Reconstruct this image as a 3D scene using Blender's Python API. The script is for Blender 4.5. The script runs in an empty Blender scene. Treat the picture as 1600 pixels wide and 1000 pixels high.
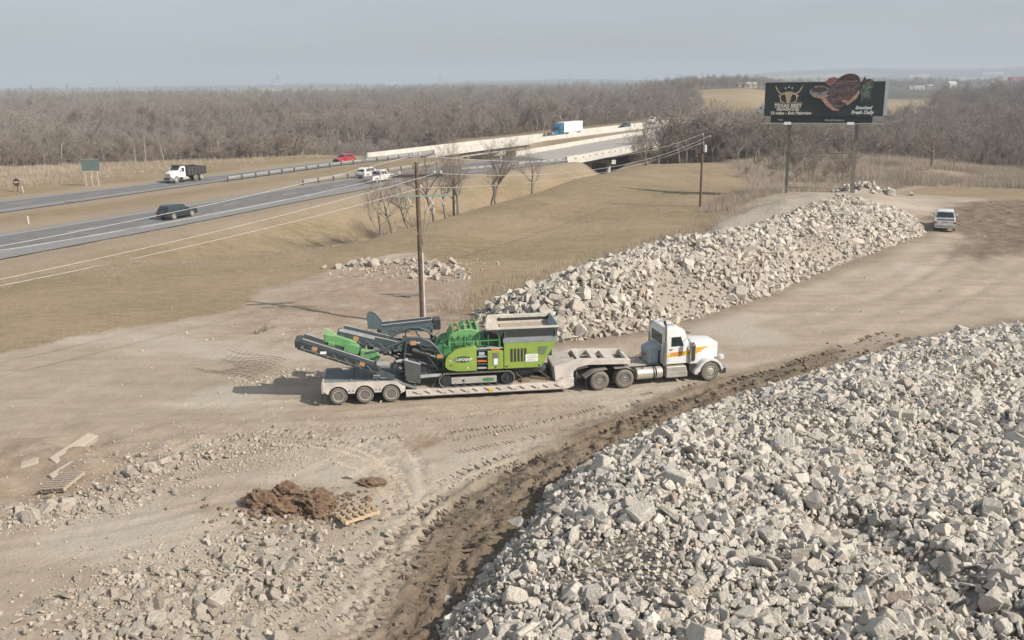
import bpy, bmesh, math, random
import numpy as np
from mathutils import Vector, Matrix

R = math.radians
scene = bpy.context.scene
COL = scene.collection

# ------------------------------------------------------------------ camera
CAM_H, CAM_PITCH, CAM_ROLL, CAM_F = 15.5, R(14.4), R(0.7), 1450.0
_f = np.array([0, math.cos(CAM_PITCH), -math.sin(CAM_PITCH)])
_r = np.array([1.0, 0, 0]); _u = np.cross(_r, _f)
_c, _s = math.cos(CAM_ROLL), math.sin(CAM_ROLL)
CR, CU, CF = _c*_r - _s*_u, _c*_u + _s*_r, _f
cam_data = bpy.data.cameras.new('camera')
cam_data.sensor_width = 36.0
cam_data.lens = 36.0*CAM_F/1600.0
cam_data.clip_start = 0.5
cam_data.clip_end = 40000
cam = bpy.data.objects.new('camera', cam_data)
COL.objects.link(cam)
m = Matrix.Identity(4)
for i in range(3):
    m[i][0], m[i][1], m[i][2] = CR[i], CU[i], -CF[i]
m[2][3] = CAM_H
cam.matrix_world = m
scene.camera = cam

# ------------------------------------------------------------------ sky, sun, exposure
SUN_EL = 36.0
SUN_AZ = 119.0                      # degrees clockwise from +Y: from the right, a little behind the camera
world = bpy.data.worlds.new('World'); scene.world = world
world.use_nodes = True
wn = world.node_tree; wn.nodes.clear()
sky = wn.nodes.new('ShaderNodeTexSky'); sky.sky_type = 'NISHITA'; sky.sun_disc = False
sky.sun_elevation = R(SUN_EL); sky.sun_rotation = R(SUN_AZ)
sky.altitude = 200; sky.air_density = 1.0; sky.dust_density = 3.0; sky.ozone_density = 1.5
wtc = wn.nodes.new('ShaderNodeTexCoord')
wmap = wn.nodes.new('ShaderNodeMapping'); wmap.inputs['Scale'].default_value = (1.0, 1.0, 7.0)
wnoise = wn.nodes.new('ShaderNodeTexNoise'); wnoise.inputs['Scale'].default_value = 2.2
wnoise.inputs['Detail'].default_value = 5; wnoise.inputs['Roughness'].default_value = 0.55
wramp = wn.nodes.new('ShaderNodeValToRGB')
wramp.color_ramp.elements[0].position = 0.42; wramp.color_ramp.elements[0].color = (0.42, 0.42, 0.42, 1)
wramp.color_ramp.elements[1].position = 0.68; wramp.color_ramp.elements[1].color = (0.70, 0.70, 0.70, 1)
whsv = wn.nodes.new('ShaderNodeHueSaturation'); whsv.inputs['Saturation'].default_value = 0.85
wmix = wn.nodes.new('ShaderNodeMixRGB'); wmix.inputs['Color2'].default_value = (4.6, 5.1, 5.6, 1)
wbg = wn.nodes.new('ShaderNodeBackground'); wbg.inputs['Strength'].default_value = 0.073
wout = wn.nodes.new('ShaderNodeOutputWorld')
L = wn.links.new
L(wtc.outputs['Generated'], wmap.inputs['Vector']); L(wmap.outputs['Vector'], wnoise.inputs['Vector'])
L(wnoise.outputs['Fac'], wramp.inputs['Fac']); L(wramp.outputs['Color'], wmix.inputs['Fac'])
L(sky.outputs['Color'], whsv.inputs['Color']); L(whsv.outputs['Color'], wmix.inputs['Color1'])
L(wmix.outputs['Color'], wbg.inputs['Color']); L(wbg.outputs['Background'], wout.inputs['Surface'])

sd = bpy.data.lights.new('sun', 'SUN'); sd.energy = 3.4; sd.angle = R(0.6); sd.color = (1.0, 0.93, 0.83)
sun = bpy.data.objects.new('sun', sd); COL.objects.link(sun)
SV = Vector((math.sin(R(SUN_AZ))*math.cos(R(SUN_EL)), math.cos(R(SUN_AZ))*math.cos(R(SUN_EL)), math.sin(R(SUN_EL))))
sun.rotation_euler = SV.to_track_quat('Z', 'Y').to_euler()
sun.location = (60, -40, 80)

scene.view_settings.view_transform = 'Standard'
scene.view_settings.look = 'None'
scene.view_settings.exposure = 0.74
scene.view_settings.gamma = 1.0
scene.view_settings.use_curve_mapping = False
scene.render.engine = 'CYCLES'
scene.cycles.use_denoising = True
scene.cycles.max_bounces = 5
scene.cycles.diffuse_bounces = 2
scene.cycles.glossy_bounces = 2
scene.cycles.transmission_bounces = 4
scene.cycles.transparent_max_bounces = 6
scene.cycles.volume_bounces = 0
scene.cycles.caustics_reflective = False
scene.cycles.caustics_refractive = False

# ------------------------------------------------------------------ helpers: pixels to places
CAMP = np.array([0, 0, CAM_H])
def _ray(px, py): return (px-800)/CAM_F*CR - (py-500)/CAM_F*CU + CF
def at(px, py, z=0.0):
    d = _ray(px, py); t = (z-CAM_H)/d[2]; return CAMP + t*d
def at_y(px, py, Y):
    d = _ray(px, py); t = Y/d[1]; return CAMP + t*d

# ------------------------------------------------------------------ helpers: noise and distances
def _hash(ix, iy, seed):
    h = (ix.astype(np.int64)*374761393 + iy.astype(np.int64)*668265263 + seed*1274126177) & 0x7fffffff
    h = ((h ^ (h >> 13))*1274126177) & 0x7fffffff
    return ((h ^ (h >> 16)) & 0xffff)/65535.0
def vnoise(x, y, seed=0):
    x = np.asarray(x, float); y = np.asarray(y, float)
    ix = np.floor(x); iy = np.floor(y); fx = x-ix; fy = y-iy
    fx = fx*fx*(3-2*fx); fy = fy*fy*(3-2*fy)
    a = _hash(ix, iy, seed); b = _hash(ix+1, iy, seed); c = _hash(ix, iy+1, seed); d = _hash(ix+1, iy+1, seed)
    return (a*(1-fx)+b*fx)*(1-fy) + (c*(1-fx)+d*fx)*fy - 0.5
def fbm(x, y, seed=0, oct=4, gain=0.5):
    s = 0; a = 1.0
    for k in range(oct):
        s = s + a*vnoise(x*2**k+k*17.3, y*2**k-k*9.1, seed+k); a *= gain
    return s
def sstep(a, b, v):
    t = np.clip((v-a)/(b-a), 0, 1); return t*t*(3-2*t)
def poly_sd(x, y, poly):
    """signed distance to a polygon, positive inside"""
    x = np.asarray(x, float); y = np.asarray(y, float)
    d = np.full(x.shape, 1e18); ins = np.zeros(x.shape, bool)
    n = len(poly)
    for i in range(n):
        ax, ay = poly[i]; bx, by = poly[(i+1) % n]
        ex, ey = bx-ax, by-ay
        t = np.clip(((x-ax)*ex+(y-ay)*ey)/(ex*ex+ey*ey+1e-12), 0, 1)
        d = np.minimum(d, (x-ax-t*ex)**2 + (y-ay-t*ey)**2)
        c = ((ay > y) != (by > y)) & (x < (bx-ax)*(y-ay)/((by-ay) if abs(by-ay) > 1e-9 else 1e-9)+ax)
        ins ^= c
    return np.where(ins, 1, -1)*np.sqrt(d)
def line_sd(x, y, pts):
    """signed distance to a polyline (left positive) and length along it"""
    x = np.asarray(x, float); y = np.asarray(y, float)
    best = np.full(x.shape, 1e18); sd_ = np.zeros(x.shape); al = np.zeros(x.shape); acc = 0.0
    for (ax, ay), (bx, by) in zip(pts[:-1], pts[1:]):
        ex, ey = bx-ax, by-ay; ln = math.hypot(ex, ey)
        t = np.clip(((x-ax)*ex+(y-ay)*ey)/(ln*ln), 0, 1)
        dx = x-ax-t*ex; dy = y-ay-t*ey; dd = dx*dx+dy*dy
        m_ = dd < best
        best = np.where(m_, dd, best)
        sd_ = np.where(m_, np.sign(ex*(y-ay)-ey*(x-ax))*np.sqrt(dd), sd_)
        al = np.where(m_, acc+t*ln, al); acc += ln
    return sd_, al
def smooth_line(pts, n=8):
    """Catmull-Rom through the points"""
    P = [np.array(p, float) for p in pts]; P = [2*P[0]-P[1]] + P + [2*P[-1]-P[-2]]
    out = []
    for i in range(1, len(P)-2):
        for k in range(n):
            t = k/n; a, b, c, d = P[i-1], P[i], P[i+1], P[i+2]
            out.append(0.5*((2*b)+(c-a)*t+(2*a-5*b+4*c-d)*t*t+(3*b-a-3*c+d)*t**3))
    out.append(P[-2]); return np.array(out)

# ------------------------------------------------------------------ helpers: objects
def thing(name, label, cat, loc=(0, 0, 0), rz=0.0, group=None, rot=None):
    o = bpy.data.objects.new(name, None); COL.objects.link(o)
    o.empty_display_size = 0.3
    o.location = loc; o.rotation_euler = rot if rot else (0, 0, rz)
    o['label'] = label; o['category'] = cat
    if group: o['group'] = group
    return o
def tag(o, label=None, cat=None, group=None, kind=None):
    if label: o['label'] = label
    if cat: o['category'] = cat
    if group: o['group'] = group
    if kind: o['kind'] = kind
    return o
def link(name, me, parent=None, loc=None, rot=None, scale=None):
    o = bpy.data.objects.new(name, me); COL.objects.link(o)
    if parent: o.parent = parent
    if loc is not None: o.location = loc
    if rot is not None: o.rotation_euler = rot
    if scale is not None: o.scale = scale
    return o
def mesh_np(name, V, F, mats=(), smooth=False, attrs=None):
    """fast mesh from arrays; F is one (n,k) array"""
    V = np.asarray(V, np.float32); F = np.asarray(F, np.int32)
    me = bpy.data.meshes.new(name)
    me.vertices.add(len(V)); me.vertices.foreach_set('co', V.ravel())
    k = F.shape[1]
    me.loops.add(F.size); me.loops.foreach_set('vertex_index', F.ravel())
    me.polygons.add(len(F))
    me.polygons.foreach_set('loop_start', np.arange(0, F.size, k, dtype=np.int32))
    me.polygons.foreach_set('loop_total', np.full(len(F), k, np.int32))
    me.polygons.foreach_set('use_smooth', np.full(len(F), bool(smooth)))
    for a, (typ, data) in (attrs or {}).items():
        at_ = me.attributes.new(a, typ, 'POINT')
        at_.data.foreach_set('color' if 'COLOR' in typ else 'value', np.asarray(data, np.float32).ravel())
    for mm in mats: me.materials.append(mm)
    me.update(calc_edges=True); me.validate()
    return me

class MB:
    """collects shapes into one mesh"""
    def __init__(s): s.v = []; s.f = []
    def add(s, vs, fs):
        b = len(s.v); s.v += [tuple(map(float, p)) for p in vs]; s.f += [tuple(i+b for i in f) for f in fs]; return s
    def hexa(s, p):   # bottom 4 (ccw from above) then top 4
        return s.add(p, [(3, 2, 1, 0), (4, 5, 6, 7), (0, 1, 5, 4), (1, 2, 6, 5), (2, 3, 7, 6), (3, 0, 4, 7)])
    def box(s, x0, x1, y0, y1, z0, z1):
        return s.hexa([(x0, y0, z0), (x1, y0, z0), (x1, y1, z0), (x0, y1, z0), (x0, y0, z1), (x1, y0, z1), (x1, y1, z1), (x0, y1, z1)])
    def bar(s, a, b, w, h=None, up=(0, 0, 1)):
        a = Vector(a); b = Vector(b); d = (b-a).normalized(); u = Vector(up)
        if abs(d.dot(u)) > 0.98: u = Vector((1, 0, 0))
        r = d.cross(u).normalized(); u = r.cross(d).normalized(); h = h or w
        q = [(-w/2, -h/2), (w/2, -h/2), (w/2, h/2), (-w/2, h/2)]
        vs = [a+r*i+u*j for i, j in q] + [b+r*i+u*j for i, j in q]
        return s.add(vs, [(0, 1, 2, 3), (7, 6, 5, 4), (1, 0, 4, 5), (2, 1, 5, 6), (3, 2, 6, 7), (0, 3, 7, 4)])
    def prism(s, poly, y0, y1, inset=0.0):
        """side profile (x,z) extruded in y"""
        n = len(poly)
        ar = sum(poly[i][0]*poly[(i+1) % n][1]-poly[(i+1) % n][0]*poly[i][1] for i in range(n))
        if ar < 0: poly = poly[::-1]
        vs = [(x, y0, z) for x, z in poly] + [(x, y1, z) for x, z in poly]
        fs = [tuple(range(n)), tuple(range(2*n-1, n-1, -1))]
        fs += [((i+1) % n, i, n+i, n+(i+1) % n) for i in range(n)]
        if y1 < y0: fs = [f[::-1] for f in fs]
        return s.add(vs, fs)
    def tube(s, pts, r, n=6, cap=True):
        pts = [Vector(p) for p in pts]; rs = r if isinstance(r, (list, tuple)) else [r]*len(pts)
        vs = []; fs = []; pr = None
        for i, p in enumerate(pts):
            d = (pts[min(i+1, len(pts)-1)]-pts[max(i-1, 0)]).normalized()
            if pr is None: pr = d.orthogonal().normalized()
            pr = (pr-d*pr.dot(d))
            pr = pr.normalized() if pr.length > 1e-6 else d.orthogonal().normalized()
            q = d.cross(pr)
            for k in range(n):
                a = 2*math.pi*k/n; vs.append(p+(pr*math.cos(a)+q*math.sin(a))*rs[i])
        for i in range(len(pts)-1):
            for k in range(n):
                fs.append((i*n+k, i*n+(k+1) % n, (i+1)*n+(k+1) % n, (i+1)*n+k))
        if cap: fs += [tuple(range(n-1, -1, -1)), tuple(range((len(pts)-1)*n, len(pts)*n))]
        return s.add(vs, fs)
    def cyl(s, a, b, r, n=12, r2=None): return s.tube([a, b], [r, r if r2 is None else r2], n)
    def lathe_y(s, prof, cx, cz, n=24, cap=True):
        """profile of (radius, y) turned about an axis along y"""
        vs = []; fs = []; m_ = len(prof)
        for k in range(n):
            a = 2*math.pi*k/n
            for r_, y in prof: vs.append((cx+r_*math.cos(a), y, cz+r_*math.sin(a)))
        for k in range(n):
            k2 = (k+1) % n
            for i in range(m_-1): fs.append((k*m_+i, k*m_+i+1, k2*m_+i+1, k2*m_+i))
        if cap:
            fs += [tuple(k*m_ for k in range(n)), tuple(k*m_+m_-1 for k in range(n-1, -1, -1))]
        return s.add(vs, fs)
    def sphere(s, c, rx, ry, rz, n=10, m_=6):
        vs = []; fs = []
        for i in range(m_+1):
            t = math.pi*i/m_
            for k in range(n):
                a = 2*math.pi*k/n; vs.append((c[0]+rx*math.sin(t)*math.cos(a), c[1]+ry*math.sin(t)*math.sin(a), c[2]+rz*math.cos(t)))
        for i in range(m_):
            for k in range(n): fs.append((i*n+k, (i+1)*n+k, (i+1)*n+(k+1) % n, i*n+(k+1) % n))
        return s.add(vs, fs)
    def mesh(s, name, mat, bevel=0.0, smooth=32, seg=1):
        me = bpy.data.meshes.new(name); me.from_pydata(s.v, [], s.f); me.validate()
        bm = bmesh.new(); bm.from_mesh(me)
        bmesh.ops.remove_doubles(bm, verts=bm.verts, dist=1e-5)
        bmesh.ops.recalc_face_normals(bm, faces=bm.faces)
        if bevel:
            ed = [e for e in bm.edges if len(e.link_faces) == 2 and e.calc_face_angle(0) > R(35)]
            bmesh.ops.bevel(bm, geom=ed, offset=bevel, segments=seg, affect='EDGES', profile=0.6, clamp_overlap=True)
        bm.to_mesh(me); bm.free()
        if smooth:
            me.polygons.foreach_set('use_smooth', [True]*len(me.polygons)); me.set_sharp_from_angle(angle=R(smooth))
        if mat: me.materials.append(mat)
        return me
    def put(s, name, mat, parent=None, bevel=0.0, smooth=32, loc=None, label=None, seg=1):
        o = link(name, s.mesh(name, mat, bevel, smooth, seg), parent, loc)
        if label: o['label'] = label
        return o
def flat_poly(pts3, normal_hint=None):
    return MB().add(pts3, [tuple(range(len(pts3)))])
def text_mesh(txt, size, mat, bold=0.0, shear=0.0, align='LEFT', depth=0.01, spacing=1.0):
    cu = bpy.data.curves.new('lettering', 'FONT'); cu.body = txt; cu.size = size; cu.offset = bold
    cu.shear = shear; cu.align_x = align; cu.extrude = depth; cu.space_character = spacing; cu.resolution_u = 3
    ob = bpy.data.objects.new('lettering', cu)
    dg = bpy.context.evaluated_depsgraph_get()
    me = bpy.data.meshes.new_from_object(ob.evaluated_get(dg), depsgraph=dg) if False else ob.to_mesh().copy()
    ob.to_mesh_clear(); bpy.data.objects.remove(ob)
    me.materials.clear(); me.materials.append(mat)
    return me
def copy_tree(o, parent=None):
    c = o.copy(); COL.objects.link(c); c.parent = parent
    for ch in list(o.children): copy_tree(ch, c)
    return c

# ------------------------------------------------------------------ helpers: materials
def nodes(name):
    m_ = bpy.data.materials.new(name); m_.use_nodes = True
    nt = m_.node_tree; b = nt.nodes['Principled BSDF']
    return m_, nt, b
def N(nt, typ, **kw):
    n = nt.nodes.new(typ)
    for k, v in kw.items():
        if k in n.inputs: n.inputs[k].default_value = v
        else: setattr(n, k, v)
    return n
def noise_node(nt, vec, scale, detail=4, rough=0.55):
    n = N(nt, 'ShaderNodeTexNoise'); n.inputs['Scale'].default_value = scale; n.inputs['Detail'].default_value = detail
    n.inputs['Roughness'].default_value = rough; nt.links.new(vec, n.inputs['Vector']); return n.outputs['Fac']
def ramp(nt, fac, p0, p1, c0=(0, 0, 0, 1), c1=(1, 1, 1, 1)):
    r_ = N(nt, 'ShaderNodeValToRGB'); e = r_.color_ramp.elements
    e[0].position, e[1].position, e[0].color, e[1].color = p0, p1, c0, c1
    nt.links.new(fac, r_.inputs['Fac']); return r_.outputs['Color']
def mixc(nt, fac, a, b, typ='MIX'):
    n = N(nt, 'ShaderNodeMixRGB', blend_type=typ)
    for key, val in (('Fac', fac), ('Color1', a), ('Color2', b)):
        if isinstance(val, (int, float)): n.inputs[key].default_value = val
        elif isinstance(val, (tuple, list)): n.inputs[key].default_value = tuple(val) + ((1,) if len(val) == 3 else ())
        else: nt.links.new(val, n.inputs[key])
    return n.outputs['Color']
def maths(nt, op, a, b=None):
    n = N(nt, 'ShaderNodeMath', operation=op)
    for i, v in enumerate((a, b)):
        if v is None: continue
        if isinstance(v, (int, float)): n.inputs[i].default_value = v
        else: nt.links.new(v, n.inputs[i])
    return n.outputs[0]
DUST = (0.36, 0.30, 0.235)
_mc = {}
def pm(name, col, rough=0.5, metal=0.0, dust=0.15, var=0.12, scale=3.0, bump=0.0, bscale=20.0, spec=0.5, coat=0.0):
    """painted / metal / wood surface with mottling and settled dust"""
    if name in _mc: return _mc[name]
    m_, nt, b = nodes(name)
    tc = N(nt, 'ShaderNodeTexCoord').outputs['Object']
    n1 = noise_node(nt, tc, scale, 5); n2 = noise_node(nt, tc, scale*6, 3)
    dk = tuple(c*(1-var*1.6) for c in col); lt = tuple(min(1, c*(1+var)) for c in col)
    base = mixc(nt, ramp(nt, n1, 0.3, 0.7), dk, lt)
    if dust > 0:
        geo = N(nt, 'ShaderNodeNewGeometry')
        sx = N(nt, 'ShaderNodeSeparateXYZ'); nt.links.new(geo.outputs['Normal'], sx.inputs[0])
        upw = maths(nt, 'MULTIPLY', maths(nt, 'ADD', maths(nt, 'MAXIMUM', sx.outputs['Z'], 0.0), 0.35), dust*1.6)
        fac = maths(nt, 'MULTIPLY', upw, ramp(nt, n2, 0.30, 0.68))
        base = mixc(nt, fac, base, DUST)
        rr = maths(nt, 'ADD', rough, maths(nt, 'MULTIPLY', fac, 0.5)); nt.links.new(rr, b.inputs['Roughness'])
    else: b.inputs['Roughness'].default_value = rough
    nt.links.new(base, b.inputs['Base Color'])
    b.inputs['Metallic'].default_value = metal; b.inputs['Specular IOR Level'].default_value = spec
    if coat: b.inputs['Coat Weight'].default_value = coat; b.inputs['Coat Roughness'].default_value = 0.15
    if bump:
        bn = N(nt, 'ShaderNodeBump'); bn.inputs['Strength'].default_value = bump; bn.inputs['Distance'].default_value = 0.03
        nt.links.new(noise_node(nt, tc, bscale, 4), bn.inputs['Height']); nt.links.new(bn.outputs[0], b.inputs['Normal'])
    _mc[name] = m_; return m_
def glass(name='vehicle_glass', col=(0.02, 0.028, 0.03)):
    if name in _mc: return _mc[name]
    m_, nt, b = nodes(name); b.inputs['Base Color'].default_value = (*col, 1); b.inputs['Roughness'].default_value = 0.12
    b.inputs['Specular IOR Level'].default_value = 0.6
    tc = N(nt, 'ShaderNodeTexCoord').outputs['Object']
    nt.links.new(mixc(nt, ramp(nt, noise_node(nt, tc, 2.5), 0.35, 0.7), col, tuple(c*2.2 for c in col)), b.inputs['Base Color'])
    _mc[name] = m_; return m_
# ================================================================== THE LAND
ROAD_NE = smooth_line([(-110, -10), (-75, 36), (-60, 60), (-47.8, 85.6), (-37.2, 107.9), (-27, 131), (-14.5, 154.5), (-1, 171.5), (11.2, 186), (19.8, 201.5), (29, 219), (39.5, 240), (62, 283), (90, 333), (130, 398)], 6)
ROAD_FE = smooth_line([(-122, -3), (-87, 44), (-71, 70), (-56.1, 101.3), (-46.5, 120), (-37.6, 138), (-26, 160), (-13, 181), (-0.5, 200), (6.6, 213.5), (16.4, 234), (28, 258), (50, 300), (78, 350), (118, 412)], 6)
FAR_NE = smooth_line([(-140, 20), (-104, 60), (-82, 92), (-65.6, 119.2), (-52.8, 146.8), (-36.4, 179.4), (-28, 193), (-18.9, 207), (-5.8, 231), (9.5, 256), (27.2, 286), (50, 324), (88, 384), (124, 440)], 6)
FAR_FE = smooth_line([(-150, 30), (-114, 71), (-91, 104), (-73.2, 131), (-57.5, 156.5), (-41, 187), (-31, 203), (-23, 217), (-11, 238), (3.5, 262), (22, 293), (44, 330), (82, 391), (116, 446)], 6)
CREST = np.array([(-200, 60), (-60, 60), (-30, 80), (-15, 90), (-11, 99), (-4.5, 112), (3.3, 127), (10, 144), (21, 163), (25.6, 170), (41, 173), (55, 180), (200, 190)], float)
NEX, NEY = ROAD_NE[:, 0], ROAD_NE[:, 1]
CORR_N = np.vstack([ROAD_NE, ROAD_FE[::-1]]); CORR_F = np.vstack([FAR_NE, FAR_FE[::-1]])
PLATFORM = [(20, 88), (28, 92), (38, 101), (44, 104), (51, 118), (48, 126), (38, 129), (31, 120), (25, 105)]
NEAR_PILE = [(-2.4, 20), (-2.1, 24), (-1.0, 27), (0.4, 30.0), (1.3, 33.0), (3.6, 36.0), (7.0, 40.0), (10.8, 43.2), (14.6, 45.9), (19, 48.9), (24.4, 52.4), (35.5, 57.6), (51, 62), (62, 50), (50, 4), (0, 6), (-4, 14)]
MID_PILE = [(-2.4, 59.8), (0.2, 56.2), (2.7, 54.6), (8.1, 56.9), (12.9, 60.8), (18.9, 66.8), (29.6, 79.6), (40.5, 91.6), (42.4, 94.5), (44, 99), (42, 106), (33, 106), (22, 95), (12, 82), (5, 72), (0, 65.5), (-2.6, 62.2)]
# two regions: west of the highway and east of it
WEST = [(-400, 168), (-140, 182), (-102, 191), (-78, 198), (-58, 205), (-46, 214), (-36, 230), (-24, 250), (-8, 276), (14, 310), (38, 352), (62, 392), (84, 425), (96, 470), (120, 620), (220, 800), (420, 1100), (900, 1700), (1500, 3600), (-2600, 3600), (-2600, 900)]
EAST = [(38, 182), (46, 181), (55, 186), (66, 199), (88, 192), (116, 182), (150, 158), (420, 150), (900, 900), (1100, 1250), (640, 1050), (330, 720), (250, 560), (190, 432), (130, 372), (112, 350), (86, 300), (64, 258), (48, 228), (36, 204), (31, 190)]
TALL = [(36, 131), (50, 129.5), (60, 137), (78, 128), (100, 122), (170, 128), (160, 165), (116, 186), (88, 196), (66, 200), (52, 184), (40, 176)]
RD = (0.47, 0.883); RN = (0.883, -0.47)      # the highway's heading and its right-hand normal

# tyre and crawler ruts in the yard: path, half gauge, rut width, depth, cleat pitch
def px_line(*p): return smooth_line([tuple(at(a, b)[:2]) for a, b in p])
RUTS = [
    (px_line((640, 985), (672, 900), (715, 830), (790, 765), (890, 714), (1000, 667), (1110, 622), (1240, 580), (1400, 525)), 0.95, 0.30, 0.11, 0.38),
    (px_line((585, 1000), (640, 905), (668, 830), (730, 772), (830, 728), (950, 683), (1070, 640)), 0.75, 0.30, 0.07, 0.40),
    (px_line((380, 1000), (470, 940), (560, 880), (640, 822), (710, 770), (800, 720), (920, 672), (1060, 622), (1220, 575)), 0.95, 0.26, 0.022, 0.42),
    (px_line((470, 1000), (560, 930), (640, 860), (690, 800), (760, 745), (870, 700)), 0.85, 0.24, 0.03, 0.36),
    (px_line((300, 700), (430, 690), (540, 680), (660, 668), (800, 652), (960, 632)), 0.9, 0.26, 0.015, 0.40),
    (smooth_line([(-4.4, 27), (-4.3, 31), (-4.5, 34), (-5.3, 36.6), (-7.0, 38.6), (-9.5, 39.8), (-13, 40.3)]), 0.22, 0.20, 0.07, 0.36),
    (smooth_line([(-3.6, 28), (-3.4, 31), (-3.5, 34), (-4.2, 37.2), (-6.2, 39.9), (-9.5, 41.2)]), 0.05, 0.2, 0.06, 0.36),
    (smooth_line([(-26, 44), (-16, 43), (-6, 43.5), (4, 45.5), (14, 48.8), (26, 57), (40, 72), (52, 88)]), 1.0, 0.4, 0.05, 0.0),
    (smooth_line([(20, 55), (30, 64), (40, 75), (50, 84), (64, 92)]), 1.1, 0.5, 0.06, 0.0),
    (smooth_line([(22, 60), (32, 70), (42, 84), (48, 96), (50, 108)]), 1.1, 0.5, 0.06, 0.0),
    (smooth_line([(30, 66), (44, 80), (60, 88)]), 1.1, 0.5, 0.06, 0.0),
    (smooth_line([(26, 66), (38, 82), (46, 100)]), 1.1, 0.5, 0.05, 0.0),
    (smooth_line([(-22, 27), (-14, 30), (-9, 33.5), (-4, 40)]), 1.0, 0.3, 0.03, 0.0),
]
MUD = [tuple(at(a_, b_)[:2]) for a_, b_ in ((575, 1010), (640, 915), (668, 850), (650, 800), (690, 775), (790, 728), (900, 676), (1010, 632), (1120, 596), (1300, 540), (1330, 560), (1000, 690), (860, 790), (760, 900), (700, 1010))]
MUD2 = [tuple(at(a_, b_)[:2]) for a_, b_ in ((1440, 345), (1500, 318), (1610, 308), (1700, 330), (1640, 400), (1530, 408), (1480, 395), (1495, 365))]
GRASS = [(-400, 60), (-60, 47), (-31.4, 53.2), (-26, 58.8), (-19.5, 66.2), (-17.1, 73), (-14.5, 80), (-9.2, 84.5), (-4.6, 79), (-2.8, 70), (-2.0, 63), (4, 71), (12, 82), (22, 95), (30, 107), (35, 122), (60, 137), (90, 122), (140, 122), (400, 300), (400, 900), (-900, 900)]
BROWN_LOT = [(-14.5, 80), (-9.2, 84.5), (-4.6, 79), (-2.8, 70), (-2, 63), (-3, 58), (-8, 55), (-14, 53), (-19, 56), (-18, 66)]

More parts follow.
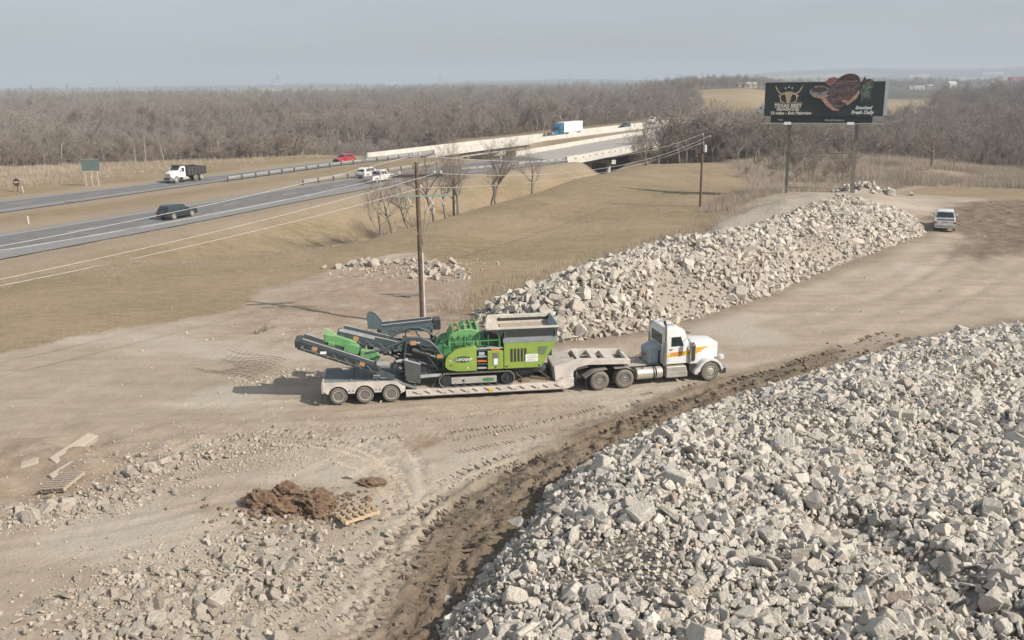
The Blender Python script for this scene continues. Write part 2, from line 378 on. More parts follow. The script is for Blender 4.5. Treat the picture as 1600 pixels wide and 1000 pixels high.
def creek(x, y):
    d = np.abs((x-25)*RD[0] + (y-211)*RD[1]); return sstep(30, 13, d)*sstep(46, 30, x-0.53*(y-211)-0)*sstep(-260, -60, -np.abs((x-25)*RN[0]+(y-211)*RN[1]))
def terrain(x, y, fine=True):
    x = np.asarray(x, float); y = np.asarray(y, float)
    r = np.hypot(x, y)
    z = 0.30*fbm(x/26, y/26, 3)
    z = z*sstep(0, 12, np.abs(line_sd(x, y, [(-14, 44.4), (-8.9, 45), (5, 46.7), (12, 48.4)])[0])+3)
    # swale between the mown hill and the highway
    yc = np.interp(x, CREST[:, 0], CREST[:, 1]); yr = np.interp(x, NEX, NEY)-3
    t = np.clip((y-yc)/np.maximum(yr-yc, 4), 0, 1)
    D = np.interp(x, [-46, -34, -24, -12, 0, 12, 25, 40, 60], [0.0, 0.6, 2.4, 4.6, 5.0, 4.4, 2.4, 2, 1])
    z = z - D*sstep(0, 0.34, t)*(1-sstep(0.46, 1.0, t))
    hill = sstep(26, 0, np.abs(y-yc+7))*sstep(-24, 4, x)*sstep(62, 36, x); z = z + 0.85*hill
    # creek under the bridges, woodland floor
    z = z - 6.5*creek(x, y)
    z = z - 3.0*sstep(66, 105, x)*sstep(118, 200, y)*sstep(500, 330, y)
    # raised dirt shelf behind the long pile
    z = z + 1.5*sstep(-4, 6, poly_sd(x, y, PLATFORM))*sstep(128, 110, y)+0.7*sstep(-5, 5, poly_sd(x, y, PLATFORM))*sstep(110, 126, y)
    # far country
    far = sstep(400, 2500, y)
    z = z + far*8*fbm(x/900, y/900, 9, 3)
    ang = x/np.maximum(y, 1)
    ridge = np.interp(ang, [-0.7, -0.55, -0.4, -0.2, -0.12, -0.05, 0.05, 0.15, 0.22, 0.3, 0.45, 0.56, 0.8], [6, 4, 14, 20, 4, 14, 26, 22, 34, 62, 74, 80, 90])
    z = z + ridge*sstep(3300, 6800, y)*(1+0.35*fbm(ang*14, y*0+2.2, 5, 3))
    z = z + 9*sstep(0.1, 0.2, ang)*sstep(420, 620, y)*sstep(0.32, 0.24, ang)*sstep(1500, 900, y)
    # carriageways
    for P in (CORR_N, CORR_F):
        w = sstep(-4.5, -0.8, poly_sd(x, y, P[::3]))
        cr = creek(x, y)
        z = np.where(w > 0, z*(1-w*(1-cr)) + (-0.10*w)*(1-cr), z)
    if fine:
        near = sstep(130, 110, y)*sstep(85, 70, np.abs(x))
        z = z + near*(0.055*fbm(x/1.7, y/1.7, 21) + 0.03*fbm(x/0.45, y/0.45, 22, 3))
        chn = np.maximum(sstep(-5.5, -0.5, poly_sd(x, y, NEAR_PILE))*sstep(3.0, -3.0, x)*1.0, sstep(2.5, 0.0, np.abs(poly_sd(x, y, NEAR_PILE)+1.0))*0.8)
        chn = np.maximum(chn, sstep(-0.6, 0.8, poly_sd(x, y, MUD)+0.8*fbm(x/1.5, y/1.5, 36)))
        rid = np.clip(1-np.abs(fbm(x/1.1, y/1.1, 33, 3))*3.2, 0, 1)**2
        toe = sstep(2.2, 0.2, np.abs(poly_sd(x, y, NEAR_PILE)+0.8))
        z = z + chn*(0.22*rid*toe - 0.05 + (0.07+0.16*toe)*fbm(x/0.55, y/0.55, 31, 4))
        crk = np.exp(-(fbm(x/1.9+0.35*y, y/2.6, 38, 3)/0.022)**2)*sstep(0.0, 0.12, fbm(x/3.2, y/3.2, 39, 2))
        z = z - 0.22*chn*crk
        lot = sstep(-2, 2, poly_sd(x, y, [(-24, 29), (-14, 33), (-13, 40), (-22, 42), (-30, 38)]))
        z = z + lot*(0.55*fbm(x/2.2, y/1.6, 41, 4) - 0.16)
        for pts, g, w, dep, pitch in RUTS:
            d, s = line_sd(x, y, pts)
            d = d + 0.10*fbm(s/2.5, d*0+1.7, 8, 2)
            q = np.abs(np.abs(d)-g)
            on = np.exp(-(q/w)**4)
            vary = 0.65+0.9*fbm(s/3.1, np.sign(d)*3.0, 12, 2)
            z = z - dep*vary*on + 0.55*dep*np.exp(-((q-w*1.45)/(w*0.36))**2)*np.clip(0.7+2.4*fbm(x/0.45, y/0.45, 51, 3), 0, 1.6)
            if pitch: z = z + (0.065 if dep > 0.06 else 0.04)*on*np.sign(np.sin(2*np.pi*(s+0.5*np.abs(d))/pitch))
        # ripped ground beyond the pickup
        rip = sstep(-1.5, 2, poly_sd(x, y, MUD2)+1.5*fbm(x/3, y/3, 62))
        z = z + rip*(0.30*fbm((x+y)/1.3, (y-x)/3.6, 61, 3)+0.42*np.clip(fbm(x/1.0, y/1.0, 63, 3), 0, 1))
    return z
def ground_z(x, y): return float(terrain(np.array([x]), np.array([y]))[0])

def axis_steps(a, b, fine, lo, hi, grow=1.05, cap=0.42, clo=-75, chi=75):
    mid = list(np.arange(a, b+fine/2, fine)); up = []; s = fine; v = mid[-1]
    while v < hi: s = min(s*grow, cap if v < chi else 260); v += s; up.append(v)
    dn = []; s = fine; v = a
    while v > lo: s = min(s*grow, cap if v > clo else 260); v -= s; dn.append(v)
    return np.array(dn[::-1]+mid+up)
gx = axis_steps(-13.5, 10.5, 0.13, -9500, 9500, 1.05, 0.45, -55, 78)
gy = axis_steps(22.5, 48, 0.13, -60, 10500, 1.04, 0.45, 10, 128)
GX, GY = np.meshgrid(gx, gy)
GZ = terrain(GX.ravel(), GY.ravel()).reshape(GX.shape)
nx, ny = len(gx), len(gy)
V = np.stack([GX.ravel(), GY.ravel(), GZ.ravel()], 1)
I = np.arange(nx*ny).reshape(ny, nx)
F = np.stack([I[:-1, :-1].ravel(), I[:-1, 1:].ravel(), I[1:, 1:].ravel(), I[1:, :-1].ravel()], 1)
X, Y = V[:, 0], V[:, 1]
wob = 2.2*fbm(X/9, Y/9, 71) + 0.8*fbm(X/2.2, Y/2.2, 72)
g = sstep(-1.6, 1.8, poly_sd(X, Y, GRASS)+wob)
g = np.maximum(g, 0.75*sstep(-2, 3, poly_sd(X, Y, [(66, 118), (84, 112), (140, 116), (140, 135), (60, 137), (50, 129)])+wob))
pl = sstep(-3, 1, poly_sd(X, Y, PLATFORM)+wob*0.6); g = g*(1-0.8*pl)
wet = np.maximum(sstep(-2.9, -0.4, poly_sd(X, Y, NEAR_PILE)+0.6*wob)*sstep(26, -2, X)*1.0,
                 0.75*sstep(1.6, 0.2, np.abs(line_sd(X, Y, RUTS[0][0])[0])+0.3*wob)*sstep(6, -2, X))
wet = np.maximum(wet, 0.55*sstep(-2.6, -0.4, poly_sd(X, Y, MID_PILE)+0.5*wob))
wet = np.maximum(wet, 0.75*sstep(-3.4, -0.6, poly_sd(X, Y, NEAR_PILE)+0.7*wob)*sstep(-2, 6, X))
wet = np.maximum(wet, 0.85*sstep(-1.5, 2, poly_sd(X, Y, MUD2)+wob))
wet = np.maximum(wet, 0.85*sstep(-0.7, 0.6, poly_sd(X, Y, MUD)+0.5*wob))
wet = wet*(1-0.85*sstep(0.75, 0.3, np.abs(line_sd(X, Y, RUTS[2][0][:30])[0])))
pale = sstep(0.0, 0.32, fbm(X/7, Y/5, 81)+0.12*sstep(3.0, 0.5, np.abs(line_sd(X, Y, RUTS[2][0])[0])))*(1-wet)
pale = np.maximum(pale, 0.8*sstep(2.6, 0.8, np.abs(line_sd(X, Y, RUTS[2][0][:44])[0])))
brown = 0.85*sstep(-2, 3, poly_sd(X, Y, BROWN_LOT)+wob)
brown = np.maximum(brown, 0.7*sstep(-1.5, 1.5, poly_sd(X, Y, [(-24, 29), (-16, 33.5), (-15.5, 39), (-22, 41), (-30, 37)])+wob*0.7))
for cx, cy, rr, am in ((-3.9, 38.9, 0.75, 1.0), (-8.4, 32.6, 1.9, 0.9), (-5.6, 34.2, 1.1, 0.55), (-3.2, 36.5, .5, .4)):
    brown = np.maximum(brown, am*sstep(rr*1.3, rr*0.4, np.hypot((X-cx), (Y-cy)*0.9)+0.35*wob*min(rr, 1)))
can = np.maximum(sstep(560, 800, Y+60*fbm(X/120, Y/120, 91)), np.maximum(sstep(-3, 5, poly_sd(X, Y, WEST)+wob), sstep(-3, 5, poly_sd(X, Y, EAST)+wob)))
tallg = np.maximum(sstep(-3, 3, poly_sd(X, Y, TALL)+wob), 0.75*np.maximum(sstep(-9, -3, poly_sd(X, Y, CORR_N[::3])+wob), sstep(-6, -3, poly_sd(X, Y, CORR_F[::3])+wob)))
fld = sstep(0.12, 0.2, fbm(X/700+Y/2600, Y/520, 95, 3)+0.10*sstep(1400, 3200, Y)*sstep(4600, 3800, Y))*sstep(700, 1300, Y)
hillf = sstep(-30, 20, poly_sd(X, Y, [(75, 395), (112, 380), (190, 440), (280, 640), (240, 800), (150, 640), (100, 500)])+25*fbm(X/60, Y/60, 97))
fld = np.maximum(fld, hillf)
gtone = np.clip(0.5+fbm(X/14, Y/6, 99), 0, 1)+0.0*tallg
zone = np.stack([g, wet, pale, brown], 1); zone2 = np.stack([can, fld, gtone, tallg], 1)
# ground material
m_ground, nt, b = nodes('ground_soil_and_grass')
tc = N(nt, 'ShaderNodeTexCoord').outputs['Object']
a1 = N(nt, 'ShaderNodeVertexColor', layer_name='zone'); a2 = N(nt, 'ShaderNodeVertexColor', layer_name='zone2')
s1 = N(nt, 'ShaderNodeSeparateColor'); nt.links.new(a1.outputs['Color'], s1.inputs[0])
s2 = N(nt, 'ShaderNodeSeparateColor'); nt.links.new(a2.outputs['Color'], s2.inputs[0])
big = noise_node(nt, tc, 0.11, 6, 0.6); med = noise_node(nt, tc, 0.9, 6, 0.62); fin = noise_node(nt, tc, 7.0, 5, 0.65); grit = noise_node(nt, tc, 26.0, 3, 0.7)
dirt = mixc(nt, ramp(nt, big, 0.3, 0.7), (0.342, 0.278, 0.213), (0.428, 0.355, 0.279))
dirt = mixc(nt, ramp(nt, med, 0.35, 0.7), dirt, mixc(nt, 0.5, dirt, (0.27, 0.215, 0.16)))
mpd = N(nt, 'ShaderNodeMapping'); mpd.inputs['Rotation'].default_value = (0, 0, R(-44)); mpd.inputs['Scale'].default_value = (0.12, 1.0, 1); nt.links.new(tc, mpd.inputs['Vector'])
dst = noise_node(nt, mpd.outputs[0], 0.8, 6, 0.65)
dirt = mixc(nt, maths(nt, 'MULTIPLY', ramp(nt, dst, 0.50, 0.68), 0.40), dirt, (0.245, 0.195, 0.145))
dirt = mixc(nt, maths(nt, 'MULTIPLY', ramp(nt, dst, 0.30, 0.46, (1, 1, 1, 1), (0, 0, 0, 1)), 0.35), dirt, (0.50, 0.435, 0.36))
dirt = mixc(nt, maths(nt, 'MULTIPLY', ramp(nt, grit, 0.62, 0.74), 0.35), dirt, (0.46, 0.42, 0.36))
dirt = mixc(nt, maths(nt, 'MULTIPLY', ramp(nt, fin, 0.30, 0.42, (1, 1, 1, 1), (0, 0, 0, 1)), 0.4), dirt, (0.21, 0.165, 0.12))
dirt = mixc(nt, maths(nt, 'MULTIPLY', s1.outputs['Blue'], 0.75), dirt, mixc(nt, ramp(nt, fin, 0.3, 0.7), (0.40, 0.345, 0.275), (0.47, 0.42, 0.345)))
br = mixc(nt, ramp(nt, fin, 0.3, 0.7), (0.19, 0.115, 0.07), (0.30, 0.215, 0.15))
brf = maths(nt, 'MULTIPLY', a1.outputs['Alpha'], ramp(nt, med, 0.25, 0.65))
dirt = mixc(nt, maths(nt, 'MULTIPLY', brf, 0.8), dirt, br)
mud = mixc(nt, ramp(nt, fin, 0.3, 0.7), (0.085, 0.062, 0.040), (0.190, 0.143, 0.098))
dirt = mixc(nt, maths(nt, 'MULTIPLY', s1.outputs['Green'], maths(nt, 'ADD', 0.68, maths(nt, 'MULTIPLY', ramp(nt, med, 0.3, 0.6), 0.32))), dirt, mud)
# winter grass: straw, olive and grey-brown streaks
mp = N(nt, 'ShaderNodeMapping'); mp.inputs['Rotation'].default_value = (0, 0, R(-25)); mp.inputs['Scale'].default_value = (0.35, 1.3, 1); nt.links.new(tc, mp.inputs['Vector'])
streak = noise_node(nt, mp.outputs[0], 1.3, 7, 0.68); gfine = noise_node(nt, tc, 4.5, 6, 0.7)
gr = mixc(nt, ramp(nt, streak, 0.34, 0.66), (0.212, 0.160, 0.088), (0.332, 0.256, 0.160))
gr = mixc(nt, ramp(nt, s2.outputs['Blue'], 0.25, 0.8), gr, mixc(nt, 0.5, gr, (0.36, 0.275, 0.185)))
gr = mixc(nt, maths(nt, 'MULTIPLY', ramp(nt, big, 0.5, 0.72), 0.5), gr, (0.185, 0.155, 0.085))
gr = mixc(nt, maths(nt, 'MULTIPLY', ramp(nt, gfine, 0.3, 0.7), 0.5), gr, mixc(nt, 0.5, gr, (0.13, 0.10, 0.06)))
tuft = noise_node(nt, tc, 1.7, 5, 0.72)
gr = mixc(nt, maths(nt, 'MULTIPLY', ramp(nt, tuft, 0.54, 0.70), 0.55), gr, (0.150, 0.118, 0.070))
gr = mixc(nt, maths(nt, 'MULTIPLY', ramp(nt, tuft, 0.30, 0.44, (1, 1, 1, 1), (0, 0, 0, 1)), 0.5), gr, (0.36, 0.295, 0.215))
gr = mixc(nt, a2.outputs['Alpha'], gr, mixc(nt, ramp(nt, gfine, 0.3, 0.7), (0.235, 0.185, 0.135), (0.36, 0.295, 0.225)))
gmask = N(nt, 'ShaderNodeMath', operation='ADD'); nt.links.new(s1.outputs['Red'], gmask.inputs[0])
nt.links.new(maths(nt, 'MULTIPLY', maths(nt, 'SUBTRACT', gfine, 0.5), 0.9), gmask.inputs[1])
col = mixc(nt, ramp(nt, gmask.outputs[0], 0.35, 0.65), dirt, gr)
# far woodland floor and open fields
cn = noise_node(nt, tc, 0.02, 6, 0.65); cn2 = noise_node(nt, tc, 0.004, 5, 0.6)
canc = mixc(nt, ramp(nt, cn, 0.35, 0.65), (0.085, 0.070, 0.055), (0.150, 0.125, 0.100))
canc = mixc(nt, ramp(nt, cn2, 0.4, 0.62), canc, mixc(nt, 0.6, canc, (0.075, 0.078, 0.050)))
fl = mixc(nt, ramp(nt, cn2, 0.35, 0.65), (0.25, 0.185, 0.105), (0.36, 0.295, 0.20))
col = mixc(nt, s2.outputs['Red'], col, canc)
col = mixc(nt, s2.outputs['Green'], col, fl)
nt.links.new(col, b.inputs['Base Color']); b.inputs['Roughness'].default_value = 0.95; b.inputs['Specular IOR Level'].default_value = 0.15
bh = maths(nt, 'ADD', maths(nt, 'MULTIPLY', fin, 0.6), maths(nt, 'ADD', maths(nt, 'MULTIPLY', grit, 0.35), maths(nt, 'MULTIPLY', gfine, 0.8)))
bn = N(nt, 'ShaderNodeBump'); bn.inputs['Strength'].default_value = 0.75; bn.inputs['Distance'].default_value = 0.09
nt.links.new(bh, bn.inputs['Height']); nt.links.new(bn.outputs[0], b.inputs['Normal'])
me = mesh_np('ground', V, F, [m_ground], True, {'zone': ('FLOAT_COLOR', zone), 'zone2': ('FLOAT_COLOR', zone2)})
tag(link('ground', me), kind='structure')

# ------------------------------------------------------------------ highway
m_asph, nt, b = nodes('asphalt')
tc = N(nt, 'ShaderNodeTexCoord').outputs['Object']
c0 = mixc(nt, ramp(nt, noise_node(nt, tc, 0.5, 5), 0.3, 0.7), (0.195, 0.187, 0.176), (0.235, 0.225, 0.212))
c0 = mixc(nt, maths(nt, 'MULTIPLY', ramp(nt, noise_node(nt, tc, 9, 3), 0.4, 0.7), 0.4), c0, (0.22, 0.21, 0.195))
nt.links.new(c0, b.inputs['Base Color']); b.inputs['Roughness'].default_value = 0.85
m_lane = pm('worn_wheel_lane', (0.150, 0.147, 0.145), 0.8, dust=0.05, var=0.15, scale=0.6)
m_line = pm('road_paint', (0.55, 0.54, 0.50), 0.7, dust=0.25, var=0.15, scale=1.5)
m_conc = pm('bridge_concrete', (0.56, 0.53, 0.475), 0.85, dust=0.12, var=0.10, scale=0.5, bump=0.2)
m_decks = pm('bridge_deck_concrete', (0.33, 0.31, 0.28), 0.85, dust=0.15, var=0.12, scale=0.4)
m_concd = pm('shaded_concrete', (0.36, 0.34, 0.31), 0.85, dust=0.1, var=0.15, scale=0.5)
m_galv = pm('galvanised_steel', (0.50, 0.50, 0.48), 0.5, 0.6, dust=0.2)
m_post = pm('weathered_post', (0.10, 0.08, 0.06), 0.85, dust=0.1)
def resample(line, n):
    d = np.r_[0, np.cumsum(np.hypot(*np.diff(line, axis=0).T))]
    q = np.linspace(0, d[-1], n); return np.stack([np.interp(q, d, line[:, 0]), np.interp(q, d, line[:, 1])], 1)
def strip(name, A, B, z, mat, kind='structure', i0=0, i1=None):
    A = A[i0:i1]; B = B[i0:i1]; n = len(A)
    Vv = np.zeros((2*n, 3)); Vv[:n, :2] = A; Vv[n:, :2] = B; Vv[:, 2] = z
    Ff = np.array([(i, i+1, n+i+1, n+i) for i in range(n-1)])
    o = link(name, mesh_np(name, Vv, Ff, [mat])); tag(o, kind=kind); return o
def between(A, B, f): return A*(1-f)+B*f
NSEG = 260
nA, nB = resample(ROAD_NE, NSEG), resample(ROAD_FE, NSEG); fA, fB = resample(FAR_NE, NSEG), resample(FAR_FE, NSEG)
for A, B, sh in ((nA, nB, 0.24), (fA, fB, 0.2)):
    strip('road', A, B, 0.0, m_asph)
    strip('road_lane', between(A, B, sh+0.01), between(A, B, 0.87), 0.006, m_lane)
    for f, w in ((sh, 0.013), (0.88, 0.013)):
        strip('edge_line', between(A, B, f), between(A, B, f+w), 0.012, m_line)
    # dashed lane line, 3 m marks every 12 m
    ctr, ctr2 = between(A, B, (sh+0.88)/2), between(A, B, (sh+0.88)/2+0.014)
    d = np.r_[0, np.cumsum(np.hypot(*np.diff(ctr, axis=0).T))]
    Vv, Ff = [], []
    for s0 in np.arange(6, d[-1]-6, 12.2):
        for C_ in (ctr, ctr2):
            for s_ in (s0, s0+3.2): Vv.append((np.interp(s_, d, C_[:, 0]), np.interp(s_, d, C_[:, 1]), 0.012))
        k = len(Vv)-4; Ff.append((k, k+1, k+3, k+2))
    tag(link('lane_line', mesh_np('lane_line', Vv, Ff, [m_line])), kind='structure')
# mown verge worn pale along the near shoulder
# ------------------------------------------------------------------ bridges
def along(A, s):
    d = np.r_[0, np.cumsum(np.hypot(*np.diff(A, axis=0).T))]; return np.array([np.interp(s, d, A[:, 0]), np.interp(s, d, A[:, 1])])
def len_at(A, p):
    d = np.r_[0, np.cumsum(np.hypot(*np.diff(A, axis=0).T))]; i = np.argmin(np.hypot(A[:, 0]-p[0], A[:, 1]-p[1])); return d[i]
def sub_line(A, p, q, n=26):
    a, b_ = len_at(A, p), len_at(A, q); return np.array([along(A, s) for s in np.linspace(a, b_, n)])
def wall_along(mb, line, off0, off1, z0, z1):
    d = np.gradient(line, axis=0); d /= np.linalg.norm(d, axis=1)[:, None]; nrm = np.stack([d[:, 1], -d[:, 0]], 1)
    a = line+nrm*off0; c = line+nrm*off1; n = len(line); vs = []
    for i in range(n): vs += [(a[i][0], a[i][1], z0), (c[i][0], c[i][1], z0), (c[i][0], c[i][1], z1), (a[i][0], a[i][1], z1)]
    fs = [(0, 1, 2, 3), (4*n-1, 4*n-2, 4*n-3, 4*n-4)]
    for i in range(n-1):
        for k in range(4): fs.append((4*i+k, 4*i+(k+1) % 4, 4*i+4+(k+1) % 4, 4*i+4+k))
    mb.add(vs, fs)
def bridge(label, A, B, p, q, piers, fpq=None):
    la = sub_line(A, p, q); lb = sub_line(B, *(fpq or (p, q)))
    t = thing('highway_bridge', label, 'bridge', (la[0][0], la[0][1], 0), 0, 'twin highway bridges over the creek')
    def put(name, mb, mat):
        return mb.put(name, mat, t, loc=(-la[0][0], -la[0][1], 0))
    mb = MB()                                     # deck slab
    n = len(la); vs = []
    for i in range(n): vs += [(*la[i], -0.55), (*lb[i], -0.55), (*lb[i], -0.02), (*la[i], -0.02)]
    fs = [(0, 1, 2, 3), (4*n-1, 4*n-2, 4*n-3, 4*n-4)] + [(4*i+k, 4*i+(k+1) % 4, 4*i+4+(k+1) % 4, 4*i+4+k) for i in range(n-1) for k in range(4)]
    put('deck', mb.add(vs, fs), m_conc)
    ms = MB(); ms.add([(*la[i], 0.018) for i in range(n)]+[(*lb[i], 0.018) for i in range(n)], [(i, i+1, n+i+1, n+i) for i in range(n-1)]); put('deck_surface', ms, m_decks)
    mb = MB()
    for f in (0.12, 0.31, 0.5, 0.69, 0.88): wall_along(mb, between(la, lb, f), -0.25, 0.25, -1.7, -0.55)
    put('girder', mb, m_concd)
    mb = MB(); wall_along(mb, la, -0.30, 0.12, 0.001, 1.0); wall_along(mb, la, 0.12, 0.30, -0.62, 0.32); put('parapet', mb, m_conc)
    mb = MB(); wall_along(mb, lb, -0.12, 0.30, 0.001, 1.0); wall_along(mb, lb, -0.3, -0.12, -0.62, 0.32); put('parapet', mb, m_conc)
    for k, fr in enumerate(piers):
        i = int(fr*(n-1)); a, c = la[i], lb[i]
        pa = between(a, c, 0.04); pc = between(a, c, 0.96)
        put('pier_cap', MB().bar((*pa, -2.15), (*pc, -2.15), 1.1, 0.9), m_conc)
        for f in (0.14, 0.5, 0.86):
            pt = between(a, c, f); gz = ground_z(*pt)
            put('pier_column', MB().cyl((*pt, gz-0.5), (*pt, -2.6), 0.48, 14), m_conc)
    for i, sg in ((0, 1), (n-1, -1)):
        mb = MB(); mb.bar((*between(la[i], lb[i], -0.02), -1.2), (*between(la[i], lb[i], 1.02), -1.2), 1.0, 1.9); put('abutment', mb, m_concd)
    return t
nbr = bridge('pale concrete bridge nearest the mown hill, with dark creek gap below its parapet', ROAD_NE, ROAD_FE, (12, 187), (52, 264), (0.30, 0.62, 0.9), ((1, 203), (46, 292)))
fbr = bridge('long pale concrete bridge behind, carrying the blue semi truck', FAR_NE, FAR_FE, (-18, 209), (66, 350), (0.2, 0.4, 0.6, 0.8), ((-30, 204), (60, 355)))
# rail openings along the outer parapet
pl_ = sub_line(ROAD_NE, (12, 187), (52, 264), 27)
for i in range(1, 26):
    dd = (pl_[i]-pl_[i-1]); dd /= np.linalg.norm(dd); nn = np.array([dd[1], -dd[0]]); c = pl_[i]+nn*0.125
    MB().bar((*(c-dd*0.45), 0.40), (*(c+dd*0.45), 0.40), 0.05, 0.16).put('drain_slot', pm('dark_recess', (0.05, 0.045, 0.04), 0.9, dust=0), nbr, loc=(-nbr.location.x, -nbr.location.y, 0))

# ------------------------------------------------------------------ guardrails
def guardrail(label, pts, npost, post=m_post, back=1):
    pts = smooth_line(pts, 6) if len(pts) > 2 else np.array(pts, float)
    t = thing('guardrail', label, 'guardrail', (*pts[0], 0), 0, 'steel guardrails beside the highway')
    o = (-pts[0][0], -pts[0][1], 0)
    d = np.r_[0, np.cumsum(np.hypot(*np.diff(pts, axis=0).T))]
    ln = resample(pts, max(12, npost)); mb = MB()
    wall_along(mb, ln, -0.17, -0.12, 0.42, 0.53); wall_along(mb, ln, -0.13, -0.095, 0.52, 0.63); wall_along(mb, ln, -0.17, -0.12, 0.62, 0.74)
    mb.put('rail', m_galv, t, loc=o)
    pm_ = MB().box(-0.10, 0.10, -0.09, 0.09, -0.15, 0.84).mesh('post', post)
    for s in np.linspace(0.3, d[-1]-0.3, npost):
        p = (np.interp(s, d, pts[:, 0]), np.interp(s, d, pts[:, 1]))
        gz = float(terrain(np.array([p[0]]), np.array([p[1]]), False)[0])
        link('post', pm_, t, (p[0]-pts[0][0], p[1]-pts[0][1], gz))
    return t
guardrail('long steel guardrail on dark posts along the far carriageway beside the red car', [(-47.2, 155.4), (-34.8, 180.6), (-27, 193), (-19.5, 204.5)], 17)
guardrail('short steel guardrail in the median ahead of the two white vehicles', [(-33.2, 148.6), (-25.2, 162.5), (-14, 181)], 11)
guardrail('guardrail on closely spaced posts leading to the near bridge parapet', [(-9, 166.2), (-1, 174.2), (5, 180), (10.8, 185.6)], 14, pm('grey_post', (0.32, 0.31, 0.29), 0.8))
# ================================================================== BROKEN CONCRETE AND STONE
def stone_material(name, use_attr, dusty=0.0):
    m_, nt, b = nodes(name)
    tc = N(nt, 'ShaderNodeTexCoord').outputs['Object']
    if use_attr: rnd = N(nt, 'ShaderNodeAttribute', attribute_name='tone').outputs['Fac']
    else: rnd = N(nt, 'ShaderNodeObjectInfo').outputs['Random']
    r_ = N(nt, 'ShaderNodeValToRGB'); nt.links.new(rnd, r_.inputs['Fac'])
    e = r_.color_ramp.elements
    for i, (p, c) in enumerate([(0.0, (0.37, 0.345, 0.305)), (0.12, (0.50, 0.468, 0.415)), (0.4, (0.57, 0.528, 0.458)), (0.66, (0.63, 0.588, 0.52)), (0.85, (0.54, 0.475, 0.395)), (0.93, (0.69, 0.65, 0.58)), (0.965, (0.43, 0.325, 0.255)), (1.0, (0.38, 0.385, 0.385))]):
        if i < 2: e[i].position = p; e[i].color = (*c, 1)
        else: q = e.new(p); q.color = (*c, 1)
    n1 = noise_node(nt, tc, 2.6, 5, 0.6); n2 = noise_node(nt, tc, 14, 4, 0.7)
    c = mixc(nt, maths(nt, 'MINIMUM', maths(nt, 'ADD', maths(nt, 'MULTIPLY', ramp(nt, n1, 0.42, 0.68), 0.5), dusty), 1.0), r_.outputs['Color'], (0.43, 0.365, 0.29))
    c = mixc(nt, maths(nt, 'MULTIPLY', ramp(nt, n2, 0.25, 0.45, (1, 1, 1, 1), (0, 0, 0, 1)), 0.30), c, (0.26, 0.235, 0.205))
    nt.links.new(c, b.inputs['Base Color']); b.inputs['Roughness'].default_value = 0.92; b.inputs['Specular IOR Level'].default_value = 0.2
    bn = N(nt, 'ShaderNodeBump'); bn.inputs['Strength'].default_value = 1.0; bn.inputs['Distance'].default_value = 0.10
    nt.links.new(maths(nt, 'ADD', maths(nt, 'MULTIPLY', noise_node(nt, tc, 4.5, 4, 0.6), 1.2), maths(nt, 'ADD', maths(nt, 'MULTIPLY', n2, 0.5), maths(nt, 'MULTIPLY', noise_node(nt, tc, 40, 3, 0.7), 0.15))), bn.inputs['Height']); nt.links.new(bn.outputs[0], b.inputs['Normal'])
    return m_
m_stone = stone_material('broken_concrete', False); m_stone_mix = stone_material('broken_concrete_rubble', True)
DUST_ONE = {k: stone_material('dusty_concrete', False, k) for k in (0.22, 0.55)}; DUST_MIX = {k: stone_material('dusty_concrete_rubble', True, k) for k in (0.22, 0.55)}
m_rubbledust, nt, b = nodes('rubble_dust')
tc = N(nt, 'ShaderNodeTexCoord').outputs['Object']
c = mixc(nt, ramp(nt, noise_node(nt, tc, 3.0, 6, 0.7), 0.35, 0.65), (0.27, 0.225, 0.175), (0.43, 0.375, 0.305))
c = mixc(nt, maths(nt, 'MULTIPLY', ramp(nt, noise_node(nt, tc, 18, 4, 0.7), 0.5, 0.7), 0.6), c, (0.44, 0.41, 0.36))
nt.links.new(c, b.inputs['Base Color']); b.inputs['Roughness'].default_value = 0.95
bn = N(nt, 'ShaderNodeBump'); bn.inputs['Strength'].default_value = 1.0; bn.inputs['Distance'].default_value = 0.12
nt.links.new(noise_node(nt, tc, 9, 6, 0.7), bn.inputs['Height']); nt.links.new(bn.outputs[0], b.inputs['Normal'])

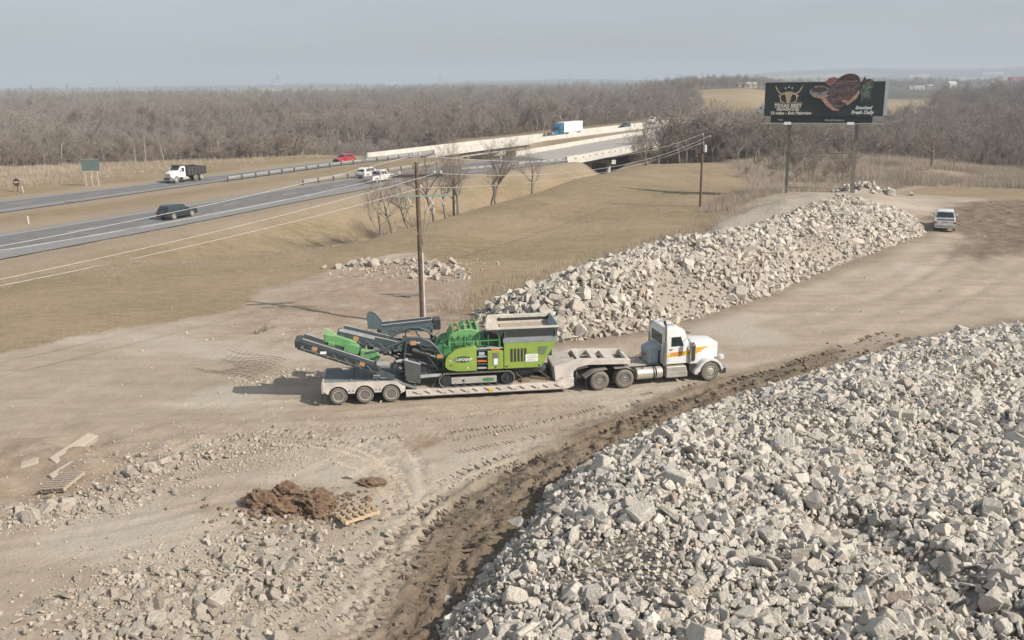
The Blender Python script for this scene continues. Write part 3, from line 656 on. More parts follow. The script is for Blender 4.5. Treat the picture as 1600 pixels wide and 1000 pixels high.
def chunk_mesh(rng, bev=True, slab=False):
    """a block of broken concrete: a slabby box split along random planes, arrises knocked off"""
    kind = rng.random()
    if kind < 0.3: asp = (1.0, rng.uniform(0.6, 0.9), rng.uniform(0.22, 0.4))
    elif kind < 0.75: asp = (1.0, rng.uniform(0.6, 0.95), rng.uniform(0.45, 0.75))
    else: asp = (1.0, rng.uniform(0.7, 1), rng.uniform(0.7, 0.95))
    if slab: asp = (1.25, rng.uniform(0.65, 1.0), rng.uniform(0.16, 0.24))
    bm = bmesh.new(); bmesh.ops.create_cube(bm, size=1.0)
    for v in bm.verts:
        v.co = Vector((v.co.x*asp[0]*rng.uniform(0.75, 1.15), v.co.y*asp[1]*rng.uniform(0.75, 1.15), v.co.z*asp[2]*rng.uniform(0.8, 1.15)))
    for k in range(rng.randint(4, 7)):
        d = Vector((rng.gauss(0, 1), rng.gauss(0, 1), rng.gauss(0, 1))).normalized()
        ext = max(v.co.dot(d) for v in bm.verts)
        r_ = bmesh.ops.bisect_plane(bm, geom=bm.verts[:]+bm.edges[:]+bm.faces[:], plane_co=d*ext*rng.uniform(0.62, 0.88), plane_no=d, clear_outer=True)
        ed = [e for e in r_['geom_cut'] if isinstance(e, bmesh.types.BMEdge)]
        if ed: bmesh.ops.edgenet_fill(bm, edges=ed)
    bmesh.ops.recalc_face_normals(bm, faces=bm.faces[:])
    bmesh.ops.remove_doubles(bm, verts=bm.verts[:], dist=0.03)
    if bev:
        ed = [e for e in bm.edges if len(e.link_faces) == 2]
        bmesh.ops.bevel(bm, geom=ed, offset=0.075, segments=1, affect='EDGES', profile=0.5, clamp_overlap=True)
    bmesh.ops.triangulate(bm, faces=bm.faces[:])
    me = bpy.data.meshes.new('concrete_chunk'); bm.to_mesh(me); bm.free()
    Vv = np.zeros(len(me.vertices)*3); me.vertices.foreach_get('co', Vv); Vv = Vv.reshape(-1, 3)
    Ff = np.array([tuple(p.vertices) for p in me.polygons])
    me.materials.append(m_stone)
    return me, Vv, Ff
_rr = random.Random(5)
CHUNKS = [chunk_mesh(_rr) for _ in range(26)] + [chunk_mesh(_rr, True, True) for _ in range(8)]
PEBBLES = [chunk_mesh(_rr, False) for _ in range(12)]
DUSTY = {}
for k_, mat_ in DUST_ONE.items():
    DUSTY[k_] = []
    for q_ in CHUNKS:
        dm = q_[0].copy(); dm.materials[0] = mat_; DUSTY[k_].append(dm)
def rot_mats(n, rng, tilt=None):
    q = rng.normal(size=(n, 4))
    if tilt is not None:                 # lie mostly flat, turned about the vertical
        yaw = rng.uniform(0, 2*np.pi, n); q2 = rng.normal(size=(n, 3))*tilt
        q = np.stack([np.cos(yaw/2), q2[:, 0], q2[:, 1], np.sin(yaw/2)], 1)
    q /= np.linalg.norm(q, axis=1)[:, None]; w, x, y, z = q.T
    return np.stack([1-2*(y*y+z*z), 2*(x*y-z*w), 2*(x*z+y*w), 2*(x*y+z*w), 1-2*(x*x+z*z), 2*(y*z-x*w), 2*(x*z-y*w), 2*(y*z+x*w), 1-2*(x*x+y*y)], 1).reshape(-1, 3, 3), q
DARK_SPOT = [None]
def batch(P, S, Rm, which, rng, lib):
    Vs, Fs, T, base = [], [], [], 0
    tone = rng.uniform(0, 1, len(P))
    if DARK_SPOT[0] is not None:
        cx_, cy_, r_ = DARK_SPOT[0]; tone = np.where(np.hypot(P[:, 0]-cx_, P[:, 1]-cy_) < r_*rng.uniform(0.6, 1.1, len(P)), 0.0, tone)
    for k in range(len(lib)):
        idx = np.where(which == k)[0]
        if not len(idx): continue
        vv, ff = lib[k][1], lib[k][2]
        W = np.einsum('nij,vj->nvi', Rm[idx], vv)*S[idx][:, None, None] + P[idx][:, None, :]
        Vs.append(W.reshape(-1, 3)); n = len(vv)
        Fs.append((ff[None]+(np.arange(len(idx))*n)[:, None, None]+base).reshape(-1, 3)); base += n*len(idx)
        T.append(np.repeat(tone[idx], n))
    return np.vstack(Vs), np.vstack(Fs), np.concatenate(T)
def in_view(P, margin=40):
    v = P - CAMP; zc = v@CF
    px = 800+CAM_F*(v@CR)/np.maximum(zc, .1); py = 500-CAM_F*(v@CU)/np.maximum(zc, .1)
    return (zc > 1) & (px > -margin) & (px < 1600+margin) & (py < 1000+margin*2), zc
def rubble(name, label, cat, base, sets, surf, seed, n_parts=300, core=None, cname='concrete_chunk', fill_name='rubble_fill', group=None, dusty=False):
    """sets: list of (points xy, sizes, lift, library, tilt); the largest-looking stones become parts, the rest one mass"""
    rng = np.random.default_rng(seed)
    t = core if core is not None else thing(name, label, cat, base, 0, group)
    if core is not None: tag(core, label, cat, group)
    off = np.array(base if core is None else core.location)
    Ps, Ss, Qs, Rs, Ws, Ls = [], [], [], [], [], []
    for xy, sz, lift, lib, tilt in sets:
        z = surf(xy[:, 0], xy[:, 1]); P = np.column_stack([xy, z+sz*lift]); Rm, q = rot_mats(len(P), rng, tilt)
        Ps.append(P); Ss.append(sz); Qs.append(q); Rs.append(Rm); Ws.append(rng.integers(0, len(lib), len(P))); Ls.append(np.full(len(P), 0 if lib is CHUNKS else 1))
    P = np.vstack(Ps); S = np.concatenate(Ss); Q = np.vstack(Qs); Rm = np.vstack(Rs); W = np.concatenate(Ws); Lb = np.concatenate(Ls)
    ok, zc = in_view(P)
    score = np.where(ok & (Lb == 0), S/zc, 0); order = np.argsort(-score)[:n_parts]
    order = order[score[order] > 0]
    part = np.zeros(len(P), bool); part[order] = True
    for i in order:
        o = link(cname, (DUSTY[dusty][W[i]] if dusty else CHUNKS[W[i]][0]), t, P[i]-off); o.rotation_mode = 'QUATERNION'; o.rotation_quaternion = Q[i]; o.scale = (S[i],)*3
    VV, FF, TT, base_ = [], [], [], 0
    for lb, lib in ((0, CHUNKS), (1, PEBBLES)):
        m_ = (~part) & (Lb == lb)
        if m_.any():
            v, f, tt = batch(P[m_]-off, S[m_], Rm[m_], W[m_], rng, lib); VV.append(v); FF.append(f+base_); TT.append(tt); base_ += len(v)
    if VV:
        me = mesh_np(fill_name, np.vstack(VV), np.vstack(FF), [m_stone_mix], False, {'tone': ('FLOAT', np.concatenate(TT))})
        if dusty: me.materials[0] = DUST_MIX[dusty]
        tag(link(fill_name, me, t), kind='stuff')
    return t
def jitter_grid(x0, x1, y0, y1, step, rng, keep):
    xs = np.arange(x0, x1, step); ys = np.arange(y0, y1, step); A, B = np.meshgrid(xs, ys)
    xy = np.column_stack([A.ravel(), B.ravel()]) + rng.uniform(-0.5, 0.5, (A.size, 2))*step
    return xy[keep(xy[:, 0], xy[:, 1])]
def mound_mesh(name, poly, surf, step, x0, x1, y0, y1, mat, keep=None):
    xs = np.arange(x0, x1, step); ys = np.arange(y0, y1, step); A, B = np.meshgrid(xs, ys); Z = surf(A.ravel(), B.ravel())
    d = poly_sd(A.ravel(), B.ravel(), poly).reshape(A.shape); n = A.shape[1]
    I = np.arange(A.size).reshape(A.shape)
    F = np.stack([I[:-1, :-1].ravel(), I[:-1, 1:].ravel(), I[1:, 1:].ravel(), I[1:, :-1].ravel()], 1)
    ok = (d.ravel()[F] > -0.9).all(1); F = F[ok]
    used = np.unique(F); mp_ = -np.ones(A.size, int); mp_[used] = np.arange(len(used))
    Vv = np.column_stack([A.ravel(), B.ravel(), Z-0.05])[used]
    return mesh_np(name, Vv, mp_[F], [mat], True)

# ------------------------------------------------------------------ the foreground pile, lower right
def near_h(x, y):
    d = poly_sd(x, y, NEAR_PILE)
    top = 2.25+0.75*fbm(x/8, y/8, 201, 3)-0.7*sstep(6, 1, x)*sstep(30, 22, y)-1.0*sstep(8.0, 1.0, d)*sstep(34, 42, y)-0.5*sstep(24, 40, x)
    top = np.maximum(top, 0.6)
    h = top*(1-np.exp(-np.maximum(d, 0)*1.15/top))
    h = h + sstep(0.5, 4, d)*(0.42*fbm(x/3.0, y/3.0, 202, 3)) 
    h = h - 0.55*sstep(1.6, 0.4, np.abs(line_sd(x, y, [(12.5, 19), (11.2, 23), (10.2, 26)])[0]))*sstep(0, 2, d)
    return terrain(x, y, False) + np.where(d > 0, h, np.maximum(d*0.8, -0.8))
rng = np.random.default_rng(11)
def vis(x, y):
    P = np.column_stack([x, y, np.full(len(x), 2.0)]); ok, zc = in_view(P, 160); return ok
keepn = lambda dmin: (lambda x, y: (poly_sd(x, y, NEAR_PILE) > dmin) & vis(x, y))
core = link('rubble_pile', mound_mesh('rubble_pile', NEAR_PILE, near_h, 0.35, -4.5, 40, 15, 66, m_rubbledust))
def bare(x, y): return fbm(x/3.4, y/3.4, 210, 3)      # patches where fines show through
a = jitter_grid(-5, 42, 15, 66, 0.30, rng, lambda x, y: keepn(-0.15)(x, y) & (bare(x, y) > -0.27)); sa = np.clip(rng.lognormal(-1.12, 0.26, len(a)), 0.18, 0.55)
b_ = jitter_grid(-5, 42, 15, 66, 0.78, rng, lambda x, y: keepn(0.2)(x, y) & (bare(x, y) > -0.20)); sb = np.clip(rng.lognormal(-0.74, 0.26, len(b_)), 0.3, 0.9)
c_ = jitter_grid(-5, 42, 15, 66, 0.17, rng, keepn(-0.3)); sc_ = np.clip(rng.lognormal(-2.25, 0.42, len(c_)), 0.045, 0.22)
d_ = jitter_grid(-6, 42, 15, 66, 0.7, rng, lambda x, y: (np.abs(poly_sd(x, y, NEAR_PILE)+0.6) < 0.6) & vis(x, y)); sd_2 = np.clip(rng.lognormal(-1.2, 0.45, len(d_)), 0.12, 0.7)
rubble('rubble_pile', 'large pale broken concrete pile filling the lower right foreground', 'rubble pile', (0, 0, 0),
       [(a, sa, 0.06, CHUNKS, 0.5), (b_, sb, 0.10, CHUNKS, 0.38), (c_, sc_, 0.55, PEBBLES, None), (d_, sd_2, 0.2, CHUNKS, None)], near_h, 12, 300, core)

m_rebar = pm('rusted_bar', (0.13, 0.075, 0.045), 0.8, dust=0.15)
rb_ = random.Random(14)
for k in range(22):      # bent reinforcing bars poking out of the near pile
    x_ = rb_.uniform(0.5, 13); y_ = rb_.uniform(24, 40)
    if poly_sd(np.array([x_]), np.array([y_]), NEAR_PILE)[0] < 0.6: continue
    z_ = float(near_h(np.array([x_]), np.array([y_]))[0]); a_ = rb_.uniform(0, 6.28); l_ = rb_.uniform(0.5, 1.1)
    MB().tube([(x_, y_, z_-0.1), (x_+0.35*l_*math.cos(a_), y_+0.35*l_*math.sin(a_), z_+0.28*l_), (x_+0.8*l_*math.cos(a_+.3), y_+0.8*l_*math.sin(a_+.3), z_+0.30*l_+0.1)], 0.011, 5).put('rebar', m_rebar, core)
# ------------------------------------------------------------------ the long pile behind the truck
def mid_h(x, y):
    d = poly_sd(x, y, MID_PILE)
    s = 0.62*x+0.78*y
    top = np.interp(s, [43, 45, 47.3, 51, 57, 66, 79, 92, 99, 104], [1.0, 1.6, 2.3, 2.9, 3.6, 3.9, 2.3, 2.3, 2.4, 1.6])+0.45*fbm(x/5, y/5, 221, 3)
    h = np.minimum(np.maximum(d, 0)*0.66, top*(1-np.exp(-np.maximum(d, 0)*0.95/top)))
    # hollows dug in the face
    h = h*(1-0.28*sstep(4.2, 1.5, np.hypot(x-12.6, y-63.5))-0.3*sstep(5, 2, np.hypot(x-31, y-84.5))*sstep(1, 4, d))
    h = h + sstep(0.3, 3, d)*0.35*fbm(x/2.2, y/2.2, 222, 3)
    return terrain(x, y, False) + np.where(d > 0, h, np.maximum(d*0.8, -0.8))
DARK_SPOT[0] = (17.5, 76.0, 2.0)
core = link('rubble_pile', mound_mesh('rubble_pile', MID_PILE, mid_h, 0.5, -5, 48, 52, 110, m_rubbledust))
inm = lambda dmin: (lambda x, y: poly_sd(x, y, MID_PILE) > dmin)
plate = lambda x, y: poly_sd(x, y, [(10.5, 77), (14, 76.5), (25, 88), (34.5, 98.5), (37, 105), (32, 106), (22, 96), (11, 83)])   # dozed flat top, mostly fines
bm_ = lambda x, y: fbm(x/4.0, y/4.0, 230, 3) - 0.6*sstep(2.4, 0.8, np.hypot((x-11.0)*0.9, (y-62.5)*0.7)) - 0.6*sstep(3.0, 1.2, np.hypot((x-26.5), (y-78.5)*0.8)) - 2.0*sstep(-0.6, 0.6, plate(x, y)+0.8*fbm(x/1.5, y/1.5, 233))
a = jitter_grid(-6, 48, 52, 110, 0.43, rng, lambda x, y: inm(-0.1)(x, y) & (bm_(x, y) > -0.33)); sa = np.clip(rng.lognormal(-0.80, 0.30, len(a)), 0.25, 0.9)
b_ = jitter_grid(-6, 48, 52, 110, 1.25, rng, lambda x, y: inm(0.1)(x, y) & (bm_(x, y) > -0.28)); sb = np.clip(rng.lognormal(-0.45, 0.24, len(b_)), 0.4, 1.0)
c_ = jitter_grid(-6, 48, 52, 110, 0.42, rng, lambda x, y: inm(-0.6)(x, y) & (plate(x, y) < 0.3)); sc_ = rng.uniform(0.10, 0.28, len(c_))
rubble('rubble_pile', 'long ridge of pale broken concrete behind the truck, running back to the parked pickup', 'rubble pile', (0, 0, 0),
       [(a, sa, 0.08, CHUNKS, 0.5), (b_, sb, 0.12, CHUNKS, 0.45), (c_, sc_, 0.4, PEBBLES, None)], mid_h, 13, 300, core, dusty=0.22)

# ------------------------------------------------------------------ scattered stones, lower left, and small heaps
DARK_SPOT[0] = None
gsurf = lambda x, y: terrain(x, y)
def blob(n, cx, cy, rx, ry, rot, rng):
    p = rng.normal(size=(n, 2))*0.5*np.array([rx, ry]); c, s = math.cos(rot), math.sin(rot)
    return np.column_stack([cx+p[:, 0]*c-p[:, 1]*s, cy+p[:, 0]*s+p[:, 1]*c])
r2 = np.random.default_rng(31)
big_ = np.vstack([blob(95, -10.8, 24.9, 3.8, 2.0, 0.25, r2), blob(46, -8.3, 28.2, 1.5, 2.6, -0.5, r2), blob(16, -9.6, 24.0, 3.5, 1.0, 0, r2)])
sml_ = np.vstack([blob(620, -10.6, 25.6, 4.2, 3.0, 0.3, r2), blob(260, -8.0, 29.0, 2.6, 3.2, 0.5, r2)])
tiny = np.vstack([blob(2600, -10.2, 26.4, 4.6, 3.6, 0.3, r2), blob(700, -12.5, 37, 6, 3.0, 0.2, r2)])
rubble('stone_scatter', 'loose broken concrete chunks spread over the dirt at the lower left corner', 'rubble', (-10, 26, 0),
       [(big_, np.clip(r2.lognormal(-0.98, 0.32, len(big_)), 0.2, 0.75), 0.08, CHUNKS, 0.15), (sml_, np.clip(r2.lognormal(-1.75, 0.4, len(sml_)), 0.08, 0.36), 0.2, CHUNKS, 0.4), (tiny, r2.uniform(0.03, 0.11, len(tiny)), 0.2, PEBBLES, None)], gsurf, 32, 260, dusty=0.55)
big_ = np.vstack([blob(40, -17.6, 32.6, 2.6, 1.4, 0.4, r2), blob(16, -15.2, 36.4, 1.6, 0.8, 0.7, r2)])
sml_ = np.vstack([blob(420, -17.2, 32.8, 3.4, 1.5, 0.5, r2), blob(220, -14.0, 37.2, 4.0, 1.8, 0.5, r2)])
tiny = np.vstack([blob(1300, -16.8, 33.4, 4.0, 2.0, 0.5, r2), blob(700, -11.5, 38.5, 6.0, 2.6, 0.3, r2)])
rubble('stone_scatter', 'low bank of pale broken concrete beside the half buried pallet at left', 'rubble', (-17, 33, 0),
       [(big_, np.clip(r2.lognormal(-0.95, 0.35, len(big_)), 0.2, 0.8), 0.15, CHUNKS, 0.2), (sml_, np.clip(r2.lognormal(-1.9, 0.4, len(sml_)), 0.07, 0.3), 0.2, CHUNKS, 0.5), (tiny, r2.uniform(0.03, 0.1, len(tiny)), 0.2, PEBBLES, None)], gsurf, 33, 200, dusty=0.55)
hp = np.vstack([blob(70, -12.2, 79.6, 4.0, 1.1, 0.35, r2), blob(85, -6.3, 76.5, 2.4, 3.2, 0.3, r2)])
rubble('stone_heap', 'thin spread of pale broken concrete on the grass behind the near utility pole', 'rubble', (-8, 77, 0),
       [(hp, np.clip(r2.lognormal(-0.9, 0.4, len(hp)), 0.18, 0.9), 0.2, CHUNKS, 0.3), (blob(300, -8.6, 77.6, 6, 3.2, 0.3, r2), r2.uniform(0.08, 0.25, 300), 0.2, PEBBLES, None)], gsurf, 34, 150, dusty=0.55)
hp = blob(120, 48.5, 128.0, 3.4, 1.6, -0.3, r2)
def heap_h(x, y): return terrain(x, y) + 1.2*np.exp(-(((x-48.5)/2.6)**2+((y-128)/1.6)**2))
hcore = link('stone_heap', mound_mesh('stone_heap', [(44.5, 126), (52.5, 125), (53.5, 130), (44.5, 131)], heap_h, 0.5, 43, 56, 123, 133, m_rubbledust))
rubble('stone_heap', 'small heap of dark and pale rubble at the foot of the right billboard post', 'rubble', (0, 0, 0),
       [(hp, np.clip(r2.lognormal(-0.55, 0.35, len(hp)), 0.3, 1.1), 0.2, CHUNKS, None)], heap_h, 35, 110, hcore)
tr_pts = np.vstack([np.column_stack([r2.uniform(-26, 10, 900), r2.uniform(22, 62, 900)]), np.column_stack([r2.uniform(10, 60, 500), r2.uniform(48, 110, 500)])])
tr_pts = tr_pts[((poly_sd(tr_pts[:, 0], tr_pts[:, 1], NEAR_PILE) < -4.5) | (rng.random(len(tr_pts)) < 0.15)) & (poly_sd(tr_pts[:, 0], tr_pts[:, 1], NEAR_PILE) < -0.5) & (poly_sd(tr_pts[:, 0], tr_pts[:, 1], MID_PILE) < -0.5)]
v, f, tt = batch(np.column_stack([tr_pts, gsurf(tr_pts[:, 0], tr_pts[:, 1])]), np.clip(r2.lognormal(-2.7, 0.55, len(tr_pts)), 0.03, 0.3), rot_mats(len(tr_pts), r2)[0], r2.integers(0, len(PEBBLES), len(tr_pts)), r2, PEBBLES)
tag(link('gravel', mesh_np('gravel', v, f, [DUST_MIX[0.55]], False, {'tone': ('FLOAT', tt)})), kind='stuff')
# windrow of stones along the toe of the dirt bank behind the trailer
wr = np.array([at(370+k*1.0, 588+10*math.sin(k*0.05)+0.02*k) for k in range(0, 160, 2)])[:, :2]
wr = np.vstack([wr+r2.normal(size=wr.shape)*0.35 for _ in range(4)])
v, f, tt = batch(np.column_stack([wr, gsurf(wr[:, 0], wr[:, 1])]), np.clip(r2.lognormal(-2.4, 0.5, len(wr)), 0.04, 0.25), rot_mats(len(wr), r2)[0], r2.integers(0, len(PEBBLES), len(wr)), r2, PEBBLES)
tag(link('gravel_windrow', mesh_np('gravel_windrow', v, f, [DUST_MIX[0.55]], False, {'tone': ('FLOAT', tt)})), kind='stuff')

# ------------------------------------------------------------------ clods of red-brown clay
m_clay, nt, b = nodes('clay')
tc = N(nt, 'ShaderNodeTexCoord').outputs['Object']
c = mixc(nt, ramp(nt, noise_node(nt, tc, 5, 6, 0.7), 0.35, 0.65), (0.15, 0.085, 0.05), (0.31, 0.21, 0.14))
nt.links.new(c, b.inputs['Base Color']); b.inputs['Roughness'].default_value = 0.95
bn = N(nt, 'ShaderNodeBump'); bn.inputs['Strength'].default_value = 1; bn.inputs['Distance'].default_value = 0.12
nt.links.new(noise_node(nt, tc, 11, 6, 0.75), bn.inputs['Height']); nt.links.new(bn.outputs[0], b.inputs['Normal'])
def clod(cx, cy, rx, ry, rz, seed, label):
    mb = MB(); mb.sphere((0, 0, 0), 1, 1, 1, 56, 36); P = np.array(mb.v)
    n = 0.55*fbm(P[:, 0]*1.8+seed, P[:, 1]*1.8+P[:, 2]*2.3, seed, 3)+0.42*fbm(P[:, 0]*5+P[:, 2]*4, P[:, 1]*5-P[:, 2]*3, seed+7, 4)
    P = P*(1+n)[:, None]*np.array([rx, ry, rz]); mb.v = [tuple(p) for p in P]
    o = link('soil_clod', mb.mesh('soil_clod', m_clay, smooth=25), None, (cx, cy, ground_z(cx, cy)+rz*0.3)); tag(o, label, 'clod', 'red brown soil clods by the wooden pallet'); return o
clod(-9.75, 32.6, 0.52, 0.45, 0.45, 1, 'leftmost red brown clod of the heap left of the wooden pallet')
clod(-8.75, 32.0, 0.5, 0.38, 0.36, 2, 'middle red brown clod lying between two larger ones')
clod(-7.6, 32.3, 0.72, 0.6, 0.52, 3, 'largest red brown clod, nearest the wooden pallet')
clod(-7.25, 31.5, 0.40, 0.32, 0.28, 9, 'crumbling brown clod in front of the largest clod')
clod(-5.7, 34.3, 0.55, 0.36, 0.12, 5, 'low crumbled brown clod behind the wooden pallet')
clod(-8.9, 33.4, 0.55, 0.4, 0.35, 6, 'dark brown clod at the back of the heap')
cr = blob(600, -7.9, 32.3, 2.6, 1.3, 0.2, r2)
v, f, tt = batch(np.column_stack([cr, gsurf(cr[:, 0], cr[:, 1])]), np.clip(r2.lognormal(-2.3, 0.5, len(cr)), 0.03, 0.25), rot_mats(len(cr), r2)[0], r2.integers(0, len(PEBBLES), len(cr)), r2, PEBBLES)
tag(link('soil_crumbs', mesh_np('soil_crumbs', v, f, [m_clay], False)), kind='stuff')
# lumps of mud thrown up along the ruts by the foreground pile
mudl = np.vstack([p + r2.normal(size=2)*np.array([0.7, 0.5]) for p in resample(RUTS[0][0], 60) for _ in range(4)]+[p+np.array([-0.7, 0.7])+r2.normal(size=2)*0.45 for p in resample(np.array(NEAR_PILE[1:11]), 60) for _ in range(9)]+[q_ for q_ in np.column_stack([r2.uniform(46, 74, 420), r2.uniform(94, 118, 420)]) if poly_sd(q_[0], q_[1], MUD2) > 0])
m_mud = pm('damp_mud', (0.125, 0.092, 0.060), 0.9, dust=0.25, var=0.25, scale=3, bump=0.8)
v, f, tt = batch(np.column_stack([mudl, gsurf(mudl[:, 0], mudl[:, 1])]), np.clip(r2.lognormal(-2.3, 0.5, len(mudl)), 0.04, 0.26), rot_mats(len(mudl), r2)[0], r2.integers(0, len(PEBBLES), len(mudl)), r2, PEBBLES)
tag(link('mud_lumps', mesh_np('mud_lumps', v, f, [m_mud], False)), kind='stuff')

# ------------------------------------------------------------------ pressed tread: ridges left between the cleats of tracks and tyres
def tread(name, mat, rows, inside, seed):
    r_ = np.random.default_rng(seed); V_, F_ = [], []
    for pts, offs, wid, pitch, hgt, keep in rows:
        d = np.r_[0, np.cumsum(np.hypot(*np.diff(pts, axis=0).T))]; s_ = np.arange(0.2, d[-1]-0.2, pitch)
        px_ = np.interp(s_, d, pts[:, 0]); py_ = np.interp(s_, d, pts[:, 1]); q = np.minimum(s_+0.1, d[-1])
        tx, ty = np.interp(q, d, pts[:, 0])-px_, np.interp(q, d, pts[:, 1])-py_; n = np.hypot(tx, ty); tx, ty = tx/n, ty/n
        patchy = fbm(s_/2.6, s_*0+seed, seed, 2)
        for o_ in offs:
            for k in range(len(s_)):
                if patchy[k] < keep or r_.random() < 0.12: continue
                cx, cy = px_[k]-ty[k]*o_, py_[k]+tx[k]*o_
                if (poly_sd(np.array([cx]), np.array([cy]), MUD)[0] > 0) != inside or poly_sd(np.array([cx]), np.array([cy]), NEAR_PILE)[0] > -0.6: continue
                w_ = wid*r_.uniform(0.75, 1.05)/2; t_ = 0.045*r_.uniform(0.8, 1.3); h_ = hgt*r_.uniform(0.6, 1.2); sk = 0.25*w_
                e = np.array([[-w_, -t_], [w_, -t_], [w_, t_], [-w_, t_], [-w_*0.9, 0], [w_*0.9, 0]])
                X_ = cx - ty[k]*e[:, 0] + tx[k]*(e[:, 1]+sk*np.sign(o_)*e[:, 0]/w_); Y_ = cy + tx[k]*e[:, 0] + ty[k]*(e[:, 1]+sk*np.sign(o_)*e[:, 0]/w_)
                b_ = len(V_)*6; V_.append((X_, Y_, np.array([-0.04]*4+[h_]*2)))
                F_ += [(b_, b_+1, b_+5), (b_, b_+5, b_+4), (b_+2, b_+3, b_+4), (b_+2, b_+4, b_+5), (b_+1, b_+2, b_+5), (b_+3, b_, b_+4)]
    X_ = np.concatenate([v[0] for v in V_]); Y_ = np.concatenate([v[1] for v in V_]); gz_ = terrain(X_, Y_).reshape(-1, 6); lo_ = np.minimum(np.median(gz_, 1, keepdims=True)+0.02, gz_.mean(1, keepdims=True)+0.02); Z_ = np.concatenate([v[2] for v in V_]) + (0.7*lo_+0.3*gz_).ravel()-0.012
    tag(link(name, mesh_np(name, np.column_stack([X_, Y_, Z_]), F_, [mat], False)), kind='stuff')
m_tread = pm('pressed_dirt', (0.345, 0.283, 0.220), 0.95, dust=0.3, var=0.15, scale=2, bump=0.5)
m_treadm = pm('pressed_mud', (0.150, 0.112, 0.075), 0.92, dust=0.2, var=0.2, scale=2, bump=0.5)
curve1 = px_line((648, 838), (640, 800), (622, 762), (590, 728), (545, 706), (480, 694), (400, 690)); curve2 = px_line((612, 826), (608, 795), (594, 765), (566, 740), (520, 722), (460, 712))
rows = [(RUTS[0][0], (-1.0, 1.0), 0.50, 0.21, 0.045, -0.06), (RUTS[1][0], (-0.8, 0.8), 0.46, 0.20, 0.05, -0.06), (RUTS[2][0], (-1.0, 1.0), 0.40, 0.20, 0.035, 0.02), (RUTS[3][0], (-0.85, 0.85), 0.46, 0.21, 0.045, -0.05),
        (RUTS[4][0], (-0.9, 0.9), 0.40, 0.20, 0.03, 0.0), (curve1, (-0.22, 0.22), 0.30, 0.17, 0.045, -0.3), (curve2, (0.0,), 0.34, 0.17, 0.04, -0.2),
        (px_line((430, 985), (520, 925), (610, 868), (690, 815), (770, 765)), (-0.5, 0.5), 0.42, 0.20, 0.045, -0.05), (px_line((520, 1000), (600, 950), (660, 905), (705, 850)), (-0.6, 0.6), 0.5, 0.22, 0.04, -0.1), (px_line((700, 700), (800, 680), (920, 650), (1040, 618)), (-0.7, 0.7), 0.4, 0.2, 0.035, 0.0)]
tread('tread_marks', m_tread, rows, False, 61); tread('tread_marks', m_treadm, rows, True, 62)
# ================================================================== VEHICLES
m_tyre = pm('tyre_rubber', (0.12, 0.112, 0.102), 0.85, dust=0.6, var=0.2, scale=4)
m_black = pm('black_steel', (0.028, 0.030, 0.031), 0.5, dust=0.12)
m_chrome = pm('chrome', (0.62, 0.62, 0.62), 0.18, 1.0, dust=0.05, var=0.05)
m_alu = pm('brushed_aluminium', (0.60, 0.57, 0.51), 0.42, 0.55, dust=0.2)
m_white = pm('white_paint', (0.76, 0.755, 0.735), 0.35, dust=0.08, var=0.04, coat=0.3)
m_trailer = pm('dusty_trailer_paint', (0.60, 0.545, 0.495), 0.65, dust=0.30, var=0.14, scale=2.0, bump=0.05)
m_deck = pm('worn_deck', (0.46, 0.41, 0.355), 0.8, dust=0.45, var=0.2, scale=2.5, bump=0.2)
m_reardeck = pm('shade_toned_deck', (0.17, 0.20, 0.20), 0.7, dust=0.12, var=0.15)  # grey deck steel, with the crusher's teal shadow tone mixed into the colour
m_cabgrey = pm('grey_blue_paint', (0.33, 0.40, 0.41), 0.45, dust=0.15)
m_glass = glass()
m_red = pm('red_lens', (0.42, 0.03, 0.02), 0.3, dust=0.1)
m_amber = pm('amber_lens', (0.62, 0.24, 0.03), 0.35, dust=0.05)
m_lamp = pm('clear_lens', (0.72, 0.72, 0.70), 0.2, dust=0.05)
m_yel = pm('yellow_graphic', (0.72, 0.48, 0.05), 0.4, dust=0.08, var=0.08)
m_ora = pm('orange_graphic', (0.62, 0.17, 0.03), 0.4, dust=0.08, var=0.08)
m_rimgrey = pm('dusty_rim', (0.52, 0.49, 0.45), 0.6, 0.1, dust=0.4)
m_rimdark = pm('rim_dark', (0.07, 0.065, 0.06), 0.7, dust=0.3)

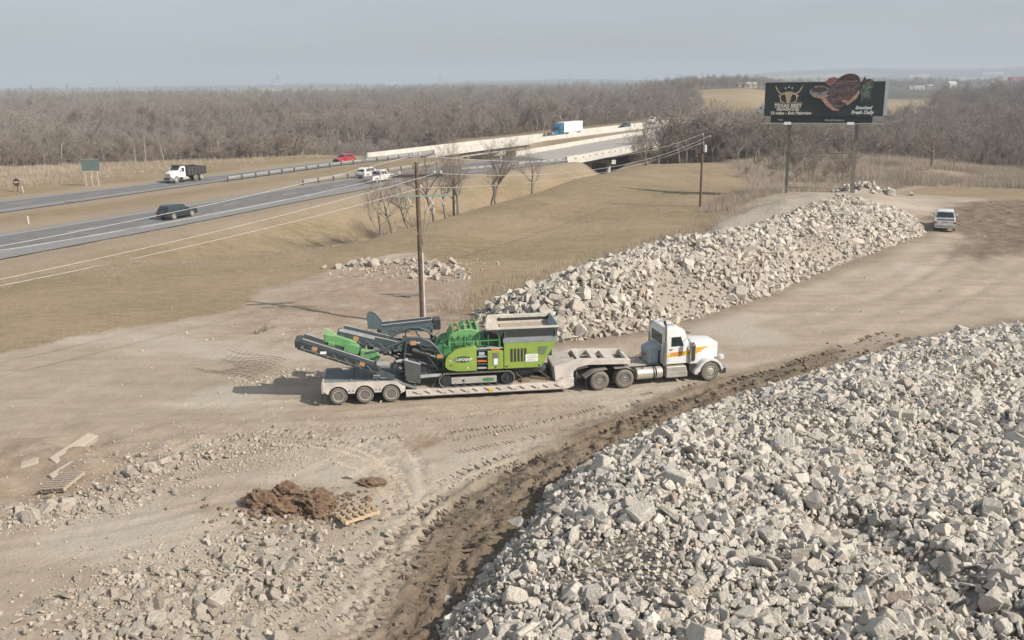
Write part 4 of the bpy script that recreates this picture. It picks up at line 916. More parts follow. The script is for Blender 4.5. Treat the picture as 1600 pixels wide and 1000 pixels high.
_wheels = {}
def wheel(parent, x, y, r, w, out, kind='disc', z=None):
    """tyre with a rim child; out = -1 faces the camera side, +1 the far side"""
    key = (r, w, kind, out)
    if key not in _wheels:
        mb = MB(); h = w/2
        mb.lathe_y([(r*0.60, -h*0.82), (r*0.66, -h), (r*0.90, -h), (r*0.975, -h*0.80), (r, -h*0.55), (r, h*0.55), (r*0.975, h*0.80), (r*0.90, h), (r*0.66, h), (r*0.60, h*0.82)], 0, 0, 30, cap=True)
        for k in range(34):                      # tread blocks
            a = 2*math.pi*k/34
            for y0, y1 in ((-h*0.62, -h*0.06), (h*0.06, h*0.62)):
                c, s_ = math.cos(a), math.sin(a); p = r*0.995; d = r*0.05
                mb.bar((p*c-d*s_, (y0+y1)/2, p*s_+d*c), (p*c+d*s_, (y0+y1)/2, p*s_-d*c), abs(y1-y0), 0.022, up=(c, 0, s_))
        ty = mb.mesh('tyre', m_tyre, smooth=40)
        mb = MB(); rm = MB()
        if kind == 'disc':                       # dished steel rim with hand holes
            mb.lathe_y([(r*0.66, out*h*0.98), (r*0.60, out*h*1.02), (r*0.55, out*h*0.70), (r*0.42, out*h*0.62), (r*0.30, out*h*0.66), (r*0.20, out*h*0.74), (r*0.02, out*h*0.80)], 0, 0, 26, False)
            for k in range(8):
                a = 2*math.pi*(k+.5)/8; rm.cyl((r*0.46*math.cos(a), out*h*0.55, r*0.46*math.sin(a)), (r*0.46*math.cos(a), out*h*0.70, r*0.46*math.sin(a)), r*0.10, 8)
            for k in range(10):
                a = 2*math.pi*k/10; mb.cyl((r*0.27*math.cos(a), out*h*0.45, r*0.27*math.sin(a)), (r*0.27*math.cos(a), out*h*0.62, r*0.27*math.sin(a)), r*0.03, 6)
        elif kind == 'drive':                    # deep dual rim with a protruding bright hub
            mb.lathe_y([(r*0.62, out*h*0.93), (r*0.57, out*h*0.97), (r*0.53, out*h*0.55), (r*0.44, out*h*0.20), (r*0.26, out*h*0.22), (r*0.25, out*h*0.72), (r*0.20, out*h*0.86), (r*0.01, out*h*0.92)], 0, 0, 26, False)
            for k in range(10):
                a = 2*math.pi*k/10; mb.cyl((r*0.35*math.cos(a), out*h*0.2, r*0.35*math.sin(a)), (r*0.35*math.cos(a), out*h*0.42, r*0.35*math.sin(a)), r*0.035, 6)
            for k in range(5):
                a = 2*math.pi*(k+.3)/5; rm.cyl((r*0.46*math.cos(a), out*h*0.30, r*0.46*math.sin(a)), (r*0.46*math.cos(a), out*h*0.44, r*0.46*math.sin(a)), r*0.085, 8)
        elif kind == 'steer':                    # convex polished front wheel
            mb.lathe_y([(r*0.62, out*h*0.93), (r*0.57, out*h*0.98), (r*0.54, out*h*0.74), (r*0.44, out*h*0.80), (r*0.32, out*h*1.02), (r*0.22, out*h*1.0), (r*0.19, out*h*1.14), (r*0.01, out*h*1.18)], 0, 0, 26, False)
            for k in range(10):
                a = 2*math.pi*k/10; mb.cyl((r*0.27*math.cos(a), out*h*0.9, r*0.27*math.sin(a)), (r*0.27*math.cos(a), out*h*1.1, r*0.27*math.sin(a)), r*0.03, 6)
                if k % 2: rm.cyl((r*0.47*math.cos(a), out*h*0.7, r*0.47*math.sin(a)), (r*0.47*math.cos(a), out*h*0.815, r*0.47*math.sin(a)), r*0.06, 8)
        else:                                    # car alloy: five spokes over a dark dish
            rm.lathe_y([(r*0.64, out*h*0.55), (r*0.01, out*h*0.55)], 0, 0, 20, False)
            mb.lathe_y([(r*0.66, out*h*0.9), (r*0.62, out*h*1.0), (r*0.58, out*h*0.6)], 0, 0, 24, False)
            for k in range(5):
                a = 2*math.pi*k/5; mb.bar((0, out*h*0.85, 0), (r*0.62*math.cos(a), out*h*0.92, r*0.62*math.sin(a)), r*0.17, 0.03, up=(0, 1, 0))
        rimm = {'disc': m_rimgrey, 'drive': m_chrome, 'steer': m_alu, 'alloy': m_alu, 'white': m_white}[kind]
        _wheels[key] = (ty, mb.mesh('rim', rimm, smooth=40), rm.mesh('rim_recess', m_rimdark, smooth=40) if rm.v else None)
    ty, ri, rc = _wheels[key]
    o = link('wheel', ty, parent, (x, y, z if z is not None else r), (0, random.random()*3, 0))
    link('rim', ri, o)
    if rc: link('rim_recess', rc, o)
    return o
random.seed(3)

# ------------------------------------------------------------------ lowboy trailer
TRL = (-8.95, 45.04); TRA = R(7.0)
def local_to_world(o, a, x, y): return (o[0]+x*math.cos(a)-y*math.sin(a), o[1]+x*math.sin(a)+y*math.cos(a))
gz0 = 0.0
tl = thing('lowboy_trailer', 'long dusty grey lowboy trailer with three rear axles under the green crusher', 'trailer', (*TRL, gz0), TRA)
def arch(cx, cz, r, a0=180, a1=0, n=9): return [(cx+r*math.cos(R(a0+(a1-a0)*k/n)), cz+r*math.sin(R(a0+(a1-a0)*k/n))) for k in range(n+1)]
for sg in (-1, 1):
    y0, y1 = (-1.30, -1.22) if sg < 0 else (1.22, 1.30)
    pr = [(-0.62, 0.72), (-0.62, 1.17), (2.95, 1.10), (3.28, 0.84), (3.44, 0.80), (3.44, 0.56), (3.18, 0.44)]
    for cx in (2.72, 1.42, 0.12): pr += [(cx+0.51, 0.56)] + [p for p in arch(cx, 0.46, 0.50, 12, 168, 8)] + [(cx-0.51, 0.56)]
    # tidy: keep the skirt between wheels hanging a little lower
    MB().prism(pr, y0, y1).put('side_skirt', m_trailer, tl, smooth=30)
    for cx in (2.72, 1.42, 0.12):
        wheel(tl, cx, sg*1.10, 0.43, 0.30, sg, 'disc', 0.43)
        wheel(tl, cx, sg*0.76, 0.43, 0.28, sg, 'disc', 0.43)
    for cx in (0.66, 0.86, 1.98, 2.18):
        MB().cyl((cx, sg*1.29, 0.70), (cx, sg*1.315, 0.70), 0.035, 10).put('bolt_hole', m_black, tl)
MB().box(-0.60, 3.0, -1.22, 1.22, 1.00, 1.06).put('rear_deck', m_reardeck, tl)
mb = MB()
for x in (0.77, 2.07): mb.box(x-0.06, x+0.06, -1.2, 1.2, 1.062, 1.10)
mb.hexa([(3.0, -1.22, 0.98), (4.0, -1.22, 0.55), (4.0, 1.22, 0.55), (3.0, 1.22, 0.98), (3.0, -1.22, 1.06), (4.0, -1.22, 0.63), (4.0, 1.22, 0.63), (3.0, 1.22, 1.06)])
mb.put('deck_ramp', m_reardeck, tl)
for cx in (0.12, 1.42, 2.72): MB().cyl((cx, -1.1, 0.43), (cx, 1.1, 0.43), 0.09).put('axle', m_black, tl)
MB().box(-0.5, 3.4, -0.55, -0.35, 0.55, 1.0).box(-0.5, 3.4, 0.35, 0.55, 0.55, 1.0).put('chassis_rail', m_black, tl)
MB().box(-0.68, -0.60, -1.28, 1.28, 0.62, 1.08).put('rear_bumper', m_trailer, tl)
for y in (-1.0, -0.8, 0.8, 1.0): MB().cyl((-0.68, y, 0.82), (-0.71, y, 0.82), 0.06).put('tail_lamp', m_red, tl)
for sg in (-1, 1): MB().box(-0.72, -0.66, sg*1.16-0.2, sg*1.16+0.2, 0.12, 0.62).put('mudflap', m_black, tl)
# low main deck
MB().box(3.46, 11.9, -0.92, 0.92, 0.28, 0.50).put('deck_frame', m_black, tl)
pl_m = MB().box(3.50, 11.95, -0.115, 0.115, 0.50, 0.555).mesh('deck_plank', m_deck)
for k in range(9): link('deck_plank', pl_m, tl, (0, -0.94+k*0.235, 0))
for sg in (-1, 1):
    y0, y1 = (-1.29, -1.06) if sg < 0 else (1.06, 1.29)
    MB().prism([(3.46, 0.24), (11.70, 0.24), (12.02, 0.36), (12.02, 0.52), (11.8, 0.575), (3.46, 0.575)], y0, y1).put('side_beam', m_trailer, tl, bevel=0.012)
    MB().prism([(3.46, 0.20), (11.6, 0.20), (11.6, 0.235), (3.46, 0.235)], sg*1.24-0.04, sg*1.24+0.04).put('under_beam_shade', pm('under_beam_dark', (0.10, 0.075, 0.06), 0.8), tl)  # added dark strip standing in for the shadow line under the beam
    for k in range(13):
        x = 3.8+k*0.60
        MB().bar((x, sg*1.292, 0.50), (x+0.26, sg*1.292, 0.36), 0.035, 0.05).put('stake_slot', m_rimdark, tl)
        if k % 2 == 0: MB().tube([(x+0.40+0.05*math.cos(a), sg*1.305, 0.36+0.05*math.sin(a)) for a in np.linspace(0, 6.28, 9)], 0.012, 5, False).put('tie_ring', m_rimgrey, tl)
MB().box(7.62, 7.78, -1.298, -1.292, 0.27, 0.50).put('reflector', m_yel, tl)
for x, yy in ((4.75, -1.15), (9.3, -1.12), (10.6, -1.1), (10.6, 1.1), (5.0, 1.1)):      # tie-down chains up to the crusher
    MB().tube([(x, yy, 0.58), (x+0.15, yy*0.93, 0.80), (x-0.35 if x > 8 else x+0.3, yy*0.82, 1.15)], 0.022, 5).put('chain', pm('chain_steel', (0.16, 0.14, 0.12), 0.6, 0.4), tl)
# chocks, blocks and loose timber lying on the front of the deck
MB().box(9.35, 9.8, -0.9, -0.55, 0.56, 0.70).put('timber_block', pm('old_timber', (0.24, 0.17, 0.11), 0.85), tl, bevel=0.01)
MB().bar((9.6, -0.2, 0.63), (10.9, -0.75, 0.63), 0.14).put('timber_block', pm('old_timber', (0.24, 0.17, 0.11), 0.85), tl)
MB().box(10.5, 10.9, 0.0, 0.5, 0.56, 0.80).put('timber_block', pm('old_timber', (0.24, 0.17, 0.11), 0.85), tl, bevel=0.01)
MB().box(10.2, 11.1, 0.4, 1.1, 0.56, 0.95).put('tool_box', pm('dark_green_box', (0.03, 0.075, 0.06), 0.6), tl, bevel=0.015)
# gooseneck
for sg in (-1, 1):
    y0, y1 = (-1.02, -0.80) if sg < 0 else (0.80, 1.02)
    MB().prism([(11.10, 0.58), (11.02, 1.36), (11.35, 1.44), (12.35, 1.70), (15.02, 1.56), (15.02, 1.30), (12.80, 1.36), (12.25, 1.24), (12.05, 1.05), (12.02, 0.62), (11.7, 0.56)], y0, y1).put('gooseneck_beam', m_trailer, tl, bevel=0.012)
    MB().cyl((11.5, sg*0.98, 0.70), (11.5, sg*1.10, 0.70), 0.09).cyl((11.9, sg*0.98, 0.74), (11.9, sg*1.10, 0.74), 0.09).put('gooseneck_pin', m_rimgrey, tl)
    MB().prism([(11.0, 0.575), (12.02, 0.575), (12.02, 0.80), (11.6, 0.78)], sg*1.16-0.1, sg*1.16+0.1).put('hinge_ear', m_trailer, tl, bevel=0.01)
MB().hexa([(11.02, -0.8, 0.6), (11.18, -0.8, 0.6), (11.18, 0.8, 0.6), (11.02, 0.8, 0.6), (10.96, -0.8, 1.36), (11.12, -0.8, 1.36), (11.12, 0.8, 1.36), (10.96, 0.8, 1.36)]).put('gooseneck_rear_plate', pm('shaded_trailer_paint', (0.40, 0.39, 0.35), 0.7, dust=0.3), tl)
MB().hexa([(11.0, -0.8, 1.34), (12.0, -0.8, 1.55), (12.0, 0.8, 1.55), (11.0, 0.8, 1.34), (11.0, -0.8, 1.38), (12.0, -0.8, 1.60), (12.0, 0.8, 1.60), (11.0, 0.8, 1.38)]).put('gooseneck_top_plate', m_trailer, tl)
for x, w in ((12.35, 0.18), (13.2, 0.28), (14.0, 0.5), (14.93, 0.16)):
    z = 1.70-(x-12.35)*0.052
    MB().box(x-w/2, x+w/2, -0.8, 0.8, z-0.30, z-0.03).put('gooseneck_crossmember', m_trailer, tl)
MB().box(12.4, 14.9, -0.8, 0.8, 1.27, 1.30).put('gooseneck_floor', m_black, tl)
for y in (-0.5, 0.5): MB().cyl((12.0, y, 1.0), (12.9, y, 1.15), 0.10).put('hydraulic_ram', m_rimgrey, tl)
MB().cyl((14.1, 0, 1.04), (14.1, 0, 1.28), 0.16).put('kingpin', m_black, tl)

# ------------------------------------------------------------------ tractor
TC = (4.82, 46.82); TA = R(12.8)
tk = thing('tractor_truck', 'white conventional day cab semi tractor with yellow and orange hood stripes', 'semi truck', (*TC, 0.0), TA)
for sg in (-1, 1):
    MB().box(-1.45, 5.9, sg*0.42-0.06, sg*0.42+0.06, 0.62, 0.92).put('frame_rail', m_black, tk)
    for x in (-0.62, 0.74):
        wheel(tk, x, sg*1.07, 0.51, 0.29, sg, 'drive', 0.50); wheel(tk, x, sg*0.72, 0.51, 0.27, sg, 'drive', 0.50)
    wheel(tk, 5.52, sg*1.02, 0.51, 0.32, sg, 'steer', 0.50)
for x in (-0.62, 0.74, 5.52): MB().cyl((x, -1.0, 0.5), (x, 1.0, 0.5), 0.11).put('axle', m_black, tk)
MB().cyl((-0.1, 0, 0.95), (-0.1, 0, 1.03), 0.48, 20).box(-0.8, 0.6, -0.45, 0.45, 0.9, 0.95).put('fifth_wheel', m_black, tk)
m_fend = pm('fender_steel', (0.42, 0.40, 0.37), 0.45, 0.5, dust=0.35)
for sg in (-1, 1):        # half fenders over the tandem: one ahead of each pair, as a bent sheet
    ya, yb = sg*0.62, sg*1.24
    def sheet(pts, name):
        mb = MB(); n = len(pts); vs = [(x, ya, z) for x, z in pts]+[(x, yb, z) for x, z in pts]+[(x, ya, z+0.018) for x, z in pts]+[(x, yb, z+0.018) for x, z in pts]
        fs = []
        for i in range(n-1): fs += [(i, i+1, n+i+1, n+i), (2*n+i, 3*n+i, 3*n+i+1, 2*n+i+1), (i, 2*n+i, 2*n+i+1, i+1), (n+i, n+i+1, 3*n+i+1, 3*n+i)]
        mb.add(vs, fs); mb.put(name, m_fend, tk)
    sheet([(-1.42, 0.72), (-1.2, 0.86), (-1.02, 0.98), (-0.82, 1.06), (-0.5, 1.10), (-0.22, 1.11)], 'rear_fender')
    sheet([(0.18, 1.11), (0.78, 1.11), (1.0, 1.05), (1.17, 0.93), (1.28, 0.75), (1.33, 0.52)], 'rear_fender')
    MB().box(-1.36, -1.34, sg*0.98-0.28, sg*0.98+0.28, 0.16, 0.72).put('mudflap', m_black, tk)
    # fuel tank with straps, battery box and step box
    MB().cyl((1.42, sg*0.95, 0.66), (2.42, sg*0.95, 0.66), 0.31, 26).put('fuel_tank', m_alu, tk, bevel=0.015)
    for x in (2.34,): MB().cyl((x-0.045, sg*0.95, 0.66), (x+0.045, sg*0.95, 0.66), 0.32, 26).put('tank_strap', m_black, tk)
    MB().cyl((2.50, sg*0.95, 0.66), (2.82, sg*0.95, 0.66), 0.31, 26).put('fuel_tank', m_alu, tk, bevel=0.015)
    MB().cyl((1.75, sg*1.05, 0.96), (1.75, sg*1.05, 1.01), 0.06).put('filler_cap', m_chrome, tk)
    MB().prism([(3.05, 0.36), (4.22, 0.36), (4.22, 0.62), (4.12, 0.95), (3.05, 0.95)], sg*0.62, sg*1.20).put('step_box', m_alu, tk, bevel=0.02)
    MB().box(3.08, 4.15, sg*1.205-0.02, sg*1.205+0.02, 0.62, 0.66).put('step_tread', m_rimgrey, tk)
# cab
cab = [(2.93, 1.02), (2.93, 2.72), (3.02, 2.92), (3.35, 2.99), (3.95, 2.92), (4.10, 2.78), (4.34, 2.12), (4.40, 2.05), (4.40, 1.02)]
MB().prism(cab, -1.0, 1.0).put('cab', m_white, tk, bevel=0.06, seg=3)
MB().hexa([(3.98, -0.92, 2.72), (4.34, -0.95, 2.10), (4.34, 0.95, 2.10), (3.98, 0.92, 2.72), (4.14, -0.90, 2.74), (4.42, -0.93, 2.10), (4.42, 0.93, 2.10), (4.14, 0.90, 2.74)]).put('windshield', m_glass, tk)
MB().box(2.905, 2.935, -0.72, 0.72, 2.06, 2.62).put('rear_window', m_glass, tk, bevel=0.01)
MB().prism([(4.0, 2.80), (4.42, 2.66), (4.40, 2.62), (3.98, 2.74)], -0.98, 0.98).put('sun_visor', m_chrome, tk)
for sg in (-1, 1):
    MB().prism([(3.34, 1.99), (3.34, 2.50), (3.86, 2.50), (4.04, 2.02), (4.0, 1.99)], sg*0.985, sg*1.012).put('side_window', m_glass, tk)
    d = MB().prism([(3.22, 1.06), (3.22, 2.58), (3.96, 2.58), (4.14, 2.06), (4.14, 1.06)], sg*0.98, sg*1.006).put('door', m_white, tk, bevel=0.008)
    MB().box(3.28, 3.42, sg*1.03-0.02, sg*1.03+0.02, 1.82, 1.86).put('door_handle', m_chrome, d)
    MB().prism([(3.05, 1.42), (4.38, 1.48), (4.38, 1.74), (3.05, 1.56)], sg*1.004, sg*1.011).put('stripe', m_yel, tk)
    for k in range(3): MB().prism([(3.25, 1.46+k*0.08), (3.30, 1.50+k*0.08), (4.10-k*0.05, 1.52+k*0.085), (4.06-k*0.05, 1.48+k*0.085)], sg*1.008, sg*1.016).put('stripe', m_ora, tk)
    # exhaust stack with heat shield, air cleaner, mirror
    MB().tube([(2.98, sg*1.08, 1.02), (2.98, sg*1.08, 3.05)], 0.075, 14).tube([(2.98, sg*1.08, 3.0), (2.98, sg*1.08, 3.2), (2.90, sg*1.08, 3.38)], 0.062, 12).put('exhaust_stack', m_chrome, tk)
    MB().tube([(2.96, sg*1.08, 3.24), (2.885, sg*1.08, 3.42)], 0.068, 12).put('stack_tip', m_black, tk)
    MB().cyl((2.98, sg*1.08, 1.2), (2.98, sg*1.08, 2.3), 0.105, 14).put('muffler', pm('heat_shield', (0.40, 0.385, 0.36), 0.4, 0.8), tk)
    MB().cyl((4.52, sg*1.06, 1.25), (4.52, sg*1.06, 2.02), 0.17, 18).cyl((4.52, sg*1.06, 2.02), (4.52, sg*1.06, 2.14), 0.10, 16).cyl((4.52, sg*1.06, 1.15), (4.52, sg*1.06, 1.25), 0.12, 14).put('air_cleaner', m_chrome, tk)
    MB().tube([(4.2, sg*1.0, 1.72), (4.24, sg*1.30, 1.74), (4.24, sg*1.30, 2.42), (4.2, sg*1.02, 2.44)], 0.016, 6).put('mirror_arm', m_chrome, tk)
    MB().box(4.20, 4.26, sg*1.32-0.10, sg*1.32+0.10, 1.84, 2.32).put('mirror', m_chrome, tk, bevel=0.01)
    # front fender
    pf = [(4.60, 0.44), (4.72, 0.42)] + arch(5.52, 0.50, 0.60, 172, 8, 12) + [(6.20, 0.56), (6.24, 0.72)] + arch(5.50, 0.50, 0.74, 20, 148, 10) + [(4.62, 0.66)]
    MB().prism(pf, sg*0.72, sg*1.24).put('front_fender', m_white if False else pm('fender_paint', (0.66, 0.655, 0.63), 0.4, dust=0.12, coat=0.2), tk, bevel=0.03, seg=2)
    MB().hexa([(6.1, sg*0.98-0.13, 1.12), (6.32, sg*0.98-0.13, 1.12), (6.32, sg*0.98+0.13, 1.12), (6.1, sg*0.98+0.13, 1.12), (6.08, sg*0.98-0.13, 1.34), (6.32, sg*0.98-0.13, 1.34), (6.32, sg*0.98+0.13, 1.34), (6.08, sg*0.98+0.13, 1.34)]).put('headlight', m_lamp, tk, bevel=0.02)
# hood tapering to the grille
hx0, hx1 = 4.42, 6.10
MB().hexa([(hx0, -0.92, 0.95), (hx1, -0.70, 0.80), (hx1, 0.70, 0.80), (hx0, 0.92, 0.95), (hx0, -0.86, 2.06), (hx1+0.02, -0.68, 1.96), (hx1+0.02, 0.68, 1.96), (hx0, 0.86, 2.06)]).put('hood', m_white, tk, bevel=0.045, seg=2)
for sg in (-1, 1):
    def hp(f, z):   # point just proud of the hood side
        yb = 0.92+(0.70-0.92)*f; yt = 0.86+(0.68-0.86)*f; zb = 0.95+(0.80-0.95)*f; zt = 2.06+(1.96-2.06)*f
        k = (z-zb)/(zt-zb); return (hx0+(hx1-hx0)*f, sg*(yb+(yt-yb)*k+0.006), z)
    def decal(uv, mat, off=0.0):
        pts = [hp(f, z) for f, z in uv]; pts = [(p[0], p[1]+sg*off, p[2]) for p in pts]
        inn = [(p[0], p[1]-sg*0.02, p[2]) for p in pts]; n = len(pts)
        MB().add(pts+inn, [tuple(range(n)), tuple(range(2*n-1, n-1, -1))]+[(i, (i+1) % n, n+(i+1) % n, n+i) for i in range(n)]).put('stripe', mat, tk, smooth=0)
    decal([(0.02, 1.42), (0.02, 1.80), (0.45, 1.81), (0.92, 1.78), (0.78, 1.62), (0.62, 1.50), (0.40, 1.43)], m_yel)
    for k, e in enumerate((0.45, 0.55, 0.66)):
        decal([(0.02, 1.50+k*0.10), (0.02, 1.545+k*0.10), (e, 1.575+k*0.085), (e+0.03, 1.55+k*0.085)], m_ora, 0.004)
mb = MB(); mb.box(6.10, 6.16, -0.52, 0.52, 0.86, 1.86); mb.put('grille_surround', m_chrome, tk, bevel=0.02)
MB().box(6.162, 6.17, -0.45, 0.45, 0.92, 1.80).put('grille', m_black, tk)
MB().prism([(6.12, 0.34), (6.42, 0.36), (6.42, 0.70), (6.12, 0.70)], -1.22, 1.22).put('front_bumper', m_chrome, tk, bevel=0.03)
MB().box(4.40, 4.46, -0.98, 0.98, 1.0, 2.02).put('cowl', m_white, tk)
MB().prism([(4.4, 0.62), (4.78, 0.62), (4.78, 0.95), (4.4, 0.95)], -0.98, 0.98).put('fender_splash_panel', m_black, tk)
for k in range(5):
    MB().sphere((3.98, -0.72+k*0.36, 2.945), 0.06, 0.045, 0.05, 8, 5).put('cab_light', m_amber, tk)
for k in range(5):
    MB().box(2.95, 3.06, -0.70+k*0.35-0.05, -0.70+k*0.35+0.05, 2.93, 3.01).put('work_light', m_chrome, tk, bevel=0.01)
for y in (-0.45, 0.45): MB().tube([(3.2, y, 3.04), (3.65, y, 3.06), (3.80, y, 3.06)], [0.02, 0.03, 0.075], 10).put('air_horn', m_chrome, tk)
# headache rack cabinet and deck plate behind the cab
MB().box(2.28, 2.78, -0.62, 0.62, 1.02, 1.72).put('rack_cabinet', m_cabgrey, tk, bevel=0.02)
MB().prism([(2.28, 1.72), (2.88, 2.0), (2.88, 1.72)], -0.62, 0.62).put('rack_cabinet_top', m_cabgrey, tk)
MB().box(1.2, 2.9, -0.5, 0.5, 0.92, 0.96).put('deck_plate', m_rimgrey, tk)
for y in (-0.18, 0.0, 0.18):
    MB().tube([(2.3, y, 1.5), (1.9, y*1.3, 1.25), (1.5, y*1.5, 1.12), (1.15, y, 1.3)], 0.02, 6).put('air_hose', m_black if y else m_red, tk)

# ------------------------------------------------------------------ the crusher
m_lime = pm('lime_green_paint', (0.245, 0.355, 0.062), 0.42, dust=0.10, var=0.06, coat=0.2)
m_grn = pm('bright_green_paint', (0.125, 0.345, 0.125), 0.5, dust=0.22, var=0.14)
m_dkgrn = pm('green_in_use', (0.045, 0.20, 0.075), 0.55, dust=0.12, var=0.2)
m_dark = pm('charcoal_paint', (0.030, 0.040, 0.046), 0.45, dust=0.05, var=0.2)
m_slate = pm('slate_paint', (0.060, 0.080, 0.088), 0.45, dust=0.07, var=0.15)
m_ltgrey = pm('light_grey_paint', (0.40, 0.42, 0.43), 0.5, dust=0.2)
m_belt = pm('conveyor_belt', (0.17, 0.155, 0.14), 0.9, dust=0.45, var=0.2)
m_hop = pm('hopper_steel', (0.60, 0.585, 0.53), 0.6, dust=0.25, var=0.12, scale=1.5)
m_hopin = pm('hopper_lining', (0.55, 0.52, 0.46), 0.8, dust=0.75, var=0.2, scale=1.4)
m_decal = pm('orange_marker', (0.45, 0.24, 0.10), 0.6, dust=0.25)
m_wsign = pm('white_notice', (0.74, 0.74, 0.72), 0.5, dust=0.05)
m_track = pm('crawler_steel', (0.20, 0.185, 0.17), 0.65, 0.3, dust=0.45)
cr = thing('crushing_machine', 'lime green tracked rock crusher with folded dark conveyors, chained on the trailer', 'crusher', (*local_to_world(TRL, TRA, 7.0, 0), 0.56), TRA)
CO = (-7.0, 0, -0.56)
def cp(mb, name, mat, parent=None, **kw):
    return mb.put(name, mat, parent or cr, loc=CO if parent is None else (0, 0, 0), **kw)
# crawler tracks
for sg in (-1, 1):
    y0, y1 = (-1.26, -0.86) if sg < 0 else (0.86, 1.26)
    xa, xb, zc, rr = 5.52, 8.58, 0.945, 0.36
    n = 64; per = 2*(xb-xa)+2*math.pi*rr; mb = MB(); path = []
    for k in range(n):
        s_ = per*k/n
        if s_ < xb-xa: p = (xa+s_, zc+rr); t_ = (1, 0)
        elif s_ < xb-xa+math.pi*rr: a = math.pi/2-(s_-(xb-xa))/rr; p = (xb+rr*math.cos(a), zc+rr*math.sin(a)); t_ = (math.sin(a), -math.cos(a))
        elif s_ < 2*(xb-xa)+math.pi*rr: q = s_-(xb-xa)-math.pi*rr; p = (xb-q, zc-rr); t_ = (-1, 0)
        else: a = -math.pi/2-(s_-2*(xb-xa)-math.pi*rr)/rr; p = (xa+rr*math.cos(a), zc+rr*math.sin(a)); t_ = (math.sin(a), -math.cos(a))
        h = per/n*0.44; nn = (-t_[1], t_[0])
        mb.bar((p[0]-t_[0]*h, (y0+y1)/2, p[1]-t_[1]*h), (p[0]+t_[0]*h, (y0+y1)/2, p[1]+t_[1]*h), y1-y0, 0.035, up=(nn[0], 0, nn[1]))
        mb.bar((p[0]-t_[0]*0.018+nn[0]*0.03, (y0+y1)/2, p[1]-t_[1]*0.018+nn[1]*0.03), (p[0]+t_[0]*0.018+nn[0]*0.03, (y0+y1)/2, p[1]+t_[1]*0.018+nn[1]*0.03), y1-y0, 0.04, up=(nn[0], 0, nn[1]))
    tr = cp(mb, 'crawler_track', m_track)
    tr['kind'] = 'stuff'
    ys = sg*1.20
    cp(MB().box(5.75, 8.05, min(ys, sg*0.9), max(ys, sg*0.9), 0.74, 1.08), 'track_frame', pm('track_frame_paint', (0.38, 0.37, 0.34), 0.6, dust=0.35), bevel=0.02)
    cp(MB().lathe_y([(0.30, sg*0.9), (0.30, sg*1.19), (0.22, sg*1.20), (0.20, sg*1.14), (0.10, sg*1.16), (0.09, sg*1.22), (0.01, sg*1.22)], 8.58, 0.945, 22), 'drive_sprocket', m_dark)
    cp(MB().lathe_y([(0.28, sg*0.9), (0.28, sg*1.17), (0.18, sg*1.18), (0.01, sg*1.16)], 5.52, 0.945, 22), 'idler_wheel', m_dark)
    for k in range(6): cp(MB().lathe_y([(0.09, sg*0.9), (0.09, sg*1.2), (0.03, sg*1.21)], 5.95+k*0.42, 0.70, 12), 'bottom_roller', m_dark)
    cp(MB().box(6.3, 6.42, ys-0.012, ys+0.012, 0.86, 0.98), 'frame_port', m_black)
    cp(MB().box(7.35, 7.9, ys-0.012, ys+0.012, 0.84, 1.0), 'frame_label', m_dkgrn)
